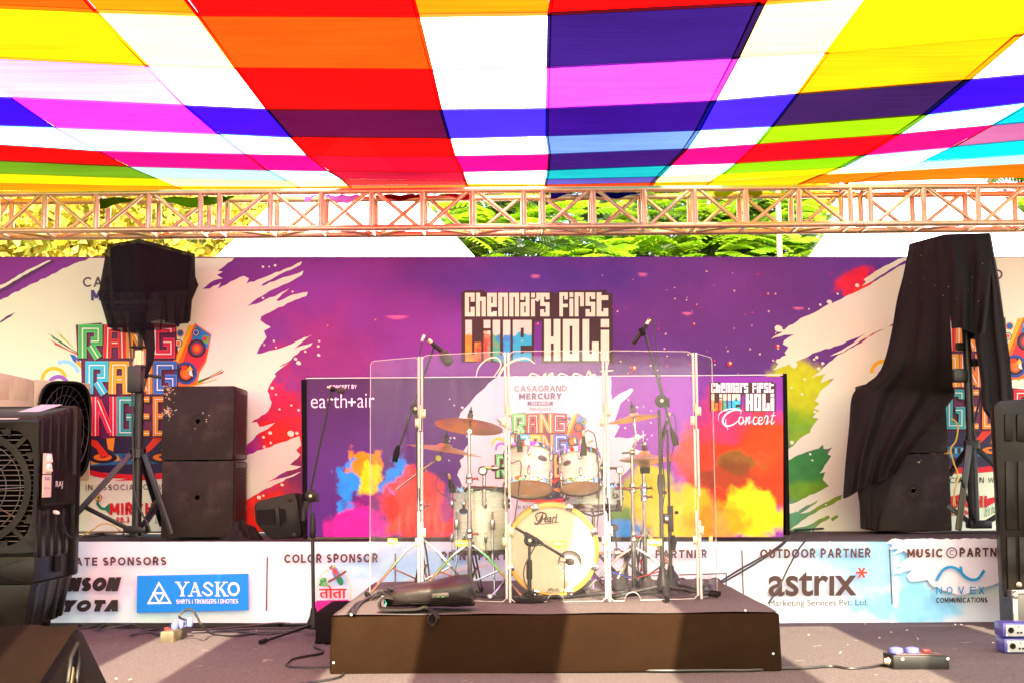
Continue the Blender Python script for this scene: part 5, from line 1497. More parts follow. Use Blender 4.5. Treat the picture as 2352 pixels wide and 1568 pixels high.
sheet([(2088, 560, 10.0, 2172, 538, 9.68), (2075, 630, 10.0, 2176, 610, 9.68), (2060, 690, 10.02, 2180, 680, 9.69), (2044, 780, 10.05, 2184, 755, 9.72), (2022, 850, 10.06, 2187, 820, 9.8), (1990, 880, 10.09, 2188, 880, 9.95), (1958, 906, 10.11, 2190, 912, 10.04), (1950, 980, 10.12, 2136, 975, 10.07), (1942, 1060, 10.12, 2084, 1042, 10.09), (1936, 1143, 10.12, 2060, 1085, 10.10)], 2.6, 0.030, ph=0.6)
sheet([(1958, 915, 10.15, 2074, 1050, 10.14), (1962, 1010, 10.16, 2052, 1090, 10.15), (1968, 1110, 10.17, 2038, 1130, 10.16), (1976, 1170, 10.17, 2024, 1175, 10.165), (1980, 1210, 10.17, 2018, 1214, 10.17)], 1.6, 0.010, 20)
sheet([(2168, 538, 9.66, 2272, 535, 9.66), (2174, 600, 9.65, 2278, 590, 9.66), (2180, 680, 9.65, 2272, 680, 9.67), (2185, 752, 9.66, 2262, 768, 9.70)], 1.8, 0.035, ph=2.0)
sheet([(2222, 537, 9.70, 2272, 535, 9.70), (2250, 640, 9.70, 2290, 640, 9.75), (2238, 758, 9.72, 2306, 740, 9.8), (2252, 872, 9.74, 2320, 833, 9.85), (2257, 935, 9.76, 2326, 905, 9.9), (2280, 972, 9.78, 2327, 945, 9.92), (2290, 1010, 9.78, 2340, 1010, 9.92)], 1.8, 0.035, 24, ph=4.0)
sheet([(2272, 535, 9.70, 2276, 537, 10.1), (2290, 640, 9.75, 2294, 640, 10.1), (2306, 740, 9.8, 2308, 742, 10.12), (2320, 833, 9.85, 2322, 835, 10.15)], 1, 0.01, 10)
def topf(u, v):
    a = P(2088, 560, 10.0).lerp(P(2170, 538, 9.68), u) if u < .5 else P(2170, 538, 9.68).lerp(P(2272, 535, 9.66), (u - .5) * 2)
    if u < .5: a = P(2088, 560, 10.0).lerp(P(2170, 538, 9.68), u * 2)
    return a + Vector((0.10 * v, 0.24 * v, -0.01 * v))
MB().grid(topf, 12, 3).build('drape', M['cloth_black'], dr, smooth=True)
g = MB()
for i in range(12):
    x, y = random.uniform(2090, 2260), random.uniform(580, 740)
    p = P(x, y, 9.60); s = random.uniform(.0012, .0028)
    g.poly([p, p + Vector((s, 0, s * 2)), p + Vector((s * 1.4, 0, 0))])
g.build('lint', M['white_plastic'], dr)
curve('yellow_cord', pts_at(10.12, (2186, 960), (2200, 975), (2196, 1010), (2184, 1030), (2190, 1060), (2200, 1090), (2192, 1130), (2194, 1160)), 0.006, pbr("yellow_cord", (0.75, 0.5, 0.03), 0.5), rs_)

# ------------------------------------------------------------------ stage monitor on the deck, black cloth heap
mon = thing('stage_monitor', 'black plastic wedge stage monitor lying on its side by the banner', 'speaker', (P(640, 1236, 9.6).x, 9.6, RZ))
out = [(583, 1161), (591, 1150), (630, 1140), (671, 1131), (680, 1134), (685, 1150), (694, 1225), (688, 1235), (626, 1238), (620, 1236), (596, 1211), (587, 1198)]
fr = [P(x, y, 9.55) for x, y in out]; bkp = [p + Vector((0.0, .26, 0.0)) for p in fr]
MB().hexa(fr[::-1], bkp[::-1]).build('cabinet', M['black_plastic'], mon, bevel=0.012)
gr = [(683, 1136), (697, 1134), (707, 1236), (697, 1238)]
a = [P(x, y, 9.56) for x, y in gr]; MB().hexa(a[::-1], [p + Vector((0, .26, 0)) for p in a[::-1]]).build('grille', M['cloth_black'], mon, bevel=0.006)
a = [P(x, y, 9.548) for x, y in ((588, 1170), (655, 1167), (659, 1196), (650, 1203), (592, 1205))]; MB().hexa(a[::-1], [p + Vector((0, .001, 0)) for p in a[::-1]]).build('handle_recess', M['rubber'], mon)
a = [P(x, y, 9.546) for x, y in ((631, 1162), (640, 1161), (645, 1208), (636, 1209))]; MB().hexa([p - Vector((0, .014, 0)) for p in a[::-1]], a[::-1]).build('handle', M['black_plastic'], mon, bevel=0.003)
for x, y in ((666, 1146), (676, 1228)):
    MB().lathe([(0.017, 0), (0.017, .004), (0.012, .006)], P(x, y, 9.549), (0, -1, 0), 14).build('rubber_foot', M['black_plastic'], mon, smooth=True)
g = MB()
c0 = P(552, 1233, 9.62)
def heap(u, v):
    a = 2 * math.pi * u; r = v
    h = (1 - r ** 2) * 0.085 * (1 + .5 * math.sin(a * 3 + 1) + .3 * math.sin(a * 7 + r * 9))
    return Vector((c0.x + r * 0.15 * math.cos(a) * (1 + .15 * math.sin(5 * a)), c0.y + r * 0.10 * math.sin(a) * (1 + .2 * math.sin(4 * a)), RZ + 0.004 + max(0, h)))
g.grid(heap, 40, 10)
tag(g.build('cloth_heap', M['cloth_black'], smooth=True), 'crumpled black net cloth lying on the deck right of the left subwoofers', 'cloth')

# ------------------------------------------------------------------ air coolers
M['cooler'] = pbr("cooler_plastic", (0.0075, 0.0058, 0.0048), 0.36, var=0.15, nscale=6, bump=0.12, bscale=160, spec=0.16, stain=(0.035, 0.026, 0.018), stain_amt=0.4, stain_scale=3)
M['cooler_beige'] = pbr("beige_cooler_plastic", (0.50, 0.46, 0.26), 0.5, var=0.08, nscale=6, stain=(0.4, 0.3, 0.18), stain_amt=0.3, stain_scale=3)
SXp = -2.955
CW, CY0, CY1 = 0.80, 8.2, 9.0
zb, zf, zk = 0.405, 1.412, 1.535
cl = thing('air_cooler', 'large black desert air cooler with round fan grille at the left edge', 'air cooler', (SXp - CW / 2, 8.6, 0))
prof = lambda x: [(x, CY0 + .02, zb), (x, CY0 + .02, zf - .01), (x, CY0 + .14, zf + .045), (x, CY1 - .06, zk), (x, CY1, zk - .05), (x, CY1, zb)]
MB().hexa(prof(SXp - CW), prof(SXp - .02)).build('body', M['cooler'], cl, bevel=0.02)
for i, (ya, yb) in enumerate(((8.30, 8.38), (8.45, 8.53), (8.60, 8.68), (8.74, 8.82))):
    zt2 = zf + .02 + (ya - CY0) * 0.125
    for z0, z1 in ((1.09, zt2), (.56, .86)):
        MB().hexa([(SXp - .05, ya - .01, z0), (SXp - .002, ya, z0), (SXp - .002, yb, z0), (SXp - .05, yb + .01, z0)], [(SXp - .05, ya - .01, z1 + .01), (SXp - .012, ya, z1), (SXp - .012, yb, z1), (SXp - .05, yb + .01, z1 + .01)]).build('side_rib', M['cooler'], cl, bevel=0.012)
MB().hexa([(SXp - CW - .01, CY1 - .11, zb - .0), (SXp + .012, CY1 - .11, zb), (SXp + .012, CY1 - .01, zb), (SXp - CW - .01, CY1 - .01, zb)], [(SXp - CW - .01, CY1 - .11, zk + .01), (SXp + .012, CY1 - .11, zk + .01), (SXp + .012, CY1 - .01, zk - .015), (SXp - CW - .01, CY1 - .01, zk - .015)]).build('rear_frame', M['cooler'], cl, bevel=0.02)
MB().box((SXp - .005, 8.58, 0.98), (0.04, 0.62, 0.20)).build('side_panel', M['cooler'], cl, bevel=0.01)
MB().hexa([(SXp - .30, CY0 + .06, zf + .012), (SXp - .16, CY0 + .06, zf + .012), (SXp - .10, CY1 - .1, zk + .012), (SXp - .24, CY1 - .1, zk + .012)], [(SXp - .30, CY0 + .06, zf + .016), (SXp - .16, CY0 + .06, zf + .016), (SXp - .10, CY1 - .1, zk + .016), (SXp - .24, CY1 - .1, zk + .016)]).build('tape', pbr("pale_tape", (0.42, 0.36, 0.36), 0.5), cl)
# fan face: a frame with a round opening
fx, fz, fr_ = SXp - CW / 2 + .005, 0.995, 0.372
def frame_face(g, cx, cz, w, h, r, y, d, rc=0.09, n=64, rr=None):
    """plate w x h with rounded corners and an opening of radius r (superellipse) at (cx,cz)"""
    o, i_ = [], []
    for k in range(n):
        a = 2 * math.pi * k / n; c, s = math.cos(a), math.sin(a)
        q = 1 / max(abs(c) / (w / 2), abs(s) / (h / 2))
        o.append((cx + c * q, cz + s * q))
        p = 4.2
        e = (abs(c) ** p + abs(s) ** p) ** (-1 / p)
        i_.append((cx + c * r * e, cz + s * r * e))
    for k in range(n):
        j = (k + 1) % n
        a, b, c, dd = o[k], o[j], i_[j], i_[k]
        g.hexa([(a[0], y, a[1]), (b[0], y, b[1]), (c[0], y + .006, c[1]), (dd[0], y + .006, dd[1])], [(a[0], y + d, a[1]), (b[0], y + d, b[1]), (c[0], y + d, c[1]), (dd[0], y + d, dd[1])])
g = MB(); frame_face(g, fx, fz + .005, CW - .005, 0.81, fr_, CY0 - .012, .03); g.build('front_frame', M['cooler'], cl, smooth=False)
g = MB(); g.lathe([(fr_ - .015, 0), (fr_ - .012, .012), (fr_ - .055, .012), (fr_ - .052, 0), (fr_ - .015, 0)], (fx, CY0 + .002, fz), (0, -1, 0), 64, False)
for k in range(4):
    a = math.pi / 4 + k * math.pi / 2
    c, s = math.cos(a), math.sin(a)
    p0 = Vector((fx + c * (fr_ - .02), CY0 - .004, fz + s * (fr_ - .02))); p1 = Vector((fx + c * (fr_ + .09), CY0 - .004, fz + s * (fr_ + .09))); u = Vector((-s, 0, c)) * .014
    g.hexa([p0 - u, p0 + u, p0 + u + Vector((0, .02, 0)), p0 - u + Vector((0, .02, 0))], [p1 - u, p1 + u, p1 + u + Vector((0, .02, 0)), p1 - u + Vector((0, .02, 0))])
    for sgn in (-1, 1):
        b = a + sgn * .27; rr = fr_ + .035
        q = Vector((fx + math.cos(b) * rr, CY0 - .004, fz + math.sin(b) * rr)); e = .042
        tri_ = [q + Vector((e * math.cos(b + t_), 0, e * math.sin(b + t_))) for t_ in (0, 2.2, -2.2)]
        g.hexa(tri_, [v + Vector((0, .012, 0)) for v in tri_])
g.build('grille_ring', M['cooler'], cl)
g = MB()
for i in range(24):
    z = fz - .36 + .72 * i / 23
    w = math.sqrt(max(.0, .385 ** 2 - (z - fz) ** 2 * .55))
    g.tube([(fx - w, CY0 + .008, z), (fx + w, CY0 + .008, z)], 0.0034, 6)
for k in range(10):
    a = math.pi * 2 * k / 10 + .3
    g.tube([(fx + .05 * math.cos(a), CY0 + .003, fz + .05 * math.sin(a)), (fx + .36 * math.cos(a + .35), CY0 + .003, fz + .36 * math.sin(a + .35))], 0.0035, 6)
for r in (.1, .2, .29): g.tube([(fx + r * math.cos(a), CY0 + .004, fz + r * math.sin(a)) for a in [2 * math.pi * i / 40 for i in range(40)]], 0.003, 5, closed=True)
g.build('fan_guard', pbr("guard_wire", (0.055, 0.048, 0.042), 0.4, 0.2), cl)
MB().poly([(fx + math.cos(a) * fr_ * 1.02 * (abs(math.cos(a)) ** 4.2 + abs(math.sin(a)) ** 4.2) ** (-1 / 4.2), CY0 + .0135, fz + .005 + math.sin(a) * fr_ * 1.02 * (abs(math.cos(a)) ** 4.2 + abs(math.sin(a)) ** 4.2) ** (-1 / 4.2)) for a in [2 * math.pi * i / 64 for i in range(64)]]).build('fan_dark_sheet', M['void'], cl)  # flat black sheet in place of the shaded cooler inside
MB().box((fx, CY0 + .0, 0.49), (CW - .005, .03, .17)).build('lower_panel', M['cooler'], cl, bevel=0.012)
p0 = Vector((fx + .30, CY0 - .016, .43)); 
MB().hexa([(fx - .1, CY0 - .014, .555), (fx + .33, CY0 - .014, .555), (fx + .10, CY0 - .014, .49)], [(fx - .1, CY0 - .03, .555), (fx + .33, CY0 - .02, .555), (fx + .10, CY0 - .036, .49)]).hexa([(fx - .02, CY0 - .014, .42), (fx + .12, CY0 - .014, .48), (fx + .35, CY0 - .014, .42)], [(fx - .02, CY0 - .026, .42), (fx + .12, CY0 - .036, .48), (fx + .35, CY0 - .02, .42)]).build('embossed_panel', M['cooler'], cl)
MB().hexa([(SXp - CW + .04, CY0 + .03, .12), (SXp - .07, CY0 + .03, .12), (SXp - .10, CY1 - .06, .12), (SXp - CW + .07, CY1 - .06, .12)], [(SXp - CW + .01, CY0 + .0, zb), (SXp - .02, CY0 + .0, zb), (SXp - .02, CY1 - .02, zb), (SXp - CW + .01, CY1 - .02, zb)]).build('water_tank', M['cooler'], cl, bevel=0.015)
for y in (8.3, 8.5, 8.7, 8.86):
    MB().hexa([(SXp - .12, y, .14), (SXp - .055, y, .14), (SXp - .065, y + .06, .14), (SXp - .12, y + .06, .14)], [(SXp - .08, y, zb - .01), (SXp - .008, y, zb - .01), (SXp - .018, y + .06, zb - .01), (SXp - .08, y + .06, zb - .01)]).build('tank_rib', M['cooler'], cl, bevel=0.008)
for x in (SXp - .16, SXp - CW + .16):
    for y in (8.3, 8.86):
        MB().lathe([(.01, -.02), (.045, -.018), (.05, 0), (.045, .018), (.01, .02)], (x, y, .052), (1, 0, 0), 16).box((x, y, .105), (.05, .06, .03)).build('caster', M['rubber'], cl)
# control panel on the side
cp = [(SXp + .016, 8.24, 1.0)]
yA, yB = 8.235, 8.40
kx = SXp + .017
MB().box((kx - .004, 8.57, 1.0), (.012, .30, .22)).build('badge_panel', M['cooler'], cl, bevel=0.004)
cpl = MB().box((kx - .001, 8.318, 1.145), (.006, .15, .13)).build('control_panel', pbr("panel_beige", (0.66, 0.50, 0.36), 0.5), cl, bevel=0.003)
MB().box((kx - .001, 8.318, 1.005), (.006, .145, .14)).build('rating_label', pbr("label_cream", (0.70, 0.52, 0.40), 0.6), cl)
for z in (1.177, 1.118):
    k_ = MB().lathe([(.030, 0), (.028, .018), (.0, .02)], (kx, 8.325, z), (1, 0, 0), 20).box((kx + .022, 8.325, z), (.01, .008, .046), Matrix.Rotation(.5, 3, 'X')).build('control_knob', M['white_plastic'], cl, smooth=True)
def side_text(s, y0, y1, z0, z1, x, mat, name, parent):
    V, F = text_mesh(s); a0, b0 = V.min(0); a1, b1 = V.max(0)
    vs_ = [(x, y0 + (a - a0) / (a1 - a0) * (y1 - y0), z0 + (b - b0) / (b1 - b0) * (z1 - z0)) for a, b in V]
    return link_mesh(name, vs_, F, mat, parent)
side_text("RAJ", 8.47, 8.60, .985, 1.035, kx + .0035, M['white_plastic'], 'badge_lettering', cl)
side_text("RAJ", 8.275, 8.36, 1.035, 1.062, kx + .004, print_mat(40, 110, 170), 'label_lettering', cl)
side_text("Fans Forever", 8.262, 8.375, .985, 1.002, kx + .004, print_mat(60, 110, 190), 'label_lettering', cl)
side_text("L", 8.25, 8.262, 1.19, 1.205, kx + .004, print_mat(40, 110, 190), 'label_lettering', cl)
MB().lathe([(.011, 0), (.013, .02), (.008, .04)], (SXp + .0, 8.50, .84), (1, 0, -.3), 10).build('cable_gland', M['white_plastic'], cl)
MB().box((SXp - .006, 8.62, .50), (.012, .10, .10)).build('drain_window', M['rubber'], cl)
curve('power_lead', [(SXp + .03, 8.50, .84), (SXp + .04, 8.55, .78), (SXp + .03, 8.66, .70), (SXp + .02, 8.8, .66)], 0.006, M['cable'], cl)

bc = thing('air_cooler', 'beige air cooler with dark round fan face standing behind the black cooler', 'air cooler', (-3.7, 9.9, RZ))
MB().hexa([P(-60, 1105, 9.0 + .45), P(80, 1108, 10.0), P(80, 1108, 10.0) + Vector((-.7, .3, 0)), P(-60, 1105, 9.45) + Vector((-.7, .3, 0))], [P(-60, 840, 9.45), P(80, 871, 10.0), P(80, 871, 10.0) + Vector((-.7, .3, 0)), P(-60, 840, 9.45) + Vector((-.7, .3, 0))]).build('body', M['cooler_beige'], bc, bevel=0.02)
fa, fb, fc, fd = P(77, 1108, 9.98), P(204, 1102, 10.38), P(209, 879, 10.38), P(78, 870, 9.98)
bo = Vector((-.06, .12, 0))
MB().hexa([fa, fb, fb + bo, fa + bo], [fd, fc, fc + bo, fd + bo]).build('fan_housing', M['cooler_beige'], bc, bevel=0.012)
ux = (fb - fa) * 1.0; uz = fd - fa; nrm = ux.cross(uz).normalized()
if nrm.y > 0: nrm = -nrm
fcn = fa + ux * .5 + uz * .50; rr_ = ux.length * .46
def onface(a, r, off=0.0, p=4.0):
    c, s = math.cos(a), math.sin(a)
    e = (abs(c) ** p + abs(s) ** p) ** (-1 / p)
    return fcn + ux.normalized() * (c * r * e) + Vector((0, 0, 1)) * (s * r * e * uz.length / ux.length) + nrm * off
MB().poly([onface(2 * math.pi * i / 48, rr_ * 1.04, .03) for i in range(48)]).build('fan_dark_sheet', M['void'], bc)
g = MB()
for k in range(26):
    a = 2 * math.pi * k / 26
    g.tube([onface(a + .9, rr_ * .25, .040, 2), onface(a + .35, rr_ * .6, .044, 2), onface(a, rr_ * .95, .040, 2.4)], 0.0022, 5)
for r in (.25, .5, .75, .95): g.tube([onface(2 * math.pi * i / 40, rr_ * r, .042, 2) for i in range(40)], 0.004, 5, closed=True)
g.build('fan_guard', M['steel_black'], bc)
g = MB(); g.tube([onface(2 * math.pi * i / 48, rr_ * 1.03, .034) for i in range(48)], 0.012, 6, closed=True); g.build('grille_ring', M['cooler'], bc)
for i, (xa, xb) in enumerate(((-50, -24), (-14, 22), (32, 66))):
    Ya = 9.45 + (xa + 60) / 140 * .55; Yb = 9.45 + (xb + 60) / 140 * .55
    for ya, yb in ((866, 918), (956, 1010)):
        a = [P(xa, yb, Ya - .002), P(xb, yb, Yb - .002), P(xb, ya + 6, Yb - .002), P(xa, ya, Ya - .002)]
        MB().hexa([v - Vector((0, .012, 0)) for v in a], a).build('moulded_panel', M['cooler_beige'], bc, bevel=0.005)
g = MB()
for x, y, Y in ((-3.95, 9.6, 0), (-3.64, 9.9, 0), (-3.9, 10.1, 0), (-3.4, 10.3, 0)): g.tube([(x, y, RZ), (x, y, RZ + .50)], 0.02, 8)
g.build('stand', M['steel_black'], bc)

rc = thing('air_cooler', 'black air cooler cut by the right edge beside the sponsor banner', 'air cooler', (P(2330, 1390, 8.8).x + .2, 8.8, 0))
a = [(2303, 1372), (2281, 935), (2288, 922), (2300, 918), (2480, 908), (2500, 1360)]
f1 = [P(x, y, 8.75) for x, y in a]; f2 = [p + Vector((.16, .5, 0)) for p in f1]
MB().hexa(f1[::-1], f2[::-1]).build('body', M['cooler'], rc, bevel=0.02)
for xa, xb in ((2306, 2326), (2334, 2356), (2364, 2390)):
    for ya, yb in ((950, 1012), (1058, 1215), (1232, 1360)):
        k = (ya - 930) * .052
        q = [P(xa + k * .5, yb, 8.748), P(xb + k * .5, yb, 8.748), P(xb + k * .3, ya, 8.748), P(xa + k * .3, ya, 8.748)]
        MB().hexa([v - Vector((0, .016, 0)) for v in q], q).build('side_rib', M['cooler'], rc, bevel=0.006)
a = [(2318, 1400), (2304, 1374), (2500, 1360), (2480, 1400)]
f1 = [P(x, y, 8.78) for x, y in a]; MB().hexa(f1, [p + Vector((.18, .45, 0)) for p in f1]).build('water_tank', M['cooler'], rc, bevel=0.01)
g = MB(); p = P(2340, 1342, 8.73); g.lathe([(.014, 0), (.02, .006), (.012, .02), (.005, .03)], p, (0, -1, 0), 12); g.build('drain_tap', M['brass'], rc, smooth=True)
for x in (2345, 2460):
    p = P(x, 1400, 9.0); MB().lathe([(.01, -.02), (.06, -.018), (.065, 0), (.06, .018), (.01, .02)], (p.x, 9.0, .066), (1, 0, 0), 16).box((p.x, 9.0, .12), (.05, .06, .06)).build('caster', M['rubber'], rc)

# ------------------------------------------------------------------ foreground monitor under cloth
wd = thing('floor_monitor', 'wedge floor monitor under a black cloth in the bottom left corner', 'speaker', (-2.4, 6.2, 0))
wx1, wx0 = -2.035, -2.95
profw = [(5.32, 0.004), (6.12, 0.338), (6.22, 0.352), (6.30, 0.330), (6.74, 0.004)]
MB().hexa([(wx0, y, z) for y, z in profw], [(wx1, y, z) for y, z in profw]).build('cabinet', pbr("monitor_black", (0.008, 0.005, 0.004), 0.6, var=.3, nscale=8, bump=.2, spec=.15), wd, bevel=0.012)
def cov(u, v):
    k = v * 3.0
    yz = [(5.30, 0.02), (6.08, 0.335), (6.21, 0.362), (6.26, 0.352)]
    i = min(int(k), 2); t = k - i
    y = yz[i][0] + (yz[i + 1][0] - yz[i][0]) * t; z = yz[i][1] + (yz[i + 1][1] - yz[i][1]) * t
    x = wx0 - .02 + (wx1 + .012 - wx0 + .02) * u
    return (x, y - 0.006 * math.sin(u * 17 + v * 5), z + 0.008 + 0.007 * math.sin(u * 22 + v * 6) * math.sin(v * 3))
M['dark_cloth'] = pbr("brown_black_cloth", (0.0085, 0.0048, 0.003), 0.75, var=.35, nscale=5, bump=.8, bscale=18, spec=.02)
MB().grid(cov, 40, 36).build('cloth_cover', M['dark_cloth'], wd, smooth=True)
# moulded handle in the side
ctr = Vector((wx1 + .002, 6.15, .17)); ang = -.38
rot = Matrix.Rotation(ang, 3, 'X')
fr2 = lambda a, b, o=0.0: ctr + rot @ Vector((o, a, b))
loop = [(0, .125), (.06, .06), (.066, -.05), (.015, -.125), (-.05, -.06), (-.056, .05)]
g = MB(); g.tube([fr2(a, b, .004) for a, b in loop], .012, 8, closed=True); g.build('handle_frame', M['black_plastic'], wd, smooth=True)
MB().poly([fr2(a, b, .002) for a, b in loop]).build('handle_recess', M['rubber'], wd)
g = MB(); g.hexa([fr2(-.038, -.09, .004), fr2(-.008, -.11, .004), fr2(-.008, .0, .004), fr2(-.04, .02, .004)], [fr2(-.034, -.08, .02), fr2(-.012, -.10, .02), fr2(-.012, -.01, .02), fr2(-.036, .01, .02)]); g.build('handle', pbr("handle_bronze", (0.12, 0.075, 0.03), .4, .4), wd, bevel=.003)

# ------------------------------------------------------------------ boxes and cases on the floor
pb = thing('power_strip', 'long dark metal socket box with two blue plugs and red switch on the right floor', 'socket box', PZ(2110, 1536, 0))
c = PZ(2117, 1538, 0)
rotp = Matrix.Rotation(R_(-1.0), 3, 'Z')
fpt = lambda x, y, z: Vector((c.x, c.y, 0)) + rotp @ Vector((x, y, z))
L2 = (PZ(2180, 1538, 0).x - PZ(2050, 1538, 0).x) / 2
MB().hexa([fpt(-L2, 0, .002), fpt(L2, 0, .002), fpt(L2 - .015, .14, .002), fpt(-L2 - .02, .14, .002)], [fpt(-L2, 0, .078), fpt(L2, 0, .072), fpt(L2 - .015, .14, .072), fpt(-L2 - .02, .14, .078)]).build('box', M['steel_black'], pb, bevel=.004)
MB().hexa([fpt(-L2 + .02, .015, .0785), fpt(L2 - .02, .015, .0735), fpt(L2 - .03, .125, .0735), fpt(-L2, .125, .0785)], [fpt(-L2 + .02, .015, .084), fpt(L2 - .02, .015, .078), fpt(L2 - .03, .125, .078), fpt(-L2, .125, .084)]).build('socket_plate', pbr("dark_laminate", (0.10, 0.06, 0.05), .5), pb, bevel=.002)
M['blue_plastic'] = pbr("blue_plastic", (0.12, 0.14, 0.62), .35, coat=.3)
M['red_plastic'] = pbr("red_plastic", (0.62, 0.02, 0.02), .35)
for x in (-.115, -.03): MB().lathe([(.035, 0), (.037, .008), (.034, .024), (.015, .030), (0, .030)], fpt(x, .06, .084), (0, 0, 1), 20).build('blue_plug', M['blue_plastic'], pb, smooth=True)
MB().box(fpt(.045, .06, .092), (.036, .034, .018)).build('red_switch', M['red_plastic'], pb, bevel=.004)
for x in (-.10, .14): MB().lathe([(.008, 0), (.008, .003), (0, .004)], fpt(x, -.001, .058), (0, -1, 0), 10).build('screw', M['screw'], pb)
MB().lathe([(.022, 0), (.022, .012), (.016, .014), (.016, .03)], fpt(-L2 - .004, .06, .04), (-1, 0, 0), 12).build('cable_gland', M['brass'], pb)

lbx = thing('socket_box', 'small worn socket box with pale blue plugs on the left floor', 'socket box', PZ(400, 1472, 0))
a, b, c2 = PZ(368, 1476, 0), PZ(398, 1475, 0), PZ(431, 1462, 0)
d2 = a + (c2 - b)
up = Vector((0, 0, .072))
MB().hexa([a, b, c2, d2], [v + up for v in (a, b, c2, d2)]).build('box', pbr("worn_olive_metal", (0.10, 0.085, 0.05), .6, .2, var=.3, stain=(.35, .26, .12), stain_amt=.5, stain_scale=14), lbx, bevel=.004)
ctr = (a + b + c2 + d2) / 4
M['pale_blue'] = pbr("pale_blue_plastic", (0.14, 0.16, 0.40), .4)
for dx, dy, ax in ((.0, .0, (.2, -.2, 1)), (.05, .03, (-.5, .1, 1)), (.07, .09, (.1, .3, 1))): MB().lathe([(.022, 0), (.026, .02), (.018, .05), (.009, .06)], ctr + Vector((dx, dy, .074)), ax, 14).build('plug', M['pale_blue'], lbx, smooth=True)
MB().box(ctr + Vector((-.04, -.03, .078)), (.03, .02, .012)).build('red_switch', M['red_plastic'], lbx)
curve('plug_lead', [ctr + Vector((.06, .06, .12))] + [P(x, y, 8.5) for x, y in ((412, 1416), (420, 1404), (432, 1398), (444, 1402), (454, 1418), (466, 1438))] + [PZ(490, 1455, .012), PZ(540, 1459, .01), PZ(600, 1452, .01), PZ(690, 1448, .01)], .0075, M['cable'], lbx)

def di_box(z0, label, sh):
    p = PZ(2330, 1500, 0)
    t = thing('di_box', label, 'audio box', (p.x, p.y, z0), 'blue audio boxes')
    w, h, d = .17, .088, .14
    x0 = p.x - .062 + sh; y0 = p.y
    MB().box((x0 + w / 2, y0 + d / 2, z0 + h / 2), (w, d, h - .004)).build('case', pbr("blue_paint", (0.055, 0.05, 0.28), .35, coat=.3), t, bevel=.01)
    MB().box((x0 + w / 2 + .006, y0 - .002, z0 + h / 2 - .002), (w - .022, .008, h - .022)).build('face_plate', pbr("pale_face_plate", (0.33, 0.325, 0.34), .4), t, bevel=.002)
    MB().lathe([(.017, 0), (.017, .004), (.012, .005), (0, .003)], (x0 + .046, y0 - .006, z0 + h / 2), (0, -1, 0), 18).build('socket', M['rubber'], t)
    for q in (.085, .105): MB().box((x0 + q, y0 - .007, z0 + h / 2 - .014), (.011, .006, .009)).build('switch', M['rubber'], t)
    for q, r in ((.02, .018), (.155, .018), (.02, .068), (.155, .068)): MB().lathe([(.005, 0), (.005, .003)], (x0 + q, y0 - .006, z0 + r), (0, -1, 0), 10).build('screw', M['screw'], t)
    MB().box((x0 + .092, y0 - .0065, z0 + h - .026), (.004, .004, .008)).build('indicator', M['rubber'], t)
di_box(0.0, 'lower blue audio box of the two stacked at the right edge', .006)
di_box(0.09, 'upper blue audio box of the two stacked at the right edge', 0)

fc_ = thing('flight_case', 'battered silver edged case cut by the right edge below the cooler', 'case', PZ(2345, 1455, 0))
p = P(2332, 1450, 8.6)
MB().box((p.x + .22, 8.75, .14), (.42, .28, .27)).build('case', pbr("case_black", (.03, .028, .028), .5), fc_, bevel=.004)
M['scuffed_alu'] = pbr('scuffed_aluminium', (.26, .25, .24), .4, .6, var=.3, nscale=20, stain=(.05, .045, .04), stain_amt=.9, stain_scale=30)
for dx in (0, .43):
    MB().box((p.x + .01 + dx, 8.612, .14), (.03, .02, .285)).build('edge_strip', M['scuffed_alu'], fc_, bevel=.003)
MB().box((p.x + .22, 8.612, .272), (.45, .02, .025)).build('edge_strip', M['scuffed_alu'], fc_, bevel=.003)
for z in (.03, .25): MB().ball((p.x + .012, 8.61, z), .024).build('corner_cap', M['scuffed_alu'], fc_, smooth=True)
# ================================================================== DRUM KIT
def pearl_mat(name, base, var):
    m, n, l, b = new_mat(name)
    tc = n.new('ShaderNodeTexCoord')
    mp = n.new('ShaderNodeMapping'); mp.inputs['Scale'].default_value = (5, 5, 60); l.new(tc.outputs['Object'], mp.inputs['Vector'])
    nz = n.new('ShaderNodeTexNoise'); nz.inputs['Scale'].default_value = 1.6; nz.inputs['Detail'].default_value = 5; nz.inputs['Distortion'].default_value = 1.0; l.new(mp.outputs[0], nz.inputs['Vector'])
    rp = n.new('ShaderNodeMapRange'); rp.inputs[1].default_value = .38; rp.inputs[2].default_value = .62; l.new(nz.outputs['Fac'], rp.inputs[0])
    mx = n.new('ShaderNodeMix'); mx.data_type = 'RGBA'; l.new(rp.outputs[0], mx.inputs[0]); mx.inputs[6].default_value = (*[c * (1 - var) for c in base], 1); mx.inputs[7].default_value = (*[min(1, c * (1 + var)) for c in base], 1)
    l.new(mx.outputs[2], b.inputs['Base Color']); b.inputs['Roughness'].default_value = .35; b.inputs['Coat Weight'].default_value = .6; b.inputs['Coat Roughness'].default_value = .06
    return m
M['pearl'] = pearl_mat("white_pearl_wrap", (0.50, 0.56, 0.46), .15)
M['hoop_wood'] = pbr("amber_hoop", (0.62, 0.34, 0.03), .28, var=.1, nscale=10, coat=.5)
M['head'] = pbr("coated_drum_head", (0.56, 0.47, 0.33), .5, var=.02, nscale=3)
M['head_clear'] = pbr("worn_lower_head", (0.80, 0.47, 0.27), .3, var=.12, nscale=6, stain=(.50, .27, .13), stain_amt=.6, stain_scale=5, coat=.3)
M['bronze'] = pbr("cymbal_bronze", (0.80, 0.48, 0.19), .3, .75, var=.14, nscale=5, stain=(.30, .15, .06), stain_amt=.5, stain_scale=7, bump=.05, bscale=60)
M['felt'] = pbr("dark_felt_washer", (.05, .035, .03), .9)

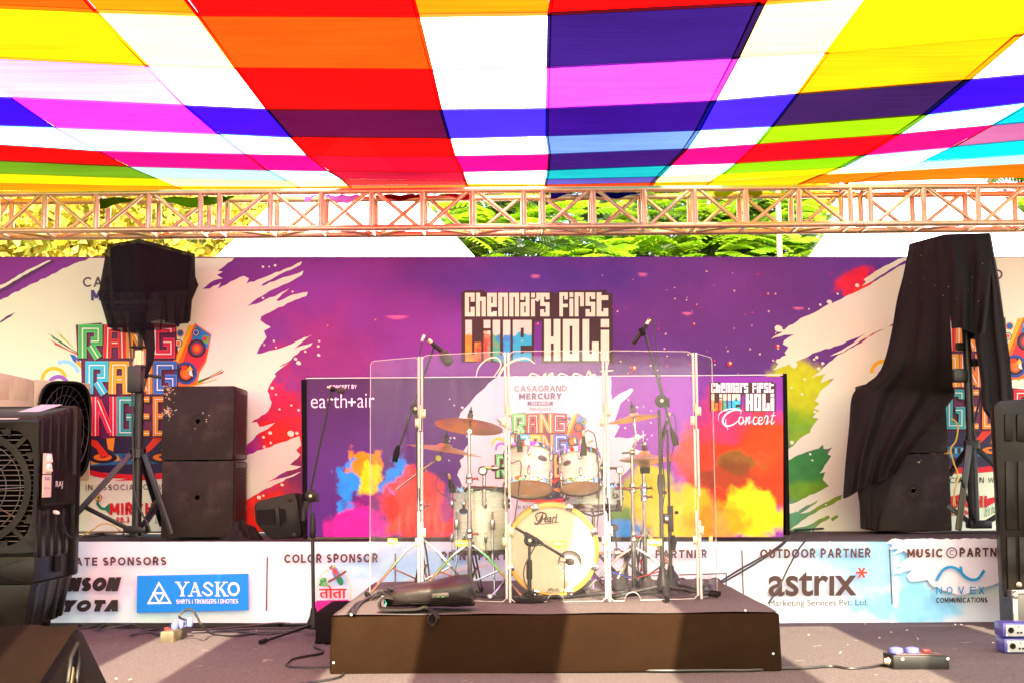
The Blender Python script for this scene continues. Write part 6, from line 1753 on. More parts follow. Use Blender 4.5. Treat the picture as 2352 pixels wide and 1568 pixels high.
def orth(axis): return frame_of(axis)
def drum(name, label, c, axis, r, L, nlug, label_art=None, a0=0.0, group='drums of the white pearl kit', bottom='head_clear', split=True):
    """c = centre of the shell; axis = towards the top head"""
    c = Vector(c); ax = Vector(axis).normalized()
    u, w, d = frame_of(ax)
    t = thing(name, label, 'drum', c - ax * L / 2, group)
    MB().lathe([(r, -L / 2), (r, L / 2)], c, ax, 48, False).build('shell', M['pearl'], t, smooth=True)
    MB().lathe([(r + .004, L / 2 + .001), (r - .002, L / 2 + .006), (0, L / 2 + .006)], c, ax, 48, False).build('top_head', M['head'], t, smooth=True)
    MB().lathe([(r + .004, -L / 2 - .001), (r - .002, -L / 2 - .006), (r * .5, -L / 2 - .0065), (0, -L / 2 - .006)], c, ax, 48, False).build('lower_head', M[bottom], t, smooth=True)
    for s in (1, -1):
        MB().lathe([(r + .003, s * (L / 2 - .016)), (r + .012, s * (L / 2 - .016)), (r + .010, s * (L / 2 + .004)), (r + .007, s * (L / 2 + .014)), (r + .002, s * (L / 2 + .014)), (r + .002, s * (L / 2 - .012))], c, ax, 48, False).build('hoop', M['chrome'], t, smooth=True)
    for k in range(nlug):
        a = a0 + 2 * math.pi * k / nlug
        dr_ = u * math.cos(a) + w * math.sin(a)
        g = MB()
        for s in (1, -1):
            h = L * (.27 if split else .0)
            lp = c + dr_ * (r + .010) + ax * (s * h)
            ll = min(.032, L * .16)
            g.lathe([(.002, -ll), (.009, -ll * .7), (.0115, 0), (.009, ll * .7), (.002, ll)], lp, ax, 8, False)
            g.tube([c + dr_ * (r + .012) + ax * (s * (h + ll * .8)), c + dr_ * (r + .012) + ax * (s * (L / 2 + .012))], .003, 6)
            g.lathe([(.006, 0), (.006, .006), (.004, .012)], c + dr_ * (r + .012) + ax * (s * (L / 2 + .012)), ax * s, 8)
            if not split: break
        g.build('lug', M['chrome'], t, smooth=True)
    return t
def badge(t, c, axis, r, ang, h, s=.024):
    c = Vector(c); ax = Vector(axis).normalized(); u, w, d = frame_of(ax)
    dr_ = u * math.cos(ang) + w * math.sin(ang); tg = -u * math.sin(ang) + w * math.cos(ang)
    p = c + dr_ * (r + .0015) + ax * h
    for k, (mt, off, q) in enumerate(((M['chrome'], 0, 1), (pbr("badge_dark", (.03, .025, .03), .3), .0008, .85))):
        MB().poly([p + tg * (s * q * 1.5 * math.cos(a)) + ax * (s * q * .8 * math.sin(a)) + dr_ * (off + .001 - .5 * (s * q * 1.5 * math.cos(a)) ** 2 / r) for a in [2 * math.pi * i / 20 for i in range(20)]]).build('badge' if k == 0 else 'badge_centre', mt, t)
def ang_to(axis, x, y):
    """angle round the axis that faces the direction (x, y, 0)"""
    u, w, d = frame_of(axis); v = Vector((x, y, 0)); return math.atan2(v.dot(w), v.dot(u))

# ------- bass drum
bc_ = Vector((0.232, 7.95, 0.602)); br = 0.268
bd = thing('bass_drum', 'white pearl bass drum with amber hoop facing the front', 'drum', (bc_.x, bc_.y, PH), 'drums of the white pearl kit')
MB().lathe([(br - .012, 0.02), (br - .012, 0.42)], bc_, (0, 1, 0), 64, False).build('shell', M['pearl'], bd, smooth=True)
for y0 in (0.0, 0.40):
    MB().lathe([(br - .012, y0), (br + .008, y0), (br + .014, y0 + .006), (br + .014, y0 + .034), (br + .008, y0 + .04), (br - .012, y0 + .04)], bc_, (0, 1, 0), 64, False).build('hoop', M['hoop_wood'], bd, smooth=True)
hx, hz, hr = bc_.x + .105, bc_.z - .075, .068
# head with a round port
ring_n = 64
g = MB()
def hpt(a, k):
    o = Vector((bc_.x + (br - .013) * math.cos(a), 0, bc_.z + (br - .013) * math.sin(a))); i = Vector((hx + hr * math.cos(a), 0, hz + hr * math.sin(a)))
    p = i.lerp(o, k); p.y = bc_.y + .012 - .004 * math.sin(math.pi * k)
    return p
g.grid(lambda u, v: hpt(2 * math.pi * u, v), 64, 6); g.build('front_head', M['head'], bd, smooth=True)
MB().lathe([(hr + .004, 0), (hr + .002, -.003), (hr - .004, -.002), (hr - .004, .012)], (hx, bc_.y + .012, hz), (0, 1, 0), 40, False).build('port_ring', M['chrome'], bd, smooth=True)
MB().lathe([(br - .014, .3), (0, .3)], bc_, (0, 1, 0), 48, False).build('batter_head', M['head'], bd)
MB().lathe([(.13, .06), (.12, .035), (.06, .022), (0, .02)], (hx, bc_.y + .02, hz), (0, 1, 0), 28, False).build('lit_port_disc', pbr("lit_port_pale", (.74, .60, .58), .8), bd, smooth=True)  # added pale disc gives the port its lit inside colour
for k in range(8):
    a = math.pi / 2 + math.pi / 8 + k * math.pi / 4
    d = Vector((math.cos(a), 0, math.sin(a))); tg = Vector((-math.sin(a), 0, math.cos(a)))
    p = bc_ + d * (br + .012)
    g = MB(); g.hexa([p + tg * .022 - d * .026 + Vector((0, -.006, 0)), p - tg * .022 - d * .026 + Vector((0, -.006, 0)), p - tg * .022 - d * .026 + Vector((0, .0, 0)), p + tg * .022 - d * .026 + Vector((0, .0, 0))], [p + tg * .018 + d * .012 + Vector((0, -.006, 0)), p - tg * .018 + d * .012 + Vector((0, -.006, 0)), p - tg * .018 + d * .012 + Vector((0, .055, 0)), p + tg * .018 + d * .012 + Vector((0, .055, 0))])
    g.tube([p + d * .006 + Vector((0, -.012, 0)), p + d * .006 + Vector((0, .16, 0))], .0045, 8)
    g.lathe([(.009, 0), (.010, .006), (.006, .012)], p + d * .006 + Vector((0, -.008, 0)), (0, -1, 0), 10)
    g.build('tension_claw', M['chrome'], bd, bevel=.002)
    MB().lathe([(.004, -.05), (.012, -.03), (.014, 0), (.012, .03), (.004, .05)], bc_ + d * (br + .004) + Vector((0, .19, 0)), (0, 1, 0), 8).build('lug', M['chrome'], bd, smooth=True)
for s in (-1, 1):
    a = Vector((bc_.x + s * .20, 8.12, .50)); b = Vector((bc_.x + s * .375, 7.92, PH + .012))
    g = MB(); g.tube([a, a.lerp(b, .6)], .012, 10); g.tube([a.lerp(b, .5), b], .009, 10); g.lathe([(.018, 0), (.02, .02), (.014, .03)], b - Vector((0, 0, .01)), (0, 0, 1), 10); g.lathe([(.02, -.02), (.022, 0), (.02, .02)], a, (0, 0, 1), 10)
    g.build('spur', M['chrome'], bd, smooth=True)
A = Art(bc_.y + .008)
DK = C_(72, 52, 52)
tpp = lambda t: .5 + .7 * math.sin(math.pi * min(1, max(0, t)))
def swd(pts, w, mat=None): A.rib([(p.x, p.y) for p in smooth_path([(a, b, 0) for a, b in pts], 8)], w, mat or DK, tpp)
swd([(1236, 1182), (1232, 1190), (1237, 1196), (1244, 1184), (1247, 1178)], 2.4); swd([(1247, 1178), (1244, 1192), (1238, 1200), (1230, 1202), (1228, 1198)], 4.2)
swd([(1232, 1192), (1230, 1182), (1240, 1176), (1252, 1178), (1254, 1186), (1248, 1191), (1244, 1190)], 3)
A.text("earl", 1250, 1179.5, 1281, 1198.5, DK, 0.02, 0.25, slope=.06)
for x, k in ():
    if k == 0: swd([(x + 1, 1195), (x + 6, 1191), (x + 3, 1188), (x, 1194), (x + 2, 1199), (x + 8, 1196)], 2.8)
    if k == 1: swd([(x + 6, 1189), (x + 1, 1190), (x, 1197), (x + 3, 1198), (x + 7, 1189), (x + 6, 1198), (x + 9, 1196)], 2.8)
    if k == 2: swd([(x, 1189), (x + 2, 1189), (x, 1198), (x + 3, 1190), (x + 7, 1188)], 2.8)
    if k == 3: swd([(x + 6, 1178), (x + 3, 1194), (x + 5, 1198)], 4)
A.rib([(1242, 1203), (1282, 1198)], 1.8, DK)
for i, (a, b) in enumerate((((1258, 1356), (1262, 1350)), ((1262, 1350), (1263, 1355)), ((1263, 1355), (1268, 1349)), ((1268, 1349), (1268, 1356)), ((1270, 1355), (1274, 1352)), ((1276, 1355), (1279, 1351)), ((1280, 1350), (1280, 1355)), ((1283, 1354), (1286, 1352)))): A.rib([a, b], 1.4, DK)
A.rib([(1258, 1359), (1286, 1357)], .6, DK)
A.build('head_lettering', bd)

# ------- toms, snare
tl = (0.02, math.sin(R_(24)), math.cos(R_(24)))
c1 = P(1214, 1080, 8.25)
t1 = drum('rack_tom', 'left of the two white pearl rack toms above the bass drum', c1, tl, .150, .235, 6, a0=ang_to(tl, 0, -1))
badge(t1, c1, tl, .150, ang_to(tl, .62, -1), .03)
tl2 = (-0.03, math.sin(R_(22)), math.cos(R_(22)))
c2 = P(1331, 1082, 8.25)
t2 = drum('rack_tom', 'right and smaller of the two white pearl rack toms above the bass drum', c2, tl2, .127, .205, 6, a0=ang_to(tl2, 0, -1))
badge(t2, c2, tl2, .127, ang_to(tl2, -.75, -1), .02, .022)
c3 = P(1104, 1195, 8.35); c3.z = .765
t3 = drum('floor_tom', 'white pearl floor tom on chrome legs left of the bass drum', c3, (0, .03, 1), .172, .39, 8, a0=ang_to((0, .03, 1), .2, -1), bottom='head')
badge(t3, c3, (0, .03, 1), .172, ang_to((0, .03, 1), -.75, -1), .06)
for a in (-2.45, -1.15, 0.6):
    d = Vector((math.cos(a), math.sin(a), 0))
    g = MB(); b = c3 + d * .190
    g.tube([b + Vector((0, 0, .06)), b + Vector((0, 0, -.24)), b + d * .02 + Vector((0, 0, -.30)), Vector((b.x + d.x * .03, b.y + d.y * .03, PH + .01))], .0058, 8)
    g.lathe([(.016, -.03), (.018, 0), (.016, .03)], b + Vector((0, 0, -.02)), (0, 0, 1), 10); g.lathe([(.012, 0), (.008, .012)], b + d * .0 + Vector((0, 0, -.02)), d, 8)
    g.lathe([(.011, 0), (.013, .02), (.007, .03)], Vector((b.x + d.x * .03, b.y + d.y * .03, PH)), (0, 0, 1), 8)
    g.build('leg', M['chrome'], t3, smooth=True)
c4 = P(1363, 1142, 8.62); sn_ax = (0, .10, 1)
t4 = drum('snare_drum', 'shallow white pearl snare drum behind the bass drum on the right', c4, sn_ax, .180, .135, 10, a0=ang_to(sn_ax, .1, -1), split=False)
badge(t4, c4, sn_ax, .180, ang_to(sn_ax, .78, -.6), .0, .018)
MB().box(c4 + Vector((.16, -.10, -.05)), (.035, .03, .075)).build('strainer', M['steel_black'], t4, bevel=.004)
sst = thing('snare_stand', 'chrome snare drum stand under the snare', 'stand', (c4.x, c4.y, PH))
g = MB(); b = c4 + Vector((0, 0, -.12))
g.tube([b, Vector((b.x - .02, b.y, PH + .22))], .012, 10); g.build('pole', M['chrome'], sst, smooth=True)
for a in (.4, 2.5, 4.6):
    d = Vector((math.cos(a), math.sin(a), 0))
    g = MB(); g.tube([b, b + d * .13 + Vector((0, 0, .03)), b + d * .175 + Vector((0, 0, .06))], .007, 8); g.build('basket_arm', M['chrome'], sst, smooth=True)
    bar_obj('leg', Vector((b.x, b.y, PH + .25)), Vector((b.x + d.x * .24, b.y + d.y * .24, PH + .012)), .011, .005, M['chrome'], sst)

# ------- hardware: stands
def hw_stand(name, label, x, y, zbase, ztop, foot, zap, legang, cat='stand', r0=.0145, group='chrome cymbal stands', lean=0.0, tops=()):
    t = thing(name, label, cat, (x, y, zbase), group)
    zmid = zbase + (ztop - zbase) * .52
    X = lambda z: x + lean * (z - zbase)
    MB().tube([(X(zbase + .03), y, zbase + .03), (X(zmid), y, zmid)], r0, 14).build('lower_tube', M['chrome'], t, smooth=True)
    MB().tube([(X(zmid), y, zmid), (X(ztop), y, ztop)], r0 * .72, 12).build('upper_tube', M['chrome'], t, smooth=True)
    for z in tops or (zmid,):
        g = MB(); g.lathe([(r0 * 1.0, -.03), (r0 * 1.5, -.028), (r0 * 1.6, -.006), (r0 * 1.35, .0), (r0 * 1.5, .006), (r0 * 1.2, .03)], (X(z), y, z), (0, 0, 1), 14)
        g.tube([(X(z) - .01, y - .01, z), (X(z) + .045, y - .012, z)], .006, 8); g.lathe([(.012, -.004), (.012, .004)], (X(z) + .05, y - .012, z), (1, 0, .3), 8)
        g.build('clamp', M['chrome'], t, smooth=True)
    MB().lathe([(r0 * 1.0, -.02), (r0 * 2.0, -.018), (r0 * 2.0, .018), (r0 * 1.0, .02)], (x, y, zap), (0, 0, 1), 12).build('leg_collar', M['chrome'], t, smooth=True)
    for a in legang:
        d = Vector((math.cos(a), math.sin(a), 0)); side = Vector((-d.y, d.x, 0)) * .012
        top = Vector((x, y, zap)); kn = Vector((x, y, 0)) + d * (foot * .32) + Vector((0, 0, zbase + (zap - zbase) * .80)); ft = Vector((x, y, 0)) + d * foot + Vector((0, 0, zbase + .014))
        g = MB()
        for s in (-1, 1):
            g.tube([top + d * .02 + side * s, kn + side * s, ft + side * s * .8], .0062, 8)
        g.build('leg', M['chrome'], t, smooth=True)
        g = MB(); lo = Vector((x, y, zbase + .08))
        g.tube([lo + side * .4, kn.lerp(ft, .38) + side * .4], .005, 6); g.tube([lo - side * .4, kn.lerp(ft, .38) - side * .4], .005, 6)
        g.build('brace', M['chrome'], t, smooth=True)
        MB().lathe([(.012, 0), (.016, .012), (.015, .03), (.008, .04)], ft - Vector((0, 0, .014)), d * .6 + Vector((0, 0, .5)), 10).build('rubber_foot', M['rubber'], t, smooth=True)
    return t
def cymbal(name, label, c, axis, r, group='bronze cymbals', bell=.22, h=.045):
    c = Vector(c); ax = Vector(axis).normalized()
    t = thing(name, label, 'cymbal', c, group)
    pr = [(r, 0), (r * .8, h * .18), (r * .55, h * .42), (r * .32, h * .62), (r * bell, h * .70), (r * bell * .8, h * .95), (r * bell * .45, h * 1.12), (.006, h * 1.18)]
    MB().lathe(pr + [(.006, h * 1.16)] + [(a, b - .0014) for a, b in pr[::-1]], c, ax, 56, False).build('plate', M['bronze'], t, smooth=True)
    MB().lathe([(.016, h * 1.15), (.018, h * 1.15 + .012), (.018, h * 1.15 + .03), (.012, h * 1.15 + .034)], c, ax, 14).build('felt', M['felt'], t, smooth=True)
    MB().lathe([(.012, h * 1.15 + .034), (.013, h * 1.15 + .05), (.005, h * 1.15 + .055), (.004, h * 1.15 + .075)], c, ax, 10).build('wing_nut', M['rubber'], t, smooth=True)
    return t
PFZ = PH
# left crash and its stand
sA = P(1082, 1200, 8.42)
hw_stand('cymbal_stand', 'chrome cymbal stand in front of the floor tom under the highest left cymbal', sA.x, 8.12, PFZ, P(1079, 992, 8.12).z, .335, P(1081, 1250, 8.12).z, (R_(196), R_(-20), R_(80)), tops=(P(1080, 1225, 8.12).z, P(1080, 1098, 8.12).z))
ca = P(1078, 972, 8.12)
axA = Vector((-.11, .22, 1)).normalized()
axA = Vector((.115, .20, 1)).normalized()
cA = cymbal('crash_cymbal', 'wide bronze crash cymbal high on the left of the kit', ca - axA * .02, axA, .212)
g = MB(); g.tube([P(1079, 1000, 8.12), ca + axA * .06], .006, 8); g.lathe([(.014, -.02), (.018, -.012), (.018, .012), (.014, .02)], P(1079, 990, 8.12), (0, 1, 0), 12); g.build('tilter', M['chrome'], bpy.data.objects['cymbal_stand'], smooth=True)
# ride on its boom stand
sB = P(968, 1200, 8.30)
st2 = hw_stand('cymbal_stand', 'chrome boom cymbal stand at the far left of the kit behind the clear panel seam', sB.x, 8.30, PFZ, P(970, 1084, 8.30).z, .33, P(969, 1240, 8.30).z, (R_(200), R_(-12), R_(85)), tops=(P(969, 1160, 8.3).z,))
cb = P(1020, 1034, 8.22); axB = Vector((.17, -.04, 1)).normalized()
cymbal('ride_cymbal', 'tilted bronze ride cymbal low on the left of the kit', cb, axB, .235, h=.04)
g = MB(); g.tube([P(909, 1124, 8.28), P(1008, 1050, 8.22)], .0065, 8); g.tube([P(1008, 1050, 8.22), cb + axB * .06], .006, 8); g.lathe([(.016, -.015), (.02, 0), (.016, .015)], P(971, 1078, 8.29), (0, 1, 0), 12); g.build('boom_arm', M['chrome'], st2, smooth=True)
MB().lathe([(.018, -.008), (.018, .008)], P(1007, 1051, 8.20), (0, 1, 0), 16).build('yellow_knob', pbr("yellow_plastic", (.8, .75, .02), .4), st2)
# right crash
sC = P(1454, 1200, 8.35)
st3 = hw_stand('cymbal_stand', 'chrome cymbal stand on the right of the kit behind the second panel seam', sC.x, 8.35, PFZ, P(1455, 1030, 8.35).z, .34, P(1455, 1258, 8.35).z, (R_(200), R_(-14), R_(80)), tops=(P(1454, 1232, 8.35).z, P(1454, 1120, 8.35).z))
cc_ = P(1457, 962, 8.35); axC = Vector((-.15, .07, 1)).normalized()
cymbal('crash_cymbal', 'small bronze crash cymbal high on the right of the kit', cc_, axC, .165, h=.035)
g = MB(); g.tube([P(1455, 1036, 8.35), P(1462, 1006, 8.35), cc_ + axC * .05], .007, 8); g.lathe([(.016, -.018), (.02, -.01), (.02, .01), (.016, .018)], P(1463, 1002, 8.35), (0, 1, 0), 12); g.lathe([(.014, -.018), (.02, 0), (.014, .018)], P(1452, 1038, 8.35), (1, 0, 0), 12)
g.tube([P(1428, 1040, 8.34), P(1452, 1038, 8.34)], .006, 8); g.build('tilter', M['chrome'], st3, smooth=True)
g = MB(); g.tube([P(1454, 1122, 8.33), P(1412, 1120, 8.33)], .010, 8); g.tube([P(1424, 1078, 8.33), P(1427, 1160, 8.33)], .010, 10); g.lathe([(.02, -.02), (.026, 0), (.02, .02)], P(1424, 1078, 8.32), (0, 1, 0), 14); g.tube([P(1420, 1074, 8.33), P(1380, 1074, 8.3)], .009, 8); g.build('tom_arm', M['chrome'], st3, smooth=True)
# the same arm on the left carries the first tom
g = MB(); g.tube([P(1080, 1118, 8.12), P(1142, 1118, 8.16)], .010, 8); g.tube([P(1112, 1090, 8.15), P(1112, 1160, 8.15)], .011, 10); g.lathe([(.02, -.02), (.03, 0), (.02, .02)], P(1109, 1080, 8.14), (0, 1, 0), 14); g.tube([P(1114, 1074, 8.15), P(1160, 1074, 8.2)], .009, 8); g.lathe([(.018, -.02), (.022, 0), (.018, .02)], P(1136, 1074, 8.17), (1, 0, 0), 12); g.build('tom_arm', M['chrome'], bpy.data.objects['cymbal_stand'], smooth=True)
# hi-hat
sD = P(1480, 1200, 8.5)
st4 = hw_stand('hi_hat_stand', 'chrome hi hat stand with pedal on the right of the kit', sD.x, 8.5, PFZ, P(1480, 1078, 8.5).z, .27, P(1480, 1225, 8.5).z, (R_(215), R_(-30), R_(95)), tops=(P(1480, 1140, 8.5).z, P(1480, 1120, 8.5).z), group='hi hat')
MB().tube([P(1480, 1090, 8.5), P(1477, 988, 8.5)], .0038, 8).build('rod', M['chrome'], st4, smooth=True)
MB().box((sD.x, 8.38, PFZ + .05), (.075, .26, .012), Matrix.Rotation(R_(14), 3, 'X')).build('pedal', M['steel_black'], st4, bevel=.004)
hc = P(1481, 1056, 8.5)
cymbal('hi_hat_cymbal', 'upper bronze hi hat cymbal on the right of the kit', hc + Vector((0, 0, .006)), (-.01, .0, 1), .172, 'hi hat cymbals', h=.05)
lowc = thing('hi_hat_cymbal', 'lower bronze hi hat cymbal turned upside down beneath its twin', 'cymbal', hc, 'hi hat cymbals')
pr = [(.172, 0), (.14, -.008), (.09, -.018), (.045, -.026), (.036, -.038), (.02, -.05), (.006, -.052)]
MB().lathe(pr + [(a, b + .0014) for a, b in pr[::-1]], hc, (-.01, 0, 1), 48, False).build('plate', M['bronze'], lowc, smooth=True)
MB().lathe([(.03, -.085), (.034, -.06), (.03, -.045)], hc, (0, 0, 1), 14).build('cymbal_seat', M['rubber'], lowc, smooth=True)
MB().lathe([(.012, 0), (.014, .03), (.01, .036)], hc + Vector((0, 0, .085)), (0, 0, 1), 10).tube([hc + Vector((0, 0, .10)), hc + Vector((-.035, -.01, .105))], .006, 6).build('clutch', M['chrome'], st4, smooth=True)
# bass pedal
pd = thing('bass_pedal', 'black and chrome bass drum pedal right of the bass drum', 'drum pedal', (P(1420, 1350, 8.42).x, 8.42, PFZ))
xx = P(1420, 1350, 8.42).x
MB().box((xx, 8.36, PFZ + .012), (.11, .34, .012)).build('base_plate', M['steel_black'], pd, bevel=.003)
for s in (-1, 1): MB().tube([(xx + s * .05, 8.46, PFZ + .015), (xx + s * .05, 8.46, PFZ + .24)], .010, 8).build('post', M['steel_black'], pd, smooth=True)
MB().tube([(xx - .13, 8.46, PFZ + .235), (xx + .09, 8.46, PFZ + .235)], .008, 8).lathe([(.03, -.02), (.034, 0), (.03, .02)], (xx, 8.46, PFZ + .235), (1, 0, 0), 14).build('axle', M['chrome'], pd, smooth=True)
MB().box((xx, 8.36, PFZ + .075), (.075, .30, .010), Matrix.Rotation(R_(16), 3, 'X')).build('footboard', M['steel_black'], pd, bevel=.003)
MB().tube([(xx, 8.46, PFZ + .24), (xx - .02, 8.38, PFZ + .40)], .005, 8).lathe([(.012, -.03), (.022, -.02), (.022, .02), (.012, .03)], (xx - .02, 8.37, PFZ + .40), (0, 1, 0), 12).build('beater', M['felt'], pd, smooth=True)
MB().tube([(xx + .06, 8.45, PFZ + .03), (xx + .06, 8.45, PFZ + .19)], .008, 8).build('spring', M['chrome'], pd, smooth=True)
th = thing('drum_throne', 'black padded drum stool behind the snare', 'stool', (.25, 9.05, PFZ))
MB().lathe([(.0, .40), (.15, .40), (.17, .42), (.17, .47), (.15, .49), (0, .495)], (.25, 9.05, PFZ), (0, 0, 1), 28).build('seat', M['cloth_black'], th, smooth=True)
MB().tube([(.25, 9.05, PFZ + .08), (.25, 9.05, PFZ + .41)], .016, 10).build('post', M['chrome'], th, smooth=True)
for a in (.5, 2.6, 4.7):
    d = Vector((math.cos(a), math.sin(a), 0)); bar_obj('leg', Vector((.25, 9.05, PFZ + .26)), Vector((.25 + d.x * .26, 9.05 + d.y * .26, PFZ + .012)), .011, .005, M['chrome'], th)

# ================================================================== MICROPHONES AND THEIR STANDS
def mic_body(g, a, b, r0, r1):
    g.lathe([(r0 * .7, 0), (r0, .012), (r0, (b - a).length * .45), (r1, (b - a).length * .6), (r1 * 1.05, (b - a).length * .85), (r1 * .7, (b - a).length)], a, b - a, 16)
def pencil_mic(name, label, a, b, r, parent_stand=None, ball=0.0, tail=.028):
    a, b = Vector(a), Vector(b)
    t = thing(name, label, 'microphone', a.lerp(b, .5), 'microphones around the kit')
    d = (b - a).normalized()
    g = MB(); g.lathe([(r * .8, 0), (r, .006), (r, (b - a).length - .008), (r * .75, (b - a).length)], a, d, 14); g.build('body', M['black_plastic'], t, smooth=True)
    if ball: MB().ball(b, ball, d, 16, 1.25).build('windscreen', M['felt'], t, smooth=True)
    MB().lathe([(r * .55, -tail), (r * .8, -tail * .9), (r * .8, 0)], a, d, 12).build('connector', M['alu'], t, smooth=True)
    return t
def tripod_base(t, x, y, z, legs, L=.33, hub=.045):
    MB().lathe([(.03, 0), (hub, .01), (hub, .04), (.026, .09), (.018, .14)], (x, y, z + .035), (0, 0, 1), 16).build('hub', M['black_plastic'], t, smooth=True)
    for a in legs:
        d = Vector((math.cos(a), math.sin(a), 0))
        MB().tube([Vector((x, y, z + .065)) + d * .03, Vector((x, y, z + .016)) + d * L], .0105, 10).build('leg', M['steel_black'], t, smooth=True)
        MB().tube([Vector((x, y, z + .022)) + d * (L - .03), Vector((x, y, z + .014)) + d * (L + .03)], .0145, 10).build('rubber_foot', M['rubber'], t, smooth=True)
def clutch(t, p, ax=(0, 1, 0), s=1.0):
    g = MB(); g.lathe([(.022 * s, -.022), (.034 * s, -.016), (.036 * s, 0), (.034 * s, .016), (.022 * s, .022)], p, ax, 18); g.box(Vector(p) + Vector((.018 * s, 0, -.01)), (.05 * s, .03, .05 * s)); g.build('boom_clutch', M['black_plastic'], t, bevel=.003)
    MB().lathe([(.010, .022), (.010, .030), (.004, .031)], p, -Vector(ax), 12).build('clutch_bolt', M['brass'], t)

# tall stand at the left of the platform
mz = PZ(720, 1456, 0)
m1 = thing('microphone_stand', 'tall black boom microphone stand standing on the floor left of the platform', 'microphone stand', mz, 'microphone stands')
x, y = mz.x, mz.y
_f = PZ(604, 1478, 0) - mz
tripod_base(m1, x, y, 0, (math.atan2(_f.y, _f.x), math.atan2(_f.y, _f.x) + 2.1, math.atan2(_f.y, _f.x) - 2.1), _f.length)
MB().tube([(x, y, .12), P(718, 1240, y)], .0125, 14).build('pole', M['steel_black'], m1, smooth=True)
MB().tube([P(718, 1240, y), P(713, 1150, y)], .0085, 12).build('upper_pole', M['steel_black'], m1, smooth=True)
MB().lathe([(.014, 0), (.021, .01), (.023, .05), (.021, .10), (.016, .13), (.011, .17)], P(718, 1235, y), (0, 0, 1), 16).build('pole_grip', M['black_plastic'], m1, smooth=True)
clutch(m1, P(714, 1138, y), s=1.2)
MB().tube([P(702, 1178, y), P(760, 899, y - .03)], .0078, 12).build('boom', M['steel_black'], m1, smooth=True)
MB().tube([P(703, 1150, y), P(698, 1170, y), P(697, 1194, y)], [.013, .018, .020], 14).build('boom_grip', M['black_plastic'], m1, smooth=True)
MB().tube([P(707, 1136, y), P(701, 1134, y)], .012, 8).build('clutch_lever', pbr("orange_plastic", (.8, .2, .03), .4), m1)
a, b = P(760, 890, y - .04), P(792, 898, y - .06)
pencil_mic('microphone', 'black handheld microphone on the boom of the tall left floor stand', a, P(783, 896, y - .05), .011, ball=.0245)
MB().box(P(764, 893, y - .035), (.03, .03, .035)).build('mic_clip', M['rubber'], m1, bevel=.004)

# overhead boom on the left, behind the clear panel
yy = 8.05
m2 = thing('microphone_stand', 'black overhead boom microphone stand behind the left end of the clear screen', 'microphone stand', P(966, 1340, yy), 'microphone stands')
bx = P(964, 1340, yy).x
tripod_base(m2, bx, yy, PFZ, (R_(150), R_(250), R_(10)), .28)
MB().tube([(bx, yy, PFZ + .12), P(958, 950, yy)], .011, 12).build('pole', M['steel_black'], m2, smooth=True)
clutch(m2, P(955, 938, yy))
MB().tube([P(908, 1050, yy - .05), P(962, 895, yy), P(998, 792, yy + .02)], .0075, 10).build('boom', M['steel_black'], m2, smooth=True)
MB().tube([P(915, 1022, yy - .045), P(911, 1038, yy - .05), P(906, 1060, yy - .05)], [.010, .019, .017], 12).build('counterweight', M['rubber'], m2, smooth=True)
pencil_mic('microphone', 'black overhead microphone peeking above the left clear panel', P(992, 787, yy), P(1022, 812, yy - .01), .0155, ball=0)
g = MB(); g.lathe([(.016, 0), (.034, .012), (.038, .05), (.034, .085), (.012, .10)], P(1016, 806, yy - .01), P(1034, 836, yy - .01) - P(1016, 806, yy - .01), 18)
g.build('large_windscreen', M['felt'], bpy.data.objects[[o.name for o in bpy.data.objects if o.get('label') == 'black overhead microphone peeking above the left clear panel'][0]], smooth=True)
lead = curve('mic_lead', pts_at(yy, (991, 785), (978, 778), (968, 790), (964, 830), (962, 900), (962, 980), (960, 1100), (964, 1250)), .0035, M['cable'], m2)
MB().box(P(972, 776, yy), (.016, .006, .04), Matrix.Rotation(.35, 3, 'Y')).build('paper_tag', M['white_plastic'], m2)

# two stands on the right
yy = 7.98
m3 = thing('microphone_stand', 'tall black overhead boom microphone stand behind the right clear panel', 'microphone stand', P(1519, 1362, yy), 'microphone stands')
b0 = P(1522, 1345, yy)
tripod_base(m3, b0.x, yy, PFZ, (R_(197), R_(-92), R_(-10)), .30)
MB().tube([(b0.x, yy, PFZ + .10), P(1518, 1130, yy)], .0135, 14).build('pole', M['steel_black'], m3, smooth=True)
MB().tube([P(1518, 1130, yy), P(1514, 940, yy)], .010, 12).build('upper_pole', M['steel_black'], m3, smooth=True)
MB().tube([P(1518, 1135, yy), P(1517, 1110, yy), P(1517, 1088, yy)], [.014, .021, .017], 14).build('pole_grip', M['black_plastic'], m3, smooth=True)
clutch(m3, P(1519, 920, yy), s=1.15)
MB().tube([P(1551, 1015, yy - .03), P(1481, 764, yy + .03)], .0080, 12).build('boom', M['steel_black'], m3, smooth=True)
MB().tube([P(1541, 982, yy - .03), P(1548, 1002, yy - .03), P(1553, 1022, yy - .03)], [.009, .021, .019], 14).build('counterweight', M['rubber'], m3, smooth=True)
pencil_mic('microphone', 'slim black pencil microphone at the top of the tall right boom', P(1485, 745, yy + .03), P(1454, 790, yy + .02), .0145, tail=.04)
MB().box(P(1475, 762, yy + .02), (.03, .025, .05), Matrix.Rotation(-.5, 3, 'Y')).build('mic_clip', M['rubber'], m3, bevel=.003)
curve('mic_lead', pts_at(yy + .02, (1488, 735), (1497, 732), (1503, 750), (1508, 800), (1518, 880), (1527, 920), (1530, 980), (1521, 1040), (1527, 1120), (1519, 1200), (1527, 1300)), .0038, M['cable'], m3)
yy = 8.15
m4 = thing('microphone_stand', 'shorter black boom microphone stand just right of the tall right boom', 'microphone stand', P(1541, 1340, yy), 'microphone stands')
b0 = P(1541, 1335, yy)
tripod_base(m4, b0.x, yy, PFZ, (R_(200), R_(-25), R_(85)), .28)
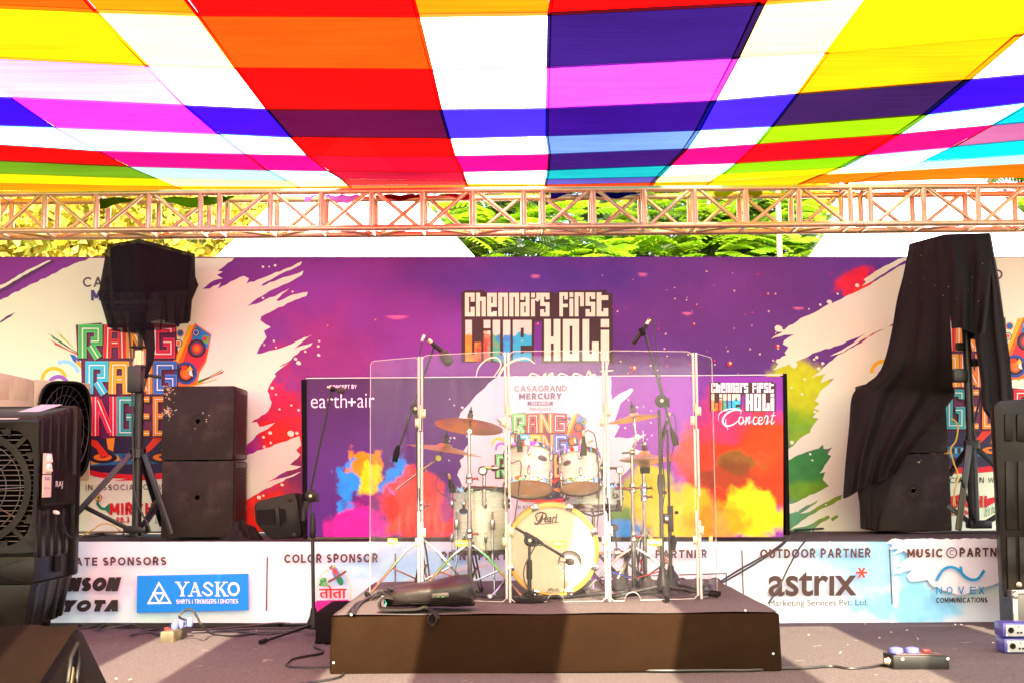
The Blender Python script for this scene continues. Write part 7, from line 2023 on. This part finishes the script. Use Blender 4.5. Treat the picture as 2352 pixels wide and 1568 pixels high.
MB().tube([(b0.x, yy, PFZ + .1), P(1538, 1190, yy)], .012, 12).build('pole', M['steel_black'], m4, smooth=True)
MB().tube([P(1538, 1190, yy), P(1533, 985, yy)], .008, 12).build('upper_pole', M['steel_black'], m4, smooth=True)
MB().box(P(1540, 1190, yy), (.035, .035, .16)).build('pole_grip', M['black_plastic'], m4, bevel=.004)
clutch(m4, P(1530, 1190, yy), s=.9)
MB().tube([P(1545, 1228, yy - .02), P(1547, 1245, yy - .02), P(1546, 1262, yy - .02)], [.012, .021, .014], 12).build('counterweight', M['rubber'], m4, smooth=True)
for px, py in ((1527, 1130), (1554, 1176)): MB().lathe([(.008, -.012), (.012, 0), (.008, .012)], P(px, py, yy - .02), (1, 0, 0), 10).build('knob', M['rubber'], m4)
pencil_mic('microphone', 'silver tailed pencil microphone aimed at the hi hat from the short right stand', P(1533, 964, yy), P(1516, 1015, yy + .03), .011, tail=.05)
curve('mic_lead', pts_at(yy, (1534, 955), (1546, 950), (1553, 975), (1548, 1020), (1540, 1060), (1536, 1120), (1538, 1180)), .0035, M['cable'], m4)

# bass drum microphone on a short stand
yy = 7.80
m5 = thing('microphone_stand', 'short black round base microphone stand in front of the bass drum', 'microphone stand', (P(1216, 1360, yy).x, yy, PFZ), 'microphone stands')
b0 = P(1216, 1360, yy)
MB().lathe([(.115, 0), (.115, .008), (.10, .018), (.03, .028), (.02, .05)], (b0.x, yy, PFZ), (0, 0, 1), 36).build('round_base', M['rubber'], m5, smooth=True)
MB().tube([(b0.x, yy, PFZ + .04), P(1216, 1310, yy)], .0125, 12).build('pole', M['steel_black'], m5, smooth=True)
MB().lathe([(.013, 0), (.018, .005), (.018, .11), (.013, .115)], P(1216, 1330, yy), (0, 0, 1), 14).build('pole_grip', M['black_plastic'], m5, smooth=True)
MB().tube([P(1216, 1312, yy), P(1216, 1246, yy)], .009, 12).build('upper_pole', M['steel_black'], m5, smooth=True)
clutch(m5, P(1217, 1240, yy))
MB().tube([P(1184, 1211, yy), P(1296, 1278, yy - .02)], .0085, 12).build('boom', M['steel_black'], m5, smooth=True)
MB().tube([P(1205, 1224, yy), P(1240, 1245, yy)], .015, 12).build('boom_grip', M['black_plastic'], m5, smooth=True)
pencil_mic('microphone', 'egg shaped black microphone in front of the bass drum port', P(1298, 1287, yy - .02), P(1310, 1289, yy - .02), .014, ball=.022)
curve('mic_lead', pts_at(yy - .03, (1296, 1290), (1296, 1310), (1297, 1340), (1294, 1362)) , .003, M['cable'], m5)
curve('mic_lead', pts_at(yy - .03, (1207, 1226), (1206, 1240), (1218, 1248), (1250, 1250), (1228, 1232), (1232, 1246), (1220, 1270), (1205, 1300), (1204, 1330), (1216, 1352), (1240, 1362), (1272, 1368)), .0035, M['cable'], m5)

# clip-on drum microphones
def clip_mic(label, p, tip, lead):
    t = thing('clip_microphone', label, 'microphone', tip, 'clip microphones on the drums')
    p, tip = Vector(p), Vector(tip)
    d = tip - p
    g = MB(); g.lathe([(.008, 0), (.012, .01), (.013, d.length * .4), (.019, d.length * .55), (.020, d.length * .85), (.012, d.length)], p, d, 14); g.build('body', M['black_plastic'], t, smooth=True)
    MB().lathe([(.006, -.035), (.0085, -.03), (.0085, 0)], p, d, 10).build('connector', M['alu'], t, smooth=True)
    MB().box(tip + Vector((.0, .0, .0)), (.035, .03, .05)).build('rim_clip', M['rubber'], t, bevel=.004)
    curve('mic_lead', lead, .0035, M['cable'], t)
clip_mic('black clip microphone on the floor tom rim', P(1033, 1098, 8.12), P(1038, 1122, 8.16), pts_at(8.12, (1031, 1094), (1020, 1086), (1006, 1096), (1001, 1115), (1012, 1132), (1034, 1142), (1048, 1150)))
clip_mic('black clip microphone on the left rack tom rim', P(1191, 996, 8.09), P(1194, 1028, 8.10), pts_at(8.08, (1190, 988), (1178, 992), (1172, 1010), (1172, 1060), (1196, 1060), (1192, 1120), (1184, 1180), (1176, 1240)))
clip_mic('black clip microphone on the right rack tom rim', P(1340, 1000, 8.10), P(1341, 1036, 8.12), pts_at(8.1, (1342, 992), (1352, 988), (1366, 1000), (1372, 1040), (1376, 1100), (1374, 1180), (1366, 1260), (1364, 1330)))
clip_mic('black clip microphone beside the snare rim', P(1384, 1064, 8.4), P(1378, 1096, 8.42), pts_at(8.4, (1385, 1060), (1392, 1080), (1394, 1120), (1398, 1200), (1398, 1320)))

# ================================================================== CLEAR ACRYLIC DRUM SCREEN
def acrylic_mat():
    m, n, l, b = new_mat("clear_acrylic")
    n.remove(b)
    out = n['Material Output']
    t = n.new('ShaderNodeBsdfTransparent'); t.inputs['Color'].default_value = (.965, .955, .965, 1)
    gl = n.new('ShaderNodeBsdfGlossy'); gl.inputs['Roughness'].default_value = .03
    lw = n.new('ShaderNodeLayerWeight'); lw.inputs['Blend'].default_value = .5
    pw = n.new('ShaderNodeMath'); pw.operation = 'POWER'; pw.inputs[1].default_value = 4.5; l.new(lw.outputs['Facing'], pw.inputs[0])
    ma = n.new('ShaderNodeMath'); ma.operation = 'MULTIPLY_ADD'; ma.inputs[1].default_value = .75; ma.inputs[2].default_value = .026; l.new(pw.outputs[0], ma.inputs[0])
    m1 = n.new('ShaderNodeMixShader'); l.new(ma.outputs[0], m1.inputs[0]); l.new(t.outputs[0], m1.inputs[1]); l.new(gl.outputs[0], m1.inputs[2])
    tc = n.new('ShaderNodeTexCoord')
    mp = n.new('ShaderNodeMapping'); mp.inputs['Scale'].default_value = (6, 6, 1.1); l.new(tc.outputs['Object'], mp.inputs['Vector'])
    nz = n.new('ShaderNodeTexNoise'); nz.inputs['Scale'].default_value = 3; nz.inputs['Detail'].default_value = 8; nz.inputs['Roughness'].default_value = .7; l.new(mp.outputs[0], nz.inputs['Vector'])
    mr = n.new('ShaderNodeMapRange'); mr.inputs[1].default_value = .42; mr.inputs[2].default_value = .75; mr.inputs[3].default_value = .008; mr.inputs[4].default_value = .085; l.new(nz.outputs['Fac'], mr.inputs[0])
    df = n.new('ShaderNodeBsdfDiffuse'); df.inputs['Color'].default_value = (.8, .78, .8, 1)
    tl_ = n.new('ShaderNodeBsdfTranslucent'); tl_.inputs['Color'].default_value = (.8, .78, .8, 1)
    md = n.new('ShaderNodeMixShader'); md.inputs[0].default_value = .5; l.new(df.outputs[0], md.inputs[1]); l.new(tl_.outputs[0], md.inputs[2])
    m2 = n.new('ShaderNodeMixShader'); l.new(mr.outputs[0], m2.inputs[0]); l.new(m1.outputs[0], m2.inputs[1]); l.new(md.outputs[0], m2.inputs[2])
    l.new(m2.outputs[0], out.inputs['Surface'])
    return m
def edge_mat():
    m, n, l, b = new_mat("acrylic_edge")
    b.inputs['Base Color'].default_value = (.62, .56, .56, 1); b.inputs['Roughness'].default_value = .25
    out = n['Material Output']
    t = n.new('ShaderNodeBsdfTransparent'); ms = n.new('ShaderNodeMixShader'); ms.inputs[0].default_value = .78; l.new(t.outputs[0], ms.inputs[1]); l.new(b.outputs[0], ms.inputs[2]); l.new(ms.outputs[0], out.inputs['Surface'])
    return m
M['acrylic'] = acrylic_mat(); M['acrylic_edge'] = edge_mat()
STK = C_(245, 205, 40)
bot = [(846, 1366), (966, 1375), (1168, 1382), (1397, 1380), (1607, 1374), (1649, 1361)]
base = [PZ(x, y, PFZ + .002) for x, y in bot]
ztops = [P(868, 829, base[0].y).z, P(968, 814, base[1].y).z, P(1170, 805, base[2].y).z, P(1400, 806, base[3].y).z, P(1602, 813, base[4].y).z]
zrt = P(1642, 826, base[5].y).z
scr = thing('drum_screen', 'clear acrylic five panel folding screen around the front of the drum kit', 'drum screen', base[2])
th_ = .006
for i in range(5):
    a, b = base[i].copy(), base[i + 1].copy()
    d = (b - a).normalized(); L = (b - a).length
    ins = .014
    a2 = a + d * ins; L2_ = L - 2 * ins
    nrm = Vector((d.y, -d.x, 0)) * (th_ / 2)
    zt0 = ztops[2] if 0 < i < 4 else ztops[2] - .008
    H = zt0 - PFZ - .004
    r = .03
    outl = []
    # bottom edge with half round cable hole in panels 2 and 3 (counted from the left seam)
    outl += [(r * .6, 0)]
    if i in (2, 3):
        hx_ = L2_ * (.47 if i == 2 else .25)
        outl += [(hx_ - .048 + 0, 0)] + [(hx_ - .048 * math.cos(math.pi * k / 10), .048 * math.sin(math.pi * k / 10)) for k in range(1, 10)] + [(hx_ + .048, 0)]
    outl += [(L2_ - r * .6, 0), (L2_, r * .6), (L2_, H - r), (L2_ - r * .3, H - r * .3), (L2_ - r, H), (r, H), (r * .3, H - r * .3), (0, H - r), (0, r * .6)]
    tris = tessellate_polygon([[Vector((x, z, 0)) for x, z in outl]])
    W = lambda x, z, s: a2 + d * x + Vector((0, 0, z)) + nrm * s
    k = len(outl)
    g = MB(); g.v = [W(x, z, 1) for x, z in outl]
    for t_ in tris: g.face(t_)
    pnl = g.build('clear_panel', M['acrylic'], scr)
    g = MB()
    ow = .0035                                      # bright cut edge, with its real thickness
    g.v = [W(x, z, 1.02) for x, z in outl] + [W(x, z, -1.02) for x, z in outl]
    for q in range(k): g.face([q, (q + 1) % k, k + (q + 1) % k, k + q])
    cen = (L2_ / 2, H / 2)
    n0 = len(g.v)
    def inn(x, z):
        return (x + (ow if x < .02 else (-ow if x > L2_ - .02 else 0)), z + (ow if z < .06 else (-ow if z > H - .02 else 0)))
    g.v += [W(*inn(x, z), 1.04) for x, z in outl]
    for q in range(k): g.face([q, (q + 1) % k, n0 + (q + 1) % k, n0 + q])
    ed = g.build('panel_edge', M['acrylic_edge'], scr)
# hinge strips at the four folds and hinges
for i in range(1, 5):
    p = base[i]; zt_ = ztops[2]
    for s, z0, z1 in ((-1, PFZ + .02, PFZ + .52), (1, PFZ + .0, PFZ + .46), (-1, PFZ + .66, PFZ + 1.0), (1, PFZ + .60, PFZ + 1.0), (-1, PFZ + 1.10, zt_ - .01), (1, PFZ + 1.10, zt_ - .01)):
        MB().box((p.x + s * .0095, p.y - .004, (z0 + z1) / 2), (.014, .014, z1 - z0)).build('edge_strip', M['acrylic_edge'], scr, bevel=.003)
    for zc in (P(1168, 1232, p.y).z, P(1168, 958, p.y).z):
        for s, dz in ((1, .028), (-1, -.028)):
            MB().box((p.x + s * .019, p.y - .010, zc + dz), (.026, .006, .052)).build('hinge_plate', M['brass'], scr, bevel=.002)
            for q in (-1, 1): MB().lathe([(.005, 0), (.005, .003), (.002, .005)], (p.x + s * .022, p.y - .013, zc + dz + q * .015), (0, -1, 0), 8).build('hinge_screw', M['chrome'], scr, smooth=True)
        MB().tube([(p.x, p.y - .014, zc - .075), (p.x, p.y - .014, zc + .075)], .0055, 10).build('hinge_pin', M['brass'], scr, smooth=True)
# maker's stickers on the panels
def sticker(i, px, py, w):
    a, b = base[i], base[i + 1]; d = (b - a).normalized(); n_ = Vector((d.y, -d.x, 0)).normalized()
    rr = ray(px, py); t_ = (a - CAM).dot(n_) / rr.dot(n_); c = CAM + rr * t_ + n_ * .0045
    h = w * .42
    W = lambda x, z, o=0: c + d * x + Vector((0, 0, z)) + n_ * o
    pts = [(-w / 2, -h / 2 + .004), (-w / 2 + .004, -h / 2), (-.006, -h / 2), (-.003, -h / 2 - .014), (.003, -h / 2 - .014), (.006, -h / 2), (w / 2 - .004, -h / 2), (w / 2, -h / 2 + .004), (w / 2, h / 2 - .004), (w / 2 - .004, h / 2), (-w / 2 + .004, h / 2), (-w / 2, h / 2 - .004)]
    tris = tessellate_polygon([[Vector((x, z, 0)) for x, z in pts]])
    g = MB(); g.v = [W(x, z) for x, z in pts]
    for t3_ in tris: g.face(t3_)
    s = g.build('sticker', STK, scr)
    V, F = text_mesh("Glitzy", 0.012); a0, b0 = V.min(0); a1, b1 = V.max(0)
    link_mesh('sticker_lettering', [W(-w * .43 + (x - a0) / (a1 - a0) * w * .86, -h * .38 + (z - b0) / (b1 - b0) * h * .76, .0012) for x, z in V], F, W_, scr)
sticker(0, 903, 1242, .082); sticker(1, 1061, 1246, .082); sticker(2, 1284, 1248, .080); sticker(3, 1503, 1244, .088); sticker(4, 1631, 1236, .082)

# ================================================================== BACKPACK
M['bag'] = pbr("dark_bag_nylon", (0.014, 0.0085, 0.008), .42, var=.25, nscale=6, bump=.9, bscale=16, spec=.4)
yb_ = 7.30
o = PZ(975, 1397, PFZ)
bp = thing('backpack', 'dark backpack lying on its back at the front edge of the drum platform', 'backpack', (o.x, 7.3, PFZ))
S = 7.3 / FPX
bxx = lambda px: (px - 1176) * S
x0_, x1_ = bxx(885), bxx(1086)
secs = [(0.0, .036, .085, 0), (.03, .050, .10, 0), (.10, .055, .12, 0), (.25, .060, .135, 0), (.45, .066, .14, 0), (.65, .075, .14, 0), (.80, .083, .14, 0), (.90, .085, .135, 0), (.965, .076, .12, 0), (1.0, .048, .085, 0)]
g = MB(); nn = 26
for i, (u, hz_, hy, top) in enumerate(secs):
    x = x0_ + (x1_ - x0_) * u
    for k in range(nn):
        a = 2 * math.pi * k / nn
        c, s = math.cos(a), math.sin(a)
        e = (abs(c) ** 2.8 + abs(s) ** 2.8) ** (-1 / 2.8)
        wr = 1 + .035 * math.sin(k * 2.3 + i * 1.7) + .02 * math.sin(k * 1.1 - i)
        g.v.append(Vector((x + .006 * math.sin(k * 1.3), 7.34 + hy * c * e * wr, PFZ + .022 + hz_ + hz_ * s * e * wr)))
for i in range(len(secs) - 1):
    for k in range(nn):
        k2 = (k + 1) % nn
        g.face([i * nn + k, i * nn + k2, (i + 1) * nn + k2, (i + 1) * nn + k])
g.face(range(nn)); g.face([(len(secs) - 1) * nn + k for k in range(nn)][::-1])
g.build('bag_body', M['bag'], bp, smooth=True)
g = MB()
for zz, amp in ((.050, .0), (.036, .004)):
    g.tube([(x0_ + .01 + (x1_ - x0_ - .02) * u, 7.34 - .5 * .28 * (.70 + .28 * min(1, u * 2.2)) * 1.0 - .004, PFZ + zz + .022 * u + amp) for u in [i / 14 for i in range(15)]], .003, 6)
g.build('zip_piping', M['rubber'], bp, smooth=True)
MB().box((bxx(1011), 7.198, P(1011, 1366, 7.2).z), (.13 * .72, .012, .028), Matrix.Rotation(R_(-3), 3, 'Y')).build('combination_lock', pbr("lock_grey", (.12, .10, .09), .35, .5), bp, bevel=.006)
for q in (1007, 1017): MB().lathe([(.005, -.006), (.005, .006)], P(q, 1370, 7.19), (1, 0, 0), 8).build('lock_dial', M['chrome'], bp)
V, F = text_mesh("safemark"); 
loop = pts_at(7.24, (903, 1352), (890, 1346), (882, 1352), (884, 1362), (898, 1368))
g = MB()
def strap(path, w, d=(0, 1, 0), th=.003):
    path = smooth_path(path, 6); d = Vector(d).normalized()
    for i in range(len(path) - 1):
        a, b = path[i], path[i + 1]; t_ = (b - a).normalized(); n_ = t_.cross(d).normalized() * th
        g.hexa([a - d * w - n_, a + d * w - n_, a + d * w + n_, a - d * w + n_], [b - d * w - n_, b + d * w - n_, b + d * w + n_, b - d * w + n_])
strap(loop, .018); g.build('grab_handle', M['bag'], bp, smooth=True)
g = MB(); strap(pts_at(7.22, (905, 1372), (886, 1370), (873, 1380), (872, 1392), (880, 1397), (920, 1398), (960, 1396), (975, 1391), (984, 1394)), .04, th=.006); g.build('shoulder_strap', M['bag'], bp, smooth=True)
g = MB(); strap(pts_at(7.24, (884, 1376), (888, 1383), (886, 1390)), .03, th=.002); g.build('green_lining', pbr("green_lining", (.05, .5, .36), .6), bp)
g = MB(); strap([P(984, 1396, 7.16), P(993, 1401, 7.12), P(1000, 1408, 7.10), P(1006, 1420, 7.095), P(1001, 1431, 7.095), P(994, 1434, 7.095), P(987, 1426, 7.10), P(988, 1414, 7.105), P(1000, 1404, 7.115), P(1012, 1399, 7.14)], .020, (.45, 1, .1), .0015); g.build('hanging_strap', M['bag'], bp, smooth=True)

# ================================================================== CABLES
def cable(name, label, pts, r=.007, mat=None, k=6):
    o = curve(name, pts, r, mat or M['cable'], None, k)
    tag(o, label, 'cable', 'cables on the stage')
    return o
cable('power_cable', 'long black cable running along the foot of the platform to the right socket box', pz_line(.009, (1232, 1568), (1150, 1562)) [:0] + [PZ(x, y, .008) for x, y in ((640, 1576), (700, 1568), (775, 1556), (788, 1542), (760, 1531), (700, 1531), (660, 1528), (668, 1514), (700, 1506), (735, 1500), (740, 1492), (724, 1484), (722, 1473), (735, 1468), (760, 1470))], .0075)
cable('power_cable', 'brown black lead along the front foot of the drum platform', [PZ(x, y, .009) for x, y in ((770, 1520), (756, 1524), (766, 1532), (800, 1537), (840, 1541), (900, 1538), (950, 1541), (1010, 1535), (1060, 1540), (1120, 1537), (1180, 1534), (1230, 1537), (1280, 1532), (1340, 1538), (1420, 1537), (1520, 1539), (1640, 1538), (1720, 1538), (1790, 1534), (1850, 1533), (1910, 1529), (1950, 1534), (2000, 1531), (2036, 1524))], .0075)
cable('coiled_cable', 'tangle of black cables on the floor below the sponsor banner at left', [PZ(x, y, .010) + Vector((0, 0, .012 * (i % 3))) for i, (x, y) in enumerate(((160, 1446), (230, 1438), (280, 1430), (312, 1428), (316, 1436), (280, 1444), (220, 1446), (250, 1437), (300, 1441), (340, 1446), (380, 1447), (350, 1452), (310, 1455), (302, 1461), (340, 1460), (365, 1457), (370, 1450), (400, 1447), (460, 1445), (560, 1441), (640, 1438), (700, 1434)))], .007)
cable('power_cable', 'two black cables running level along the foot of the sponsor banner to the mic stand', [PZ(x, y, .010) for x, y in ((440, 1451), (520, 1447), (590, 1442), (640, 1442), (690, 1440), (716, 1437))], .007)
cable('power_cable', 'black cable curving across the carpet towards the foot of the tall left mic stand', [PZ(x, y, .010) for x, y in ((470, 1446), (540, 1449), (600, 1455), (640, 1453), (680, 1444), (712, 1440))], .006)
cable('hanging_cable', 'upper black cable slung from the right banner corner to the platform', [P(1815, 1229, 9.38), P(1790, 1252, 9.36), P(1745, 1281, 9.35), P(1700, 1306, 9.34), P(1655, 1334, 9.33), P(1640, 1340, 9.2)], .0065)
cable('hanging_cable', 'lower black cable slung from the right banner corner to the platform', [P(1818, 1229, 9.37), P(1788, 1258, 9.35), P(1740, 1290, 9.34), P(1700, 1314, 9.33), P(1656, 1338, 9.32), P(1630, 1346, 9.1)], .0065)
cable('hanging_cable', 'black cable slung from the deck edge to the right corner of the platform', [P(1868, 1218, 9.5), P(1858, 1232, 9.38), P(1836, 1258, 9.3), P(1812, 1300, 8.9), P(1790, 1345, 8.4), P(1766, 1383, 7.7)], .006)
cable('deck_cable', 'black cable lying along the deck below the right half of the backdrop', [PZ(x, y, RZ + .006) for x, y in ((1826, 1217), (1870, 1214), (1920, 1211), (1975, 1210), (2040, 1216))] + [PZ(x, 1222, RZ + .006) for x in (2100, 2200, 2300)], .008)
cable('deck_cable', 'bundle of black cables on the deck at the foot of the left tripod', [PZ(x, y, RZ + .012 + .006 * (i % 2)) for i, (x, y) in enumerate(((150, 1226), (200, 1220), (240, 1216), (290, 1222), (330, 1224), (300, 1230), (240, 1228), (190, 1232), (230, 1224), (280, 1228), (340, 1222), (346, 1214)))], .008)
YC = pbr("yellow_lead", (.72, .46, .03), .45)
cable('yellow_lead', 'thin yellow lead among black cables at the foot of the left tripod', [PZ(190, 1228, RZ + .02), P(215, 1214, 10.2), P(235, 1202, 10.2), P(258, 1204, 10.2), P(275, 1218, 10.1), PZ(290, 1228, RZ + .01), PZ(320, 1230, RZ + .01)], .005, YC)
# leads bundled on the platform
def bundle(seed, pts, n, spread, r):
    rr = random.Random(seed); g = MB()
    for i in range(n):
        dx, dy = rr.uniform(-spread, spread), rr.uniform(-spread, spread)
        g.tube(smooth_path([PZ(x, y, PFZ + .006) + Vector((dx + rr.gauss(0, .012), dy + rr.gauss(0, .015), abs(rr.gauss(0, .006)))) for x, y in pts], 5), r, 6)
    return g
tag(bundle(3, ((850, 1374), (880, 1362), (930, 1358), (1000, 1356), (1080, 1366), (1160, 1370), (1240, 1372), (1300, 1370)), 6, .03, .005).build('cable_bundle', M['cable'], smooth=True), 'bundle of black leads on the platform left of and below the bass drum', 'cables', kind='stuff')
tag(bundle(4, ((1290, 1372), (1350, 1366), (1400, 1362), (1450, 1364), (1500, 1360), (1540, 1352), (1600, 1350), (1630, 1342)), 8, .04, .005).build('cable_bundle', M['cable'], smooth=True), 'bundle of black leads on the platform right of the bass drum', 'cables', kind='stuff')
tag(bundle(5, ((846, 1372), (822, 1388), (800, 1408)), 4, .02, .005).build('cable_bundle', M['cable'], smooth=True), 'few black leads over the rear left corner of the platform', 'cables', kind='stuff')
